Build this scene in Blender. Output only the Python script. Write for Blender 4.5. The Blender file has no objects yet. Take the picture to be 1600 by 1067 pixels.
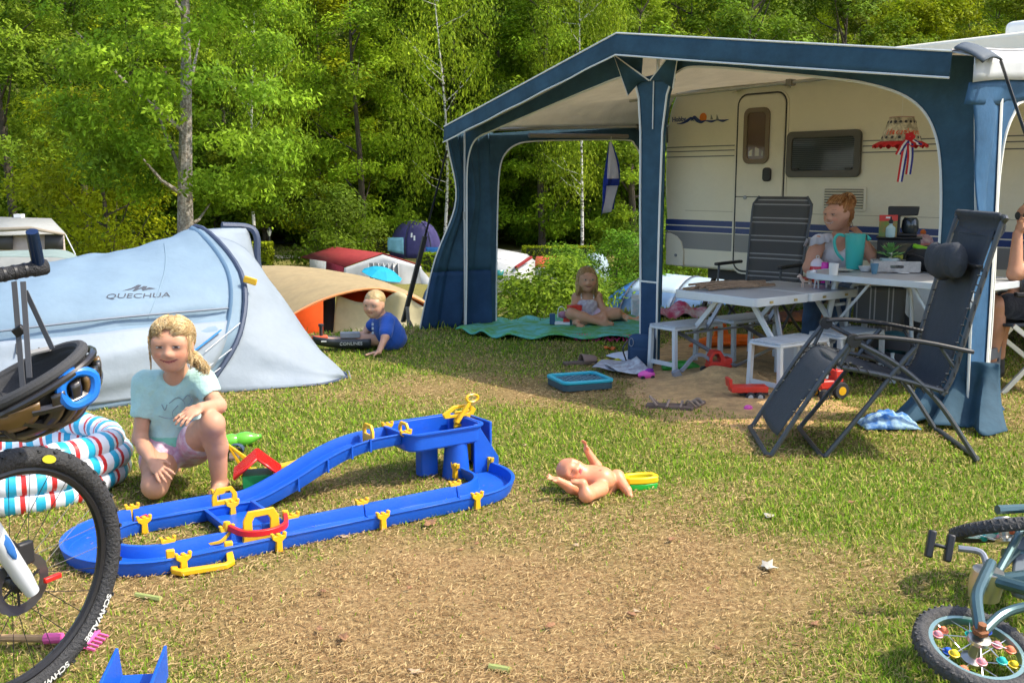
import bpy, bmesh, math, random
import numpy as np
from mathutils import Vector, Matrix, Euler, Quaternion

scene = bpy.context.scene
COL = scene.collection
R = math.radians
# ------------------------------------------------------------------ camera
CAMH = 1.35
PITCH = math.atan(250 / 1600.0)
cam_data = bpy.data.cameras.new('camera')
cam_data.lens = 36.0
cam_data.sensor_width = 36.0
cam_data.clip_end = 1500
cam = bpy.data.objects.new('camera', cam_data)
cam.location = (0, 0, CAMH)
cam.rotation_euler = (math.pi / 2 - PITCH, 0, 0)
COL.objects.link(cam)
scene.camera = cam
# ------------------------------------------------------------------ light
SUN_EL, SUN_AZ = 52.0, -10.0          # azimuth from +X, counter-clockwise
world = bpy.data.worlds.new('World')
scene.world = world
world.use_nodes = True
wn = world.node_tree
sky = wn.nodes.new('ShaderNodeTexSky')
sky.sky_type = 'NISHITA'
sky.sun_disc = False
sky.sun_elevation = R(SUN_EL)
sky.sun_rotation = R(90 - SUN_AZ)
sky.air_density = 0.9
sky.dust_density = 2.2
sky.ozone_density = 1.0
bg = wn.nodes['Background']
bg.inputs['Strength'].default_value = 0.15
wn.links.new(sky.outputs['Color'], bg.inputs['Color'])
sl = bpy.data.lights.new('sun', 'SUN')
sl.energy = 2.35
sl.angle = R(0.55)
sl.color = (1.0, 0.925, 0.78)
sun = bpy.data.objects.new('sun', sl)
sdir = Vector((math.cos(R(SUN_EL)) * math.cos(R(SUN_AZ)), math.cos(R(SUN_EL)) * math.sin(R(SUN_AZ)), math.sin(R(SUN_EL))))
sun.rotation_euler = sdir.to_track_quat('Z', 'Y').to_euler()
sun.location = sdir * 60
COL.objects.link(sun)
vs = scene.view_settings
vs.view_transform = 'Standard'
vs.look = 'None'
vs.exposure = 1.26
vs.gamma = 1.0
vs.use_curve_mapping = False
scene.render.engine = 'CYCLES'
scene.cycles.use_denoising = True
scene.cycles.max_bounces = 5
scene.cycles.diffuse_bounces = 2
scene.cycles.adaptive_threshold = 0.03
scene.cycles.transmission_bounces = 4
scene.cycles.glossy_bounces = 3
scene.cycles.transparent_max_bounces = 12
scene.cycles.caustics_reflective = False
scene.cycles.caustics_refractive = False
# ================================================================== helpers
rnd = random.Random(7)
V = Vector
_fw = V((0, math.cos(PITCH), -math.sin(PITCH)))
_up = V((0, math.sin(PITCH), math.cos(PITCH)))


def _ray(u, v):
    return _fw + V((1, 0, 0)) * ((u - 800) / 1600.0) + _up * ((533.5 - v) / 1600.0)


def G(u, v, z=0.0):
    "point of the horizontal plane z seen at photo pixel (u, v): used to survey where things stand"
    d = _ray(u, v)
    return V((0, 0, CAMH)) + d * ((z - CAMH) / d.z)


def DY(u, v, y):
    d = _ray(u, v)
    return V((0, 0, CAMH)) + d * (y / d.y)


# ---------------- materials
MATS = {}


def mat(name, col, rough=0.6, metal=0.0, spec=0.5, noise=0.0, nscale=8.0, bump=0.0, bscale=40.0, trans=0.0,
        alpha=1.0, sub=0.0, emit=None, sheen=0.0, coat=0.0, dirt=0.0, attr=None, col2=None):
    if name in MATS:
        return MATS[name]
    m = bpy.data.materials.new(name)
    m.use_nodes = True
    nt = m.node_tree
    n, l = nt.nodes, nt.links
    b = n['Principled BSDF']
    col = tuple(col) + (1,) if len(col) == 3 else col
    b.inputs['Base Color'].default_value = col
    b.inputs['Roughness'].default_value = rough
    b.inputs['Metallic'].default_value = metal
    b.inputs['Specular IOR Level'].default_value = spec
    b.inputs['Transmission Weight'].default_value = trans
    b.inputs['Alpha'].default_value = alpha
    b.inputs['Sheen Weight'].default_value = sheen
    b.inputs['Coat Weight'].default_value = coat
    if sub:
        b.inputs['Subsurface Weight'].default_value = sub
        b.inputs['Subsurface Radius'].default_value = (0.02, 0.008, 0.004)
        b.inputs['Subsurface Scale'].default_value = 0.5
    if noise or bump or col2 or dirt or attr:
        tc = n.new('ShaderNodeTexCoord')
    src = None
    if attr:
        a = n.new('ShaderNodeAttribute')
        a.attribute_name = attr
        src = a.outputs['Color']
    if noise or col2:
        nz = n.new('ShaderNodeTexNoise')
        nz.inputs['Scale'].default_value = nscale
        nz.inputs['Detail'].default_value = 5
        nz.inputs['Roughness'].default_value = 0.65
        l.new(tc.outputs['Object'], nz.inputs['Vector'])
        mx = n.new('ShaderNodeMix')
        mx.data_type = 'RGBA'
        if col2:
            rp = n.new('ShaderNodeMapRange')
            rp.inputs[1].default_value = 0.4
            rp.inputs[2].default_value = 0.6
            l.new(nz.outputs['Fac'], rp.inputs[0])
            l.new(rp.outputs[0], mx.inputs['Factor'])
            mx.inputs[6].default_value = col
            mx.inputs[7].default_value = tuple(col2) + (1,)
        else:
            rp = n.new('ShaderNodeMapRange')
            rp.inputs[1].default_value = 0.3
            rp.inputs[2].default_value = 0.7
            rp.inputs[3].default_value = 1 - noise
            rp.inputs[4].default_value = 1 + noise * 0.6
            l.new(nz.outputs['Fac'], rp.inputs[0])
            mx.blend_type = 'MULTIPLY'
            mx.inputs['Factor'].default_value = 1
            if src:
                l.new(src, mx.inputs[6])
            else:
                mx.inputs[6].default_value = col
            l.new(rp.outputs[0], mx.inputs[7])
        src = mx.outputs[2]
    if dirt:
        nz2 = n.new('ShaderNodeTexNoise')
        nz2.inputs['Scale'].default_value = 3.1
        nz2.inputs['Detail'].default_value = 9
        nz2.inputs['Roughness'].default_value = 0.75
        l.new(tc.outputs['Object'], nz2.inputs['Vector'])
        rp2 = n.new('ShaderNodeMapRange')
        rp2.inputs[1].default_value = 0.52
        rp2.inputs[2].default_value = 0.75
        rp2.inputs[4].default_value = dirt
        l.new(nz2.outputs['Fac'], rp2.inputs[0])
        mx2 = n.new('ShaderNodeMix')
        mx2.data_type = 'RGBA'
        l.new(rp2.outputs[0], mx2.inputs['Factor'])
        if src:
            l.new(src, mx2.inputs[6])
        else:
            mx2.inputs[6].default_value = col
        mx2.inputs[7].default_value = (0.23, 0.19, 0.13, 1)
        src = mx2.outputs[2]
    if src:
        l.new(src, b.inputs['Base Color'])
    if bump:
        nb = n.new('ShaderNodeTexNoise')
        nb.inputs['Scale'].default_value = bscale
        nb.inputs['Detail'].default_value = 4
        l.new(tc.outputs['Object'], nb.inputs['Vector'])
        bp = n.new('ShaderNodeBump')
        bp.inputs['Strength'].default_value = bump
        bp.inputs['Distance'].default_value = 0.02
        l.new(nb.outputs['Fac'], bp.inputs['Height'])
        l.new(bp.outputs['Normal'], b.inputs['Normal'])
    if emit:
        b.inputs['Emission Color'].default_value = tuple(emit[:3]) + (1,)
        b.inputs['Emission Strength'].default_value = emit[3]
    MATS[name] = m
    return m


def fabric(name, col, tl=0.35, rough=0.7, noise=0.12, bump=0.15, bscale=14.0, attr=None, weave=0.0):
    "thin tent cloth: diffuse with some light coming through"
    if name in MATS:
        return MATS[name]
    m = mat(name, col, rough=rough, noise=noise, nscale=5, bump=bump, bscale=bscale, spec=0.3, attr=attr)
    nt = m.node_tree
    n, l = nt.nodes, nt.links
    b = n['Principled BSDF']
    out = n['Material Output']
    t = n.new('ShaderNodeBsdfTranslucent')
    if b.inputs['Base Color'].links:
        l.new(b.inputs['Base Color'].links[0].from_socket, t.inputs['Color'])
    else:
        t.inputs['Color'].default_value = b.inputs['Base Color'].default_value
    mx = n.new('ShaderNodeMixShader')
    mx.inputs[0].default_value = tl
    l.new(b.outputs[0], mx.inputs[1])
    l.new(t.outputs[0], mx.inputs[2])
    l.new(mx.outputs[0], out.inputs['Surface'])
    return m


# ---------------- objects
def tag(o, label, cat=None, group=None, kind=None):
    if label:
        o['label'] = label
    if cat:
        o['category'] = cat
    if group:
        o['group'] = group
    if kind:
        o['kind'] = kind
    return o


def thing(name, label, cat, loc=(0, 0, 0), rz=0.0, group=None, rot=None, sc=None):
    o = bpy.data.objects.new(name, None)
    o.empty_display_size = 0.1
    o.location = loc
    o.rotation_euler = rot if rot else (0, 0, rz)
    if sc:
        o.scale = (sc, sc, sc)
    COL.objects.link(o)
    return tag(o, label, cat, group)


def mesh_obj(name, me, m, parent=None):
    o = bpy.data.objects.new(name, me)
    if m:
        for q in (m if isinstance(m, (list, tuple)) else [m]):
            me.materials.append(q)
    COL.objects.link(o)
    if parent is not None:
        o.parent = parent
    return o


def copy_tree(o, parent=None):
    c = o.copy()
    COL.objects.link(c)
    c.parent = parent
    for ch in list(o.children):
        copy_tree(ch, c)
    return c


def frame(d, up=V((0, 0, 1))):
    d = V(d).normalized()
    u = V(up)
    if abs(d.dot(u.normalized())) > 0.98:
        u = V((1, 0, 0)) if abs(d.x) < 0.9 else V((0, 1, 0))
    s = d.cross(u).normalized()
    return d, s, s.cross(d).normalized()


class MB:
    def __init__(self):
        self.v, self.f, self.mi, self.cur = [], [], [], 0

    def _add(self, vs_, fs_):
        o = len(self.v)
        self.v += [tuple(p) for p in vs_]
        for f in fs_:
            self.f.append(tuple(i + o for i in f))
            self.mi.append(self.cur)
        return self

    def quad(self, *p):
        return self._add(p, [tuple(range(len(p)))])

    def box(self, c, s, rot=None):
        x, y, z = s[0] / 2, s[1] / 2, s[2] / 2
        P = [V((a, b, d)) for a in (-x, x) for b in (-y, y) for d in (-z, z)]
        if rot is not None:
            q = rot if isinstance(rot, Matrix) else Euler(rot).to_matrix()
            P = [q @ p for p in P]
        c = V(c)
        return self._add([p + c for p in P], [(0, 1, 3, 2), (4, 6, 7, 5), (0, 4, 5, 1), (2, 3, 7, 6), (0, 2, 6, 4), (1, 5, 7, 3)])

    def beam(self, a, b, w, h, up=(0, 0, 1)):
        a, b = V(a), V(b)
        d, s, u = frame(b - a, up)
        P = []
        for p in (a, b):
            for i, j in ((-1, -1), (1, -1), (1, 1), (-1, 1)):
                P.append(p + s * (w / 2 * i) + u * (h / 2 * j))
        return self._add(P, [(0, 3, 2, 1), (4, 5, 6, 7), (0, 1, 5, 4), (1, 2, 6, 5), (2, 3, 7, 6), (3, 0, 4, 7)])

    def tube(self, pts, r, n=8, closed=False, cap=True, flat=1.0, up=None):
        pts = [V(p) for p in pts]
        N = len(pts)
        rs = r if isinstance(r, (list, tuple)) else [r] * N
        T = []
        for i in range(N):
            a = pts[(i - 1) % N] if (closed or i > 0) else pts[i]
            b = pts[(i + 1) % N] if (closed or i < N - 1) else pts[i]
            T.append((b - a).normalized())
        _, s, u = frame(T[0], up if up else V((0, 0, 1)))
        P = []
        for i in range(N):
            if i:
                q = T[i - 1].rotation_difference(T[i])
                s = q @ s
            if up is not None:
                _, s, _u = frame(T[i], up)
            s = (s - T[i] * s.dot(T[i])).normalized()
            u = s.cross(T[i])
            for k in range(n):
                a = 2 * math.pi * k / n
                P.append(pts[i] + s * (math.cos(a) * rs[i]) + u * (math.sin(a) * rs[i] * flat))
        F_ = []
        for i in range(N if closed else N - 1):
            j = (i + 1) % N
            for k in range(n):
                k2 = (k + 1) % n
                F_.append((i * n + k, i * n + k2, j * n + k2, j * n + k))
        if cap and not closed:
            F_.append(tuple(range(n - 1, -1, -1)))
            F_.append(tuple((N - 1) * n + k for k in range(n)))
        return self._add(P, F_)

    def sweep(self, pts, prof, up=(0, 0, 1), closed=False, caps=True):
        "sweep a closed 2D profile (side, up) along pts"
        pts = [V(p) for p in pts]
        N, n = len(pts), len(prof)
        P = []
        for i in range(N):
            a = pts[(i - 1) % N] if (closed or i > 0) else pts[i]
            b = pts[(i + 1) % N] if (closed or i < N - 1) else pts[i]
            d, s, u = frame(b - a, up)
            # mitre
            if (closed or 0 < i < N - 1):
                d1 = (pts[i] - pts[(i - 1) % N]).normalized()
                c_ = max(0.5, d1.dot(d))
            else:
                c_ = 1
            for x, y in prof:
                P.append(pts[i] + s * (x / c_) + u * y)
        F_ = []
        for i in range(N if closed else N - 1):
            j = (i + 1) % N
            for k in range(n):
                k2 = (k + 1) % n
                F_.append((i * n + k, j * n + k, j * n + k2, i * n + k2))
        if caps and not closed:
            F_.append(tuple(range(n)))
            F_.append(tuple((N - 1) * n + k for k in range(n - 1, -1, -1)))
        return self._add(P, F_)

    def lathe(self, prof, c=(0, 0, 0), n=20, axis=(0, 0, 1), ell=1.0):
        d, s, u = frame(axis)
        c = V(c)
        P, F_ = [], []
        for r, z in prof:
            for k in range(n):
                a = 2 * math.pi * k / n
                P.append(c + d * z + s * (math.cos(a) * r) + u * (math.sin(a) * r * ell))
        for i in range(len(prof) - 1):
            for k in range(n):
                k2 = (k + 1) % n
                F_.append((i * n + k, (i + 1) * n + k, (i + 1) * n + k2, i * n + k2))
        if prof[0][0] > 1e-5:
            F_.append(tuple(range(n)))
        if prof[-1][0] > 1e-5:
            F_.append(tuple((len(prof) - 1) * n + k for k in range(n - 1, -1, -1)))
        return self._add(P, F_)

    def prism(self, poly, o, ex, ey, ez, depth):
        "polygon in (ex, ey) at o, extruded along ez"
        o, ex, ey, ez = V(o), V(ex), V(ey), V(ez)
        n = len(poly)
        a = [o + ex * p[0] + ey * p[1] for p in poly]
        b = [p + ez * depth for p in a]
        F_ = [tuple(range(n - 1, -1, -1)), tuple(range(n, 2 * n))]
        for i in range(n):
            j = (i + 1) % n
            F_.append((i, j, n + j, n + i))
        return self._add(a + b, F_)

    def grid(self, fn, nu, nv, cu=False):
        P = [V(fn(i / (nu if cu else nu), j / nv)) for i in range(nu + (0 if cu else 1)) for j in range(nv + 1)]
        F_ = []
        NU = nu if cu else nu + 1
        for i in range(nu):
            i2 = (i + 1) % NU
            for j in range(nv):
                F_.append((i * (nv + 1) + j, i2 * (nv + 1) + j, i2 * (nv + 1) + j + 1, i * (nv + 1) + j + 1))
        return self._add(P, F_)

    def ball(self, c, r, n=12, rot=None):
        r = r if isinstance(r, (tuple, list)) else (r, r, r)
        c = V(c)
        q = Euler(rot).to_matrix() if rot is not None else None
        P, F_ = [], []
        m_ = max(4, n // 2)
        for i in range(m_ + 1):
            t = math.pi * i / m_
            for k in range(n):
                a = 2 * math.pi * k / n
                p = V((r[0] * math.sin(t) * math.cos(a), r[1] * math.sin(t) * math.sin(a), -r[2] * math.cos(t)))
                P.append(c + (q @ p if q else p))
        for i in range(m_):
            for k in range(n):
                k2 = (k + 1) % n
                F_.append((i * n + k, i * n + k2, (i + 1) * n + k2, (i + 1) * n + k))
        return self._add(P, F_)

    def mesh(self, name, smooth=35):
        me = bpy.data.meshes.new(name)
        me.from_pydata(self.v, [], self.f)
        if any(self.mi):
            me.polygons.foreach_set('material_index', self.mi)
        if smooth:
            me.polygons.foreach_set('use_smooth', [True] * len(me.polygons))
            me.set_sharp_from_angle(angle=R(smooth))
        me.update()
        return me

    def build(self, name, m, parent=None, smooth=35, bevel=0.0, seg=2, solid=0.0, sub=0, off=0.0, weld=False):
        me = self.mesh(name, smooth)
        if weld:
            bm = bmesh.new()
            bm.from_mesh(me)
            bmesh.ops.remove_doubles(bm, verts=bm.verts, dist=1e-5)
            bmesh.ops.recalc_face_normals(bm, faces=bm.faces)
            bm.to_mesh(me)
            bm.free()
        o = mesh_obj(name, me, m, parent)
        if sub:
            q = o.modifiers.new('sub', 'SUBSURF')
            q.levels = q.render_levels = sub
        if solid:
            q = o.modifiers.new('sol', 'SOLIDIFY')
            q.thickness = solid
            q.offset = off
        if bevel:
            q = o.modifiers.new('bev', 'BEVEL')
            q.width = bevel
            q.segments = seg
            q.limit_method = 'ANGLE'
            q.angle_limit = R(40)
            q.harden_normals = False
        return o


def spline(pts, n=8, closed=False):
    "Catmull-Rom through pts"
    pts = [V(p) for p in pts]
    N = len(pts)
    out = []
    for i in range(N if closed else N - 1):
        p1, p2 = pts[i], pts[(i + 1) % N]
        p0 = pts[(i - 1) % N] if (closed or i > 0) else p1 * 2 - p2
        p3 = pts[(i + 2) % N] if (closed or i + 2 < N) else p2 * 2 - p1
        for k in range(n):
            t = k / n
            out.append(0.5 * ((2 * p1) + (p2 - p0) * t + (2 * p0 - 5 * p1 + 4 * p2 - p3) * t * t + (3 * p1 - p0 - 3 * p2 + p3) * t ** 3))
    if not closed:
        out.append(pts[-1])
    return out


def rrect(w, h, r, n=5):
    "rounded rectangle outline centred on 0"
    out = []
    for cx, cy, a0 in ((w / 2 - r, h / 2 - r, 0), (-w / 2 + r, h / 2 - r, 90), (-w / 2 + r, -h / 2 + r, 180), (w / 2 - r, -h / 2 + r, 270)):
        for k in range(n + 1):
            a = R(a0 + 90 * k / n)
            out.append((cx + r * math.cos(a), cy + r * math.sin(a)))
    return out


def ring_prism(mb, outer, inner, o, ex, ey, ez, d):
    "frame between two outlines with the same number of points"
    o, ex, ey, ez = V(o), V(ex), V(ey), V(ez)
    n = len(outer)
    P = []
    for poly in (outer, inner):
        for dd in (0, d):
            P += [o + ex * p[0] + ey * p[1] + ez * dd for p in poly]
    F_ = []
    for i in range(n):
        j = (i + 1) % n
        F_ += [(i, j, n + j, n + i), (2 * n + j, 2 * n + i, 3 * n + i, 3 * n + j), (n + i, n + j, 3 * n + j, 3 * n + i), (j, i, 2 * n + i, 2 * n + j)]
    mb._add(P, F_)
    return mb


def text_obj(name, body, size, m, parent, loc, rot, extrude=0.001, align='CENTER', shear=0.0, bend=None, xs=1.0, bold=0.0):
    cu = bpy.data.curves.new(name, 'FONT')
    cu.body = body
    cu.size = size
    cu.extrude = extrude
    cu.align_x = align
    cu.align_y = 'CENTER'
    cu.shear = shear
    cu.offset = bold
    cu.resolution_u = 3
    t = bpy.data.objects.new(name, cu)
    COL.objects.link(t)
    me = bpy.data.meshes.new_from_object(t.evaluated_get(bpy.context.evaluated_depsgraph_get()))
    bpy.data.objects.remove(t)
    if xs != 1.0:
        for v in me.vertices:
            v.co.x *= xs
    if bend:
        for v in me.vertices:
            v.co = bend(v.co.copy())
    me.materials.clear()
    o = mesh_obj(name, me, m, parent)
    o.location = loc
    o.rotation_euler = rot if not isinstance(rot, Matrix) else rot.to_euler()
    return o


# ---------------- smooth value noise (numpy)
class VNoise:
    def __init__(self, seed, n=256):
        self.g = np.random.default_rng(seed).random((n, n)).astype(np.float32)
        self.n = n

    def __call__(self, x, y, sc=1.0, oct=4):
        x, y = np.asarray(x, dtype=np.float64), np.asarray(y, dtype=np.float64)
        out, amp, tot = 0, 1.0, 0
        for o in range(oct):
            X, Y = x * sc * 2 ** o + 37.3 * o, y * sc * 2 ** o + 11.7 * o
            xi, yi = np.floor(X).astype(int), np.floor(Y).astype(int)
            fx, fy = X - xi, Y - yi
            fx, fy = fx * fx * (3 - 2 * fx), fy * fy * (3 - 2 * fy)
            n = self.n
            g = self.g
            a, b = g[xi % n, yi % n], g[(xi + 1) % n, yi % n]
            c, d = g[xi % n, (yi + 1) % n], g[(xi + 1) % n, (yi + 1) % n]
            out = out + amp * ((a * (1 - fx) + b * fx) * (1 - fy) + (c * (1 - fx) + d * fx) * fy)
            tot += amp
            amp *= 0.5
        return out / tot


vn = VNoise(3)


def np_mesh(name, verts, faces_flat, nper, cols=None, mi=None, smooth=False):
    "fast mesh from numpy arrays; all faces have nper corners"
    me = bpy.data.meshes.new(name)
    nv, nf = len(verts), len(faces_flat) // nper
    me.vertices.add(nv)
    me.vertices.foreach_set('co', np.ascontiguousarray(verts, dtype=np.float32).ravel())
    me.loops.add(nf * nper)
    me.loops.foreach_set('vertex_index', np.ascontiguousarray(faces_flat, dtype=np.int32))
    me.polygons.add(nf)
    me.polygons.foreach_set('loop_start', np.arange(0, nf * nper, nper, dtype=np.int32))
    me.polygons.foreach_set('loop_total', np.full(nf, nper, dtype=np.int32))
    if mi is not None:
        me.polygons.foreach_set('material_index', np.ascontiguousarray(mi, dtype=np.int32))
    if smooth:
        me.polygons.foreach_set('use_smooth', np.ones(nf, dtype=bool))
    if cols is not None:
        a = me.color_attributes.new('col', 'FLOAT_COLOR', 'POINT')
        a.data.foreach_set('color', np.ascontiguousarray(cols, dtype=np.float32).ravel())
    me.update(calc_edges=True)
    me.validate()
    return me
# ================================================================== terrain
def sm(t):
    t = np.clip(t, 0, 1)
    return t * t * (3 - 2 * t)


def hz(x, y):
    x, y = np.asarray(x, dtype=float), np.asarray(y, dtype=float)
    yc = np.clip(9.3 + 0.55 * (x + 1.2), 9.0, 15.0)
    q = np.clip((y - yc) / 15.0, 0, 1)
    z = -3.0 * (1 - (1 - q) ** 2)
    t = np.maximum(0, y - 80)
    z = z + 0.42 * t * sm(t / 30.0)
    z = z + 1.0 * sm((y - 62) / 14.0) * sm((-x - 12) / 10.0)        # bank on the left behind the big tree
    return z + 0.02 * (vn(x, y, 0.9, 3) - 0.5) * sm((y - 1) / 2)


def H0(x, y):
    return float(hz(x, y))


def ell(x, y, cx, cy, rx, ry, a=0.0):
    c, s = math.cos(R(a)), math.sin(R(a))
    dx, dy = x - cx, y - cy
    u, v = (dx * c + dy * s) / rx, (-dx * s + dy * c) / ry
    return 1 - sm(np.sqrt(u * u + v * v) * 0.8)


def dryness(x, y):
    d = 0.41 + 1.4 * (vn(x, y, 0.8, 4) - 0.5) + 0.55 * (vn(x + 9, y + 4, 3.0, 3) - 0.5)
    d = d + 0.62 * ell(x, y, 0.05, 3.05, 1.35, 1.0) + 0.25 * ell(x, y, -1.0, 3.0, 1.0, .8)
    d = d + 0.25 * ell(x, y, -0.5, 4.5, .8, .5) + 0.35 * ell(x, y, 0.1, 6.7, 1.4, .8) + 0.5 * ell(x, y, 1.3, 7.0, 1.0, 1.4)
    d = d - 0.75 * ell(x, y, 1.75, 4.2, 1.1, 1.1) - 0.45 * ell(x, y, 0.75, 4.9, .9, .6) - 0.35 * ell(x, y, -0.6, 5.6, 1.0, .7)
    d = d - 0.5 * ell(x, y, -1.6, 5.9, 1.2, .5) - 0.3 * ell(x, y, 1.5, 3.0, .6, .5) - 0.35 * ell(x, y, -0.6, 8.2, 1.6, .7)
    d = np.where(y > 9.3, d * 0.4 + 0.1, d)
    return np.clip(d, 0, 1)


def axis(lo, hi, d0, d1, step, grow):
    a = list(np.arange(d0, d1 + 1e-6, step))
    s, p = step, d1
    while p < hi:
        s *= grow
        p += s
        a.append(p)
    s, p = step, d0
    while p > lo:
        s *= grow
        p -= s
        a.insert(0, p)
    return np.array(a)


ax, ay = axis(-320, 320, -6, 6.5, 0.07, 1.12), axis(-40, 420, 1.8, 11.5, 0.07, 1.07)
GX, GY = np.meshgrid(ax, ay, indexing='ij')
GZ = hz(GX, GY)
dr = dryness(GX, GY)
nx_, ny_ = GX.shape
idx = np.arange(nx_ * ny_).reshape(nx_, ny_)
fl = np.stack([idx[:-1, :-1], idx[1:, :-1], idx[1:, 1:], idx[:-1, 1:]], -1).reshape(-1)
gcol = np.zeros((nx_ * ny_, 4), np.float32)
gcol[:, 0] = dr.ravel()
far = sm((GY - 76) / 8).ravel()
gcol[:, 1] = far
gcol[:, 3] = 1
gm = bpy.data.materials.new('ground_grass_soil')
gm.use_nodes = True
_n, _l = gm.node_tree.nodes, gm.node_tree.links
_b = _n['Principled BSDF']
_b.inputs['Roughness'].default_value = 0.95
_b.inputs['Specular IOR Level'].default_value = 0.1
at = _n.new('ShaderNodeAttribute')
at.attribute_name = 'col'
sp = _n.new('ShaderNodeSeparateColor')
_l.new(at.outputs['Color'], sp.inputs[0])
tc = _n.new('ShaderNodeTexCoord')


def _noise(sc, det=6, ro=0.7):
    q = _n.new('ShaderNodeTexNoise')
    q.inputs['Scale'].default_value = sc
    q.inputs['Detail'].default_value = det
    q.inputs['Roughness'].default_value = ro
    _l.new(tc.outputs['Object'], q.inputs['Vector'])
    return q


def _ramp(src, stops):
    q = _n.new('ShaderNodeValToRGB')
    e = q.color_ramp.elements
    while len(e) < len(stops):
        e.new(0.5)
    for i, (p, c) in enumerate(stops):
        e[i].position = p
        e[i].color = tuple(c) + (1,)
    _l.new(src, q.inputs[0])
    return q


def _mix(f, a, b):
    q = _n.new('ShaderNodeMix')
    q.data_type = 'RGBA'
    if isinstance(f, float):
        q.inputs[0].default_value = f
    else:
        _l.new(f, q.inputs[0])
    _l.new(a, q.inputs[6])
    _l.new(b, q.inputs[7])
    return q.outputs[2]


n1 = _noise(55, 8, 0.8)
n2 = _noise(7, 6)
dryc = _ramp(n1.outputs['Fac'], [(0.3, (0.11, 0.062, 0.028)), (0.5, (0.30, 0.19, 0.085)), (0.7, (0.48, 0.35, 0.17))])
grnc = _ramp(n1.outputs['Fac'], [(0.3, (0.05, 0.06, 0.012)), (0.52, (0.13, 0.16, 0.03)), (0.72, (0.28, 0.28, 0.07))])
ma = _n.new('ShaderNodeMath')
ma.operation = 'ADD'
_l.new(sp.outputs[0], ma.inputs[0])
mb_ = _n.new('ShaderNodeMapRange')
mb_.inputs[3].default_value = -0.3
mb_.inputs[4].default_value = 0.3
_l.new(n2.outputs['Fac'], mb_.inputs[0])
_l.new(mb_.outputs[0], ma.inputs[1])
ma.use_clamp = True
gnd = _mix(ma.outputs[0], grnc.outputs[0], dryc.outputs[0])
und = _ramp(n2.outputs['Fac'], [(0.35, (0.05, 0.07, 0.014)), (0.65, (0.15, 0.16, 0.035))])
gnd = _mix(sp.outputs[1], gnd, und.outputs[0])
_l.new(gnd, _b.inputs['Base Color'])
bp = _n.new('ShaderNodeBump')
bp.inputs['Strength'].default_value = 0.6
bp.inputs['Distance'].default_value = 0.015
_l.new(n1.outputs['Fac'], bp.inputs['Height'])
_l.new(bp.outputs[0], _b.inputs['Normal'])
ground = mesh_obj('ground', np_mesh('ground', np.stack([GX, GY, GZ], -1).reshape(-1, 3), fl, 4, gcol, smooth=True), gm)
tag(ground, None, None, None, 'structure')

# sand spilled under the awning
m_sand = mat('sand', (0.55, 0.34, 0.14), 0.95, noise=0.35, nscale=14, bump=0.8, bscale=60)
SAND = (1.62, 7.25, 0.80, 1.9, 12)


def sand_h(x, y):
    e = ell(x, y, *SAND[:2], SAND[2] * 1.25, SAND[3] * 1.25, -SAND[4])
    return hz(x, y) - 0.02 + e * (0.06 + 0.03 * (vn(x, y, 4, 4) - 0.3)) + 0.1 * np.exp(-(((x - 1.45) / .22) ** 2 + ((y - 6.75) / .16) ** 2)) * (0.5 + vn(x, y, 6, 2)) + 0.018 * (vn(x, y, 3.5, 3) - .5)


sx, sy = np.meshgrid(np.linspace(.3, 2.9, 90), np.linspace(5.2, 9.6, 130), indexing='ij')
sz = sand_h(sx, sy)
ii = np.arange(sx.size).reshape(sx.shape)
fl = np.stack([ii[:-1, :-1], ii[1:, :-1], ii[1:, 1:], ii[:-1, 1:]], -1).reshape(-1)
sand = mesh_obj('sand_patch', np_mesh('sand_patch', np.stack([sx, sy, sz], -1).reshape(-1, 3), fl, 4, smooth=True), m_sand)
tag(sand, None, None, None, 'structure')

# ------------------------------------------------------------------ grass blades
NOGRASS = []          # (cx, cy, rx, ry, angle) where flat things lie


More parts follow.
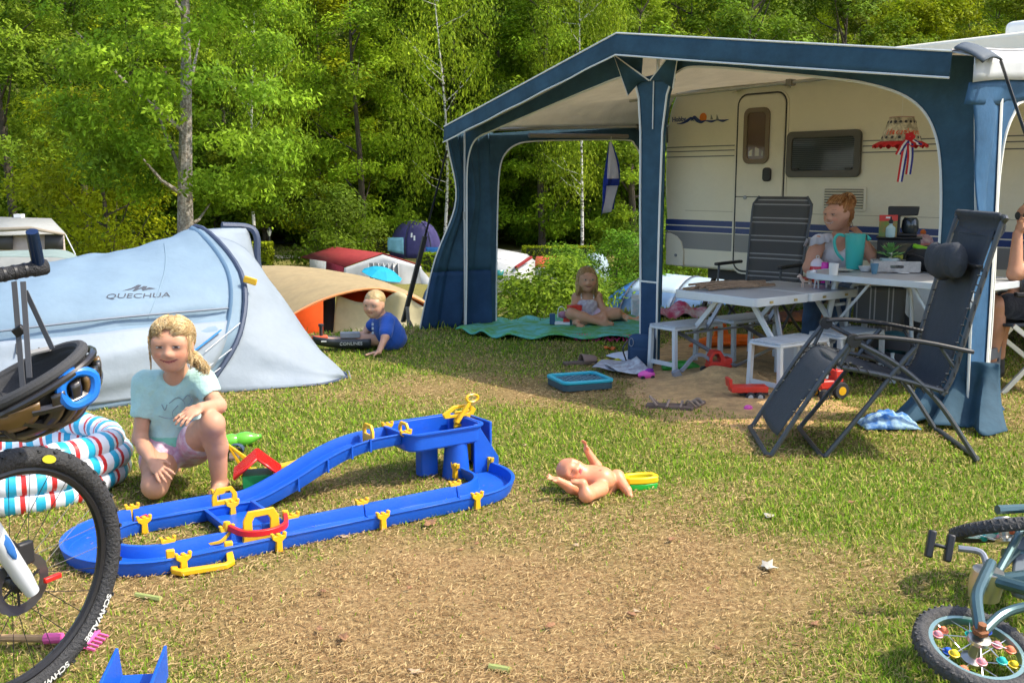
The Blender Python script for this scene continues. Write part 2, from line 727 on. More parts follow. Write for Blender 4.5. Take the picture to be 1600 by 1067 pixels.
def blades(name, label, N, seed, rmin, rmax, amin, amax, tall=1.0, keep=None):
    g = np.random.default_rng(seed)
    r = np.exp(g.uniform(math.log(rmin), math.log(rmax), N))
    a = g.uniform(R(amin), R(amax), N)
    x, y = r * np.sin(a), r * np.cos(a)
    d = dryness(x, y)
    ok = np.ones(N, bool)
    ok &= ~((sand_h(x, y) > hz(x, y) + 0.012) & (g.random(N) < 0.92))
    for c in NOGRASS:
        ok &= ell(x, y, c[0], c[1], c[2] * 1.25, c[3] * 1.25, c[4]) < 0.01 + 0.0 * x if False else ok
    if keep is not None:
        ok &= keep(x, y, g)
    ok &= ~((d > .7) & (g.random(N) < .12 + .45 * (vn(x, y, 5.0, 2) > .55)))
    x, y, d, r = x[ok], y[ok], d[ok], r[ok]
    N = len(x)
    dry = g.random(N) < np.clip(d * 1.25 - 0.05 + 0.1 * g.standard_normal(N), 0.08, 0.97)
    z = hz(x, y)
    L = np.where(dry, g.uniform(0.006, 0.030, N) * g.uniform(.5, 1.25, N), g.uniform(0.010, 0.034, N) * (1.25 - 0.5 * d)) * tall
    w = np.where(dry, 0.0011, 0.0017) * np.maximum(1, r / 3.0) ** 0.9 * g.uniform(0.7, 1.4, N)
    th = g.uniform(0, 2 * np.pi, N)
    el = np.where(dry, np.abs(g.normal(0.12, 0.22, N)), g.uniform(0.5, 1.4, N))
    el = np.clip(el, 0.02, 1.45)
    dirx, diry, dirz = np.cos(th) * np.cos(el), np.sin(th) * np.cos(el), np.sin(el)
    sx_, sy_ = -np.sin(th), np.cos(th)
    b = np.stack([x, y, z + np.where(dry, 0.004 + 0.008 * g.random(N), -0.002)], -1)
    side = np.stack([sx_ * w, sy_ * w, np.where(dry, w * 0.6, 0)], -1)
    dv = np.stack([dirx, diry, dirz], -1) * L[:, None]
    mid = b + dv * 0.55 + np.stack([0 * x, 0 * x, L * 0.06], -1)
    tip = b + dv + np.stack([dirx * L * .15, diry * L * .15, -L * 0.12], -1)
    vv = np.stack([b - side, b + side, mid + side * .8, tip, mid - side * .8], 1).reshape(-1, 3)
    k = np.arange(N)[:, None] * 5
    fq = (k + np.array([[0, 1, 2, 4]])).reshape(-1)
    ft = (k + np.array([[4, 2, 3]])).reshape(-1)
    t1, t2 = g.random(N)[:, None], g.random(N)[:, None]
    straw = np.array([[0.33, 0.215, 0.095]]) * (1 - t1) + np.array([[0.62, 0.45, 0.215]]) * t1
    straw = np.where(t2 < 0.18, straw * np.array([[0.55, 0.45, 0.4]]), straw)
    grn = np.array([[0.10, 0.20, 0.012]]) * (1 - t1) + np.array([[0.28, 0.42, 0.025]]) * t1
    grn = np.where(t2 < 0.33, np.array([[0.46, 0.40, 0.11]]), grn)
    c = np.where(dry[:, None], straw, grn)
    cols = np.ones((N * 5, 4), np.float32)
    cols[:, :3] = np.repeat(c, 5, 0)
    # mixed quads + triangles: build as triangles
    tri = np.concatenate([(k + np.array([[0, 1, 2]])).reshape(-1), (k + np.array([[0, 2, 4]])).reshape(-1), ft])
    o = mesh_obj(name, np_mesh(name, vv, tri, 3, cols), leafmat('blade', None, 0.25))
    return tag(o, label, 'grass', None, 'stuff')


def leafmat(name, tint, tl=0.4, var=0.25):
    if name in MATS:
        return MATS[name]
    m = bpy.data.materials.new(name)
    m.use_nodes = True
    n, l = m.node_tree.nodes, m.node_tree.links
    b = n['Principled BSDF']
    b.inputs['Roughness'].default_value = 0.6
    b.inputs['Specular IOR Level'].default_value = 0.12
    a = n.new('ShaderNodeAttribute')
    a.attribute_name = 'col'
    src = a.outputs['Color']
    if tint:
        oi = n.new('ShaderNodeObjectInfo')
        hs = n.new('ShaderNodeHueSaturation')
        mr = n.new('ShaderNodeMapRange')
        mr.inputs[3].default_value = 1 - var
        mr.inputs[4].default_value = 1 + var
        l.new(oi.outputs['Random'], mr.inputs[0])
        l.new(mr.outputs[0], hs.inputs['Value'])
        mr2 = n.new('ShaderNodeMapRange')
        mr2.inputs[3].default_value = 0.485
        mr2.inputs[4].default_value = 0.515
        sw = n.new('ShaderNodeMath')
        sw.operation = 'FRACT'
        mu = n.new('ShaderNodeMath')
        mu.operation = 'MULTIPLY'
        mu.inputs[1].default_value = 7.31
        l.new(oi.outputs['Random'], mu.inputs[0])
        l.new(mu.outputs[0], sw.inputs[0])
        l.new(sw.outputs[0], mr2.inputs[0])
        l.new(mr2.outputs[0], hs.inputs['Hue'])
        mx = n.new('ShaderNodeMix')
        mx.data_type = 'RGBA'
        mx.blend_type = 'MULTIPLY'
        mx.inputs[0].default_value = 1
        l.new(src, mx.inputs[6])
        mx.inputs[7].default_value = tuple(tint) + (1,)
        l.new(mx.outputs[2], hs.inputs['Color'])
        src = hs.outputs['Color']
    l.new(src, b.inputs['Base Color'])
    t = n.new('ShaderNodeBsdfTranslucent')
    l.new(src, t.inputs['Color'])
    ms = n.new('ShaderNodeMixShader')
    ms.inputs[0].default_value = tl
    l.new(b.outputs[0], ms.inputs[1])
    l.new(t.outputs[0], ms.inputs[2])
    l.new(ms.outputs[0], n['Material Output'].inputs['Surface'])
    MATS[name] = m
    return m


blades('lawn_grass', 'short trampled lawn of green and straw coloured grass', 390000, 5, 2.1, 11.5, -40, 40)
blades('long_grass', 'longer grass along the edge of the pitch above the lower tents', 26000, 9, 8.2, 12.5, -22, 16, 2.6,
       keep=lambda x, y, g: (np.abs(y - np.clip(9.45 + 0.55 * (x + 1.2), 9.1, 15)) < 0.55) & (g.random(len(x)) < 0.9))

# ================================================================== trees
def leaf_cloud(centres, radii, n, size, seed, droop=0.0, flat=0.65, outward=None):
    g = np.random.default_rng(seed)
    C = np.asarray(centres)
    Rr = np.asarray(radii)
    w = Rr ** 2
    k = g.choice(len(C), n, p=w / w.sum())
    off = g.standard_normal((n, 3)) * 0.5
    nrm = np.linalg.norm(off, axis=1, keepdims=True)
    off = off / np.maximum(nrm, 1e-6) * np.minimum(nrm, 1.1)
    off[:, 2] *= flat
    p = C[k] + off * Rr[k][:, None]
    if droop:
        p[:, 2] -= droop * g.random(n) ** 2 * Rr[k] * 2
    ctr = np.asarray(outward if outward is not None else C.mean(0))
    nv = (p - ctr)
    nv /= np.maximum(np.linalg.norm(nv, axis=1, keepdims=True), 1e-6)
    nv = nv * 0.6 + off * 0.6 + g.standard_normal((n, 3)) * 0.5 + np.array([0, 0, 0.6])
    nv /= np.linalg.norm(nv, axis=1, keepdims=True)
    t = np.cross(nv, g.standard_normal((n, 3)))
    t /= np.linalg.norm(t, axis=1, keepdims=True)
    s = np.cross(nv, t)
    L = size * g.uniform(0.6, 1.35, n)[:, None]
    W = L * g.uniform(0.3, 0.5, n)[:, None]
    if droop:
        t = t * 0.5 + np.array([0, 0, -0.7])
    vv = np.stack([p - t * L * .5, p + s * W * .5 + nv * L * .06, p + t * L * .5, p - s * W * .5 + nv * L * .06], 1).reshape(-1, 3)
    cj = g.uniform(0.7, 1.3, len(C))[k][:, None] * g.uniform(0.65, 1.35, n)[:, None]
    hue = g.uniform(0, 1, len(C))[k][:, None] * 0.6 + g.random(n)[:, None] * 0.4
    col = (np.array([[0.105, 0.185, 0.016]]) * (1 - hue) + np.array([[0.275, 0.36, 0.03]]) * hue) * cj
    cols = np.ones((n * 4, 4), np.float32)
    cols[:, :3] = np.repeat(col, 4, 0)
    return vv, np.arange(n * 4), cols


m_bark = mat('bark', (0.16, 0.13, 0.10), 0.9, col2=(0.36, 0.33, 0.29), nscale=9, bump=0.9, bscale=14)
m_bark2 = mat('dark_bark', (0.09, 0.07, 0.05), 0.9, noise=0.4, nscale=5, bump=0.7)


def birch_mat():
    m = mat('birch_bark', (0.62, 0.60, 0.55), 0.7, bump=0.2)
    n, l = m.node_tree.nodes, m.node_tree.links
    tc_ = n.new('ShaderNodeTexCoord')
    mp = n.new('ShaderNodeMapping')
    mp.inputs['Scale'].default_value = (3, 3, 5)
    nz = n.new('ShaderNodeTexNoise')
    nz.inputs['Scale'].default_value = 1.6
    nz.inputs['Detail'].default_value = 6
    l.new(tc_.outputs['Object'], mp.inputs[0])
    l.new(mp.outputs[0], nz.inputs['Vector'])
    cr = n.new('ShaderNodeValToRGB')
    cr.color_ramp.elements[0].position = 0.42
    cr.color_ramp.elements[0].color = (0.06, 0.05, 0.04, 1)
    cr.color_ramp.elements[1].position = 0.5
    cr.color_ramp.elements[1].color = (0.60, 0.58, 0.52, 1)
    l.new(nz.outputs['Fac'], cr.inputs[0])
    l.new(cr.outputs[0], n['Principled BSDF'].inputs['Base Color'])
    return m


m_birch = birch_mat()


def make_tree(seed, Ht, z0, rx, tint, n=14000, leaf=0.24, ncl=90, tr=0.3, bark=None, droop=0.0, top=0.5, birch=False, clr=1.0, limbs=14):
    "returns (trunk mesh, crown mesh)"
    g = np.random.default_rng(seed)
    C, Rr = [], []
    for i in range(ncl):
        t = g.random()
        zz = z0 + (Ht - z0) * t
        prof = (math.sin(math.pi * min(1, (t * 0.8 + 0.16)) ** (0.7 + top))) ** 0.65
        a = g.uniform(0, 2 * math.pi)
        rr = rx * prof * math.sqrt(g.uniform(0.12, 1.0))
        C.append((rr * math.cos(a) + 0.4 * math.sin(zz * .7 + seed), rr * math.sin(a), zz))
        Rr.append(g.uniform(0.55, 1.25) * clr)
    vv, ff, cols = leaf_cloud(C, Rr, n, leaf, seed + 1, droop, 1.5 if birch else 0.6, outward=(0, 0, z0 + (Ht - z0) * .45))
    cm = np_mesh('crown', vv, ff, 4, cols)
    tb = MB()
    bend = [(0.25 * math.sin(seed + z * .25), 0.25 * math.cos(seed * 2 + z * .3), z) for z in np.linspace(-0.4, Ht * .92, 12)]
    bend[0] = (bend[1][0], bend[1][1], -0.5)
    tb.tube(bend, [tr * (1.25 if i == 0 else 1 - 0.085 * i) for i in range(12)], 10)
    order = g.choice(ncl, min(limbs, ncl), replace=False)
    for i in order:
        c = V(C[i])
        zb = max(z0 * .75, c.z - rx * g.uniform(.3, .8))
        k = min(10, max(0, int(zb / (Ht * .92 + .4) * 11)))
        b0 = V(bend[k])
        b0.z = zb
        mid = (b0 + c) * .5 + V((0, 0, -0.25))
        tb.tube([b0, mid, c], [tr * .3, tr * .18, tr * .05], 5)
    tm = tb.mesh('trunk')
    lm = leafmat('leaf_%d' % seed, tint, 0.42)
    cm.materials.append(lm)
    tm.materials.append(bark or m_bark2)
    return tm, cm


def place_tree(kind, name, label, x, y, rz=0, sc=1.0, group=None, z=None):
    tm, cm = kind
    root = thing(name, label, 'tree', (x, y, (H0(x, y) if z is None else z)), rz, group, sc=sc)
    for nm, me in (('trunk', tm), ('crown', cm)):
        o = bpy.data.objects.new(nm, me)
        COL.objects.link(o)
        o.parent = root
    return root


T_ash = make_tree(11, 21, 3.2, 5.6, (1.0, 1.12, 0.8), 46000, 0.26, 190, 0.40, m_bark, clr=1.0, top=0.3, limbs=8)
T_oak = make_tree(21, 18, .6, 4.8, (1.0, 1.05, 0.8), 24000, 0.28, 130, 0.28)
T_beech = make_tree(31, 20, 1.0, 4.4, (1.25, 1.2, 0.7), 24000, 0.28, 125, 0.26)
T_yel = make_tree(41, 17, .8, 4.4, (1.9, 1.55, 0.5), 22000, 0.28, 95, 0.24)
T_birch = make_tree(51, 19, 4.5, 2.9, (1.6, 1.5, 0.95), 19000, 0.20, 110, 0.095, m_birch, droop=0.9, birch=True, clr=.9, limbs=22)
T_dark = make_tree(61, 19, .6, 4.8, (0.72, 0.88, 0.65), 22000, 0.29, 120, 0.26)
T_bush = make_tree(71, 5.6, 0.3, 3.1, (2.0, 1.75, 0.6), 15000, 0.17, 75, 0.12, clr=.85, top=0.15)
T_shrub = make_tree(81, 3.4, 0.1, 2.0, (0.68, 0.82, 0.6), 6500, 0.18, 40, 0.06, clr=.7, top=0.2)


def at_px(u, y):
    return (u - 800) / 1600.0 * (y * math.cos(PITCH) + 3 * math.sin(PITCH))


spec = [  # kind, name, label, px, depth, scale, rot
    (T_ash, 'ash_tree', 'tall tree with thick grey trunk and ivy leaves behind the pale blue tent', 299, 44, 1.0, 20),
    (T_bush, 'hazel_bush', 'round yellow green bush left of the thick grey trunk', 158, 50, 1.5, 40),
    (T_oak, 'oak_tree', 'broad green tree cut by the left edge of the photo', 20, 56, 1.0, 10),
    (T_dark, 'oak_tree', 'dark green tree between the left edge tree and the thick grey trunk', 130, 64, 1.0, 120),
    (T_birch, 'weeping_birch', 'drooping pale green birch just right of the thick grey trunk', 405, 56, 1.05, 200),
    (T_yel, 'maple_tree', 'yellow leaved tree top rising above the drooping birch', 500, 68, 1.08, 90),
    (T_beech, 'beech_tree', 'bright green tree behind the red roofed trailer tent', 560, 60, .92, 300),
    (T_birch, 'birch_tree', 'slim white trunked birch beside the purple dome tent', 690, 58, 1.1, 60),
    (T_oak, 'oak_tree', 'dense green tree behind the purple dome tent', 640, 74, 1.1, 250),
    (T_birch, 'birch_tree', 'white trunked birch seen through the side opening of the awning', 905, 56, 1.0, 330),
    (T_dark, 'oak_tree', 'dark tree above the left slope of the awning roof', 775, 70, 1.1, 15),
    (T_beech, 'beech_tree', 'light green tree left of the birch seen through the awning opening', 850, 64, 0.95, 140),
    (T_oak, 'oak_tree', 'green tree between the awning centre pole and the caravan end', 990, 62, 0.9, 75),
    (T_beech, 'beech_tree', 'bright tree directly above the awning roof peak', 940, 82, 1.1, 210),
    (T_dark, 'oak_tree', 'dark low branched tree behind the lamp post', 440, 72, .9, 310),
]
for kind, nm, lb, u, y, sc_, rz in spec:
    place_tree(kind, nm, lb, at_px(u, y), y, R(rz), sc_)
tr_ = random.Random(4)
kinds = [T_oak, T_beech, T_dark, T_yel, T_beech, T_oak, T_birch]
row = 0
for y0, n_, w in ((70, 12, 40), (79, 15, 46), (90, 15, 52), (103, 15, 59), (118, 15, 67), (136, 15, 76)):
    row += 1
    for i in range(n_):
        x = -w + 2 * w * (i + 0.5 + tr_.uniform(-.35, .35)) / n_
        y = y0 + tr_.uniform(-4, 4)
        if row == 1 and tr_.random() < 0.1:
            continue
        place_tree(tr_.choice(kinds), 'forest_tree', 'one of the many green broadleaf trees of the wooded hillside behind the campsite',
                   x, y, tr_.uniform(0, 6.28), tr_.uniform(0.85, 1.2), 'trees of the wooded hillside')
# undergrowth at the foot of the wood
for i in range(46):
    y = tr_.uniform(66, 77)
    x = -44 + 88 * (i + tr_.uniform(0.1, .9)) / 46
    r_ = place_tree(T_shrub, 'undergrowth_shrub', 'leafy green shrub of the undergrowth at the foot of the wood', x, y, tr_.uniform(0, 6.28),
                    tr_.uniform(1.0, 1.9), 'undergrowth shrubs at the foot of the wood')
    r_['category'] = 'shrub'
for u, y, s_, lb in ((842, 14.5, .5, 'leafy shrub growing on the slope left of the girl on the blanket'),
                     (805, 17.5, .56, 'taller leafy shrub against the blue left awning leg'),
                     (960, 20, .42, 'green bush above the blue tunnel tent'),
                     (1000, 16.5, .46, 'shrub behind the awning centre pole'),
                     (1055, 30, 1.0, 'round green shrub seen low under the caravan end'), (890, 34, .65, 'green shrub on the lower terrace right of the white frame tent'), (960, 36, .75, 'broad green shrub on the lower terrace left of the caravan'),
                     (1010, 46, .85, 'far green shrub between awning centre pole and caravan'), (1100, 40, 1.2, 'green shrub glimpsed beneath the caravan floor'), (520, 52, 1.2, 'leafy shrub behind the red roofed trailer tent'),
                     (915, 17, .52, 'yellowish shrub behind the girl on the blanket')):
    x = at_px(u, y)
    r_ = place_tree(T_shrub, 'slope_shrub', lb, x, y, u, s_)
    r_['category'] = 'shrub'


# hedges: clipped boxes of small leaves
def hedge(label, u, y, wx, wy, h, rz=0.0, tint=(1.5, 1.35, .6)):
    g = np.random.default_rng(int(u))
    n = int(2600 * max(1, wx / 4))
    p = g.uniform(-.5, .5, (n, 3)) * np.array([wx, wy, h])
    f = g.integers(0, 3, n)
    s_ = np.sign(g.random(n) - .5)
    dims = np.array([wx, wy, h])
    p[np.arange(n), f] = s_ * dims[f] * (.5 - 0.06 * g.random(n))
    p[:, 2] += h / 2
    vv, ff, cols = leaf_cloud(p, np.full(n, .07), n * 3, 0.13, int(u) + 5)
    x = at_px(u, y)
    root = thing('hedge', label, 'hedge', (x, y, H0(x, y)), rz)
    me = np_mesh('foliage', vv, ff, 4, cols)
    me.materials.append(leafmat('hedge_leaf', tint, .35))
    o = bpy.data.objects.new('foliage', me)
    COL.objects.link(o)
    o.parent = root
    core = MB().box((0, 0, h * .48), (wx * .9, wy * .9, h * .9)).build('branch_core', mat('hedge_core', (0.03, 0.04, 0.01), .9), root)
    return root


hedge('long clipped hedge left of the purple dome tent', 597, 62, 4.6, 1.0, 1.0, .1)
hedge('square clipped hedge beside the lamp post, right of the pale blue tent', 398, 52, 1.6, 1.2, 1.3)
hedge('low clipped hedge above the back of the pale blue tent', 178, 50, 2.0, 1.0, .9, 0, (1.9, 1.6, .5))
hedge('clipped hedge beside the birch seen through the awning opening', 872, 52, 3.6, 1.0, 1.1)
hedge('clipped hedge at the foot of the purple dome tent', 700, 50, 2.6, 1.0, .9)

# paths on the lower terrace
m_path = mat('path_gravel', (0.42, 0.36, 0.25), .95, noise=.3, nscale=2, bump=.4)
m_road = mat('road_asphalt', (0.11, 0.11, 0.11), .9, noise=.3, nscale=3)


def strip(name, pts, w, m, lift=0.02):
    b = MB()
    P = spline([(p[0], p[1], 0) for p in pts], 8)
    rows_ = []
    for i, p in enumerate(P):
        d = (P[min(i + 1, len(P) - 1)] - P[max(i - 1, 0)]).normalized()
        s_ = V((d.y, -d.x, 0))
        rows_.append([V((q.x, q.y, H0(q.x, q.y) + lift)) for q in (p + s_ * (w * k) for k in (-.5, -.25, 0, .25, .5))])
    b.grid(lambda a, c: rows_[round(a * (len(rows_) - 1))][round(c * 4)], len(rows_) - 1, 4)
    return tag(b.build(name, m), None, None, None, 'structure')


strip('path', [(-30, 57), (-18, 58), (-10, 60), (-2, 63), (8, 64), (20, 62)], 2.6, m_path, .06)
strip('road', [(-60, 69), (-30, 70.5), (-14, 71), (-4, 74)], 4, m_road, .08)
# lamp post
lx, ly = at_px(421, 57), 57
t = thing('lamp_post', 'dark lantern lamp post by the lower path', 'lamp post', (lx, ly, H0(lx, ly)))
m_iron = mat('lamp_iron', (0.03, 0.035, 0.03), .5)
MB().tube([(0, 0, -.2), (0, 0, .3), (0, 0, 1.35)], [.07, .05, .035], 8).build('post', m_iron, t)
MB().lathe([(.05, 0), (.13, .28), (.13, .3)], (0, 0, 1.35), 6).build('lantern', mat('lamp_glass', (.7, .72, .68), .2), t)
MB().lathe([(.17, 0), (.05, .14), (.02, .2), (0, .22)], (0, 0, 1.65), 6).build('cap', m_iron, t)
# ================================================================== caravan and awning (one shared frame)
AL = G(725, 515)
AR = G(1440, 650)
_d = (AR - AL).normalized()
AE, AN = V((_d.x, _d.y, 0)).normalized(), V((-_d.y, _d.x, 0)).normalized()
AROT = math.atan2(AE.y, AE.x)


def AP(u, v, n=0.0):
    "photo pixel -> (t, z) on the vertical plane n metres behind the awning front"
    d = _ray(u, v)
    p0 = V((AL.x, AL.y, 0)) + AN * n
    k = (p0 - V((0, 0, CAMH))).dot(AN) / d.dot(AN)
    q = V((0, 0, CAMH)) + d * k
    return ((q - p0).dot(AE), q.z)


def SP(u, v, t=0.0):
    "photo pixel -> (n, z) on the vertical plane across the awning at t"
    d = _ray(u, v)
    p0 = V((AL.x, AL.y, 0)) + AE * t
    k = (p0 - V((0, 0, CAMH))).dot(AE) / d.dot(AE)
    q = V((0, 0, CAMH)) + d * k
    return ((q - p0).dot(AN), q.z)


def AW(t, n, z=0.0):
    return V((AL.x, AL.y, 0)) + AE * t + AN * n + V((0, 0, z))


def recentre(root, t, n):
    "parts were drawn in the awning frame: move them so that the empty stands at (t, n)"
    off = V((t, n, 0))
    for ch in root.children:
        ch.location = ch.location - off
    root.location = AW(t, n)
    root.rotation_euler = (0, 0, AROT)


m_cream = mat('caravan_cream', (0.82, 0.77, 0.61), 0.35, noise=0.05, nscale=1.5, bump=0.12, bscale=26, dirt=0.08)
m_cream2 = mat('caravan_cream_panel', (0.79, 0.74, 0.60), 0.4, noise=0.04, dirt=.1)
m_seal = mat('rubber_seal', (0.03, 0.03, 0.03), 0.6)
m_cblue = mat('stripe_blue', (0.022, 0.05, 0.20), 0.35)
m_cgrey = mat('stripe_grey', (0.25, 0.25, 0.25), 0.4)
m_cline = mat('pinstripe', (0.16, 0.16, 0.16), 0.4)
m_wht = mat('white_paint', (0.78, 0.78, 0.75), 0.45, dirt=.06)
m_dglass = mat('caravan_window_glass', (0.035, 0.045, 0.05), 0.08, spec=0.7)
m_brown = mat('brown_window_frame', (0.20, 0.15, 0.10), 0.5)
m_browng = mat('brown_tinted_glass', (0.14, 0.085, 0.05), 0.1, spec=.7)
m_black = mat('black_plastic', (0.018, 0.018, 0.02), 0.45)
m_tyre = mat('tyre_rubber', (0.03, 0.03, 0.032), 0.8, noise=.3, nscale=20)
m_alu = mat('aluminium', (0.66, 0.68, 0.70), 0.38, metal=0.85, noise=.08)
m_steel = mat('grey_steel', (0.30, 0.31, 0.33), 0.4, metal=.7)

CN = 2.65
car = thing('caravan', 'cream touring caravan with blue and grey stripes behind the awning', 'caravan')
prof = [(0.12, .46), (0.05, .75), (0.0, 1.25), (0.0, 1.85), (0.05, 2.08), (0.14, 2.27), (.34, 2.40), (.8, 2.47), (5.2, 2.50), (5.5, 2.4), (5.62, 2.1), (5.66, 1.2), (5.55, .46)]
MB().prism(prof, (0, CN, 0), (1, 0, 0), (0, 0, 1), (0, 1, 0), 2.2).build('body', m_cream, car, bevel=.03, seg=3)
# door
dx0, dx1, dz0, dz1 = .965, 1.515, .475, 2.17
dcx, dcz, dw, dh = (dx0 + dx1) / 2, (dz0 + dz1) / 2, dx1 - dx0, dz1 - dz0
door = MB().prism(rrect(dw, dh, .1), (dcx, CN + .01, dcz), (1, 0, 0), (0, 0, 1), (0, -1, 0), .026).build('door', m_cream2, car, bevel=.008)
ring_prism(MB(), rrect(dw + .035, dh + .035, .117), rrect(dw + .006, dh + .006, .103), (dcx, CN + .01, dcz), (1, 0, 0), (0, 0, 1), (0, -1, 0), .02).build('door_seal', m_seal, door)
ring_prism(MB(), rrect(dw + .075, dh + .07, .135), rrect(dw + .037, dh + .037, .118), (dcx, CN + .01, dcz), (1, 0, 0), (0, 0, 1), (0, -1, 0), .018).build('door_frame', m_cream2, door)
MB().box((dcx, CN - .017, 1.2), (dw, .004, .008)).build('split_line', m_seal, door)
dwx0, dwz1 = AP(1166, 170, CN)
dwx1, dwz0 = AP(1203, 256, CN)
wc = ((dwx0 + dwx1) / 2, CN - .016, (dwz0 + dwz1) / 2)
ww, wh = dwx1 - dwx0, dwz1 - dwz0
ring_prism(MB(), rrect(ww, wh, .07), rrect(ww - .09, wh - .09, .04), wc, (1, 0, 0), (0, 0, 1), (0, -1, 0), .018).build('door_window_frame', m_brown, door, bevel=.004)
MB().prism(rrect(ww - .08, wh - .08, .04), wc, (1, 0, 0), (0, 0, 1), (0, -1, 0), .006).build('door_window_glass', m_browng, door)
b = MB()
b.grid(lambda a, c: (wc[0] - .09 + .18 * a, wc[1] - .0075 - .004 * math.sin(a * 14), wc[2] - wh * .36 + (.055 + .045 * abs(2 * a - 1) * -1 + .03) * c), 14, 3)
b.build('net_curtain', mat('curtain', (.62, .6, .55), .9), door)
hx, hzz = AP(1201, 273, CN)
MB().prism(rrect(.09, .13, .03), (hx, CN - .014, hzz), (1, 0, 0), (0, 0, 1), (0, -1, 0), .03).build('handle', m_black, door, bevel=.008)
MB().lathe([(.02, 0), (.02, .008), (0, .01)], (AP(1166, 309, CN)[0], CN - .016, AP(1166, 309, CN)[1]), 12, axis=(0, -1, 0)).build('lock', m_steel, door)
b = MB()
b.grid(lambda a, c: (dcx - .32 + .64 * a, CN - .05 * c, 2.215 + .07 * math.sin(math.pi * a) - .01 * c), 12, 2)
b.build('rain_arch', m_cream2, car, solid=.012)
# window
wx0, wz1 = AP(1233, 207, CN)
wx1, wz0 = AP(1345, 277, CN)
wc = ((wx0 + wx1) / 2, CN - .002, (wz0 + wz1) / 2)
ww, wh = wx1 - wx0, wz1 - wz0
win = ring_prism(MB(), rrect(ww, wh, .05), rrect(ww - .12, wh - .12, .03), wc, (1, 0, 0), (0, 0, 1), (0, -1, 0), .035).build('window', mat('grey_window_frame', (.10, .095, .085), .5), car, bevel=.006)
MB().prism(rrect(ww - .1, wh - .1, .03), wc, (1, 0, 0), (0, 0, 1), (0, -1, 0), .02).build('window_glass', m_dglass, win)
for k in range(16):
    MB().box((wc[0], wc[1] - .0215, wc[2] - wh / 2 + .075 + k * (wh - .15) / 15), (ww - .13, .002, .006)).build('blind_slat', mat('blind', (.09, .10, .10), .6), win)
for sx_ in (-1, 1):
    MB().box((wc[0] + sx_ * ww * .36, wc[1] - .03, wc[2] - wh / 2 + .075), (.07, .02, .018)).build('window_latch', m_black, win, bevel=.004)
# fridge vent
vx0, vz1 = AP(1287, 291, CN)
vx1, vz0 = AP(1353, 331, CN)
vc = ((vx0 + vx1) / 2, CN - .001, (vz0 + vz1) / 2)
vw, vh = vx1 - vx0, vz1 - vz0
vent = MB().prism(rrect(vw, vh, .02), vc, (1, 0, 0), (0, 0, 1), (0, -1, 0), .014).build('vent', m_cream2, car, bevel=.005)
MB().box((vc[0] - .0, vc[1] - .0145, vc[2]), (vw - .05, .003, vh - .05)).build('vent_recess', m_seal, vent)
for k in range(7):
    MB().box((vc[0], vc[1] - .019, vc[2] - vh / 2 + .04 + k * (vh - .08) / 6), (vw - .05, .01, .013), (.4, 0, 0)).build('vent_slat', m_cream2, vent)


def band(name, z0, z1, m, x0=.03, x1=5.6):
    for a, c, n_ in ((x0, dx0 - .04, CN), (dx0 + .01, dx1 - .01, CN - .016), (dx1 + .04, x1, CN)):
        MB().box(((a + c) / 2, n_ - .0, (z0 + z1) / 2), (c - a, .006, z1 - z0)).build(name, m, car)


for z in (1.70, 1.655, 1.60):
    for a, c in ((.02, dx0 - .04), (dx1 + .04, wx0 - .005), (wx1 + .005, 5.6)):
        if wx0 < 3 and z > 1.5:
            MB().box(((a + c) / 2, CN, z), (c - a, .006, .010)).build('pinstripe', m_cline, car)
band('blue_stripe', .90, .955, m_cblue)
band('blue_stripe', .835, .888, m_cblue)
band('grey_stripe', .655, .825, m_cgrey)
MB().box((2.4, CN, 1.05), (4.2, .005, .006)).build('trim_line', mat('trim', (.5, .45, .32), .5), car)
# rounded locker corner at the left end
lk = [(.055, .47), (.30, .47), (.30, .62), (.27, .72), (.20, .78), (.10, .81), (.055, .81)]
lock = MB().prism(lk, (0, CN, 0), (1, 0, 0), (0, 0, 1), (0, -1, 0), .02).build('locker_cover', m_cream2, car, bevel=.008)
MB().lathe([(.016, 0), (.016, .01), (0, .012)], (.2, CN - .02, .58), 10, axis=(0, -1, 0)).build('locker_lock', m_steel, lock)
# awning rail and roof edge
MB().tube([(.03, CN - .012, 1.75), (.02, CN - .012, 2.0), (.07, CN - .012, 2.17), (.16, CN - .012, 2.27), (.4, CN - .012, 2.285), (5.4, CN - .012, 2.285)], .012, 6).build('awning_rail', mat('rail', (.12, .14, .18), .5), car)
MB().box((2.7, CN - .004, 2.315), (5.0, .004, .02)).build('roof_stripe', m_cblue, car)
MB().box((4.3, CN + 1.1, 2.56), (1.9, 1.5, .14)).build('roof_hatch', m_wht, car, bevel=.05, seg=3)
# chassis, wheel, steadies
MB().box((2.8, CN + 1.1, .40), (4.6, 1.9, .10)).build('chassis', mat('chassis', (.05, .05, .05), .7), car)
for x in (.55, 4.9):
    b = MB().beam((x, CN + .25, .46), (x - .18 if x < 1 else x + .18, CN + .25, .03), .05, .03)
    b.box((x - .18 if x < 1 else x + .18, CN + .25, .02), (.14, .1, .03))
    b.beam((x + .3 if x < 1 else x - .3, CN + .25, .44), (x - .08 if x < 1 else x + .08, CN + .25, .22), .03, .02)
    b.build('steady_leg', mat('steady', (.09, .07, .06), .7), car)
wl = MB().lathe([(.19, -.09), (.30, -.085), (.325, -.05), (.325, .05), (.30, .085), (.19, .09)], (2.95, CN + .14, .33), 28, axis=(0, 1, 0)).build('wheel', m_tyre, car)
MB().lathe([(0, -.095), (.18, -.09), (.195, -.06), (.195, .06)], (2.95, CN + .14, .33), 24, axis=(0, 1, 0)).build('hub_cap', m_alu, wl)
b = MB()
P = [(2.95 + .37 * math.cos(a), .46 + .18 * math.sin(a)) for a in np.linspace(0, math.pi, 15)]
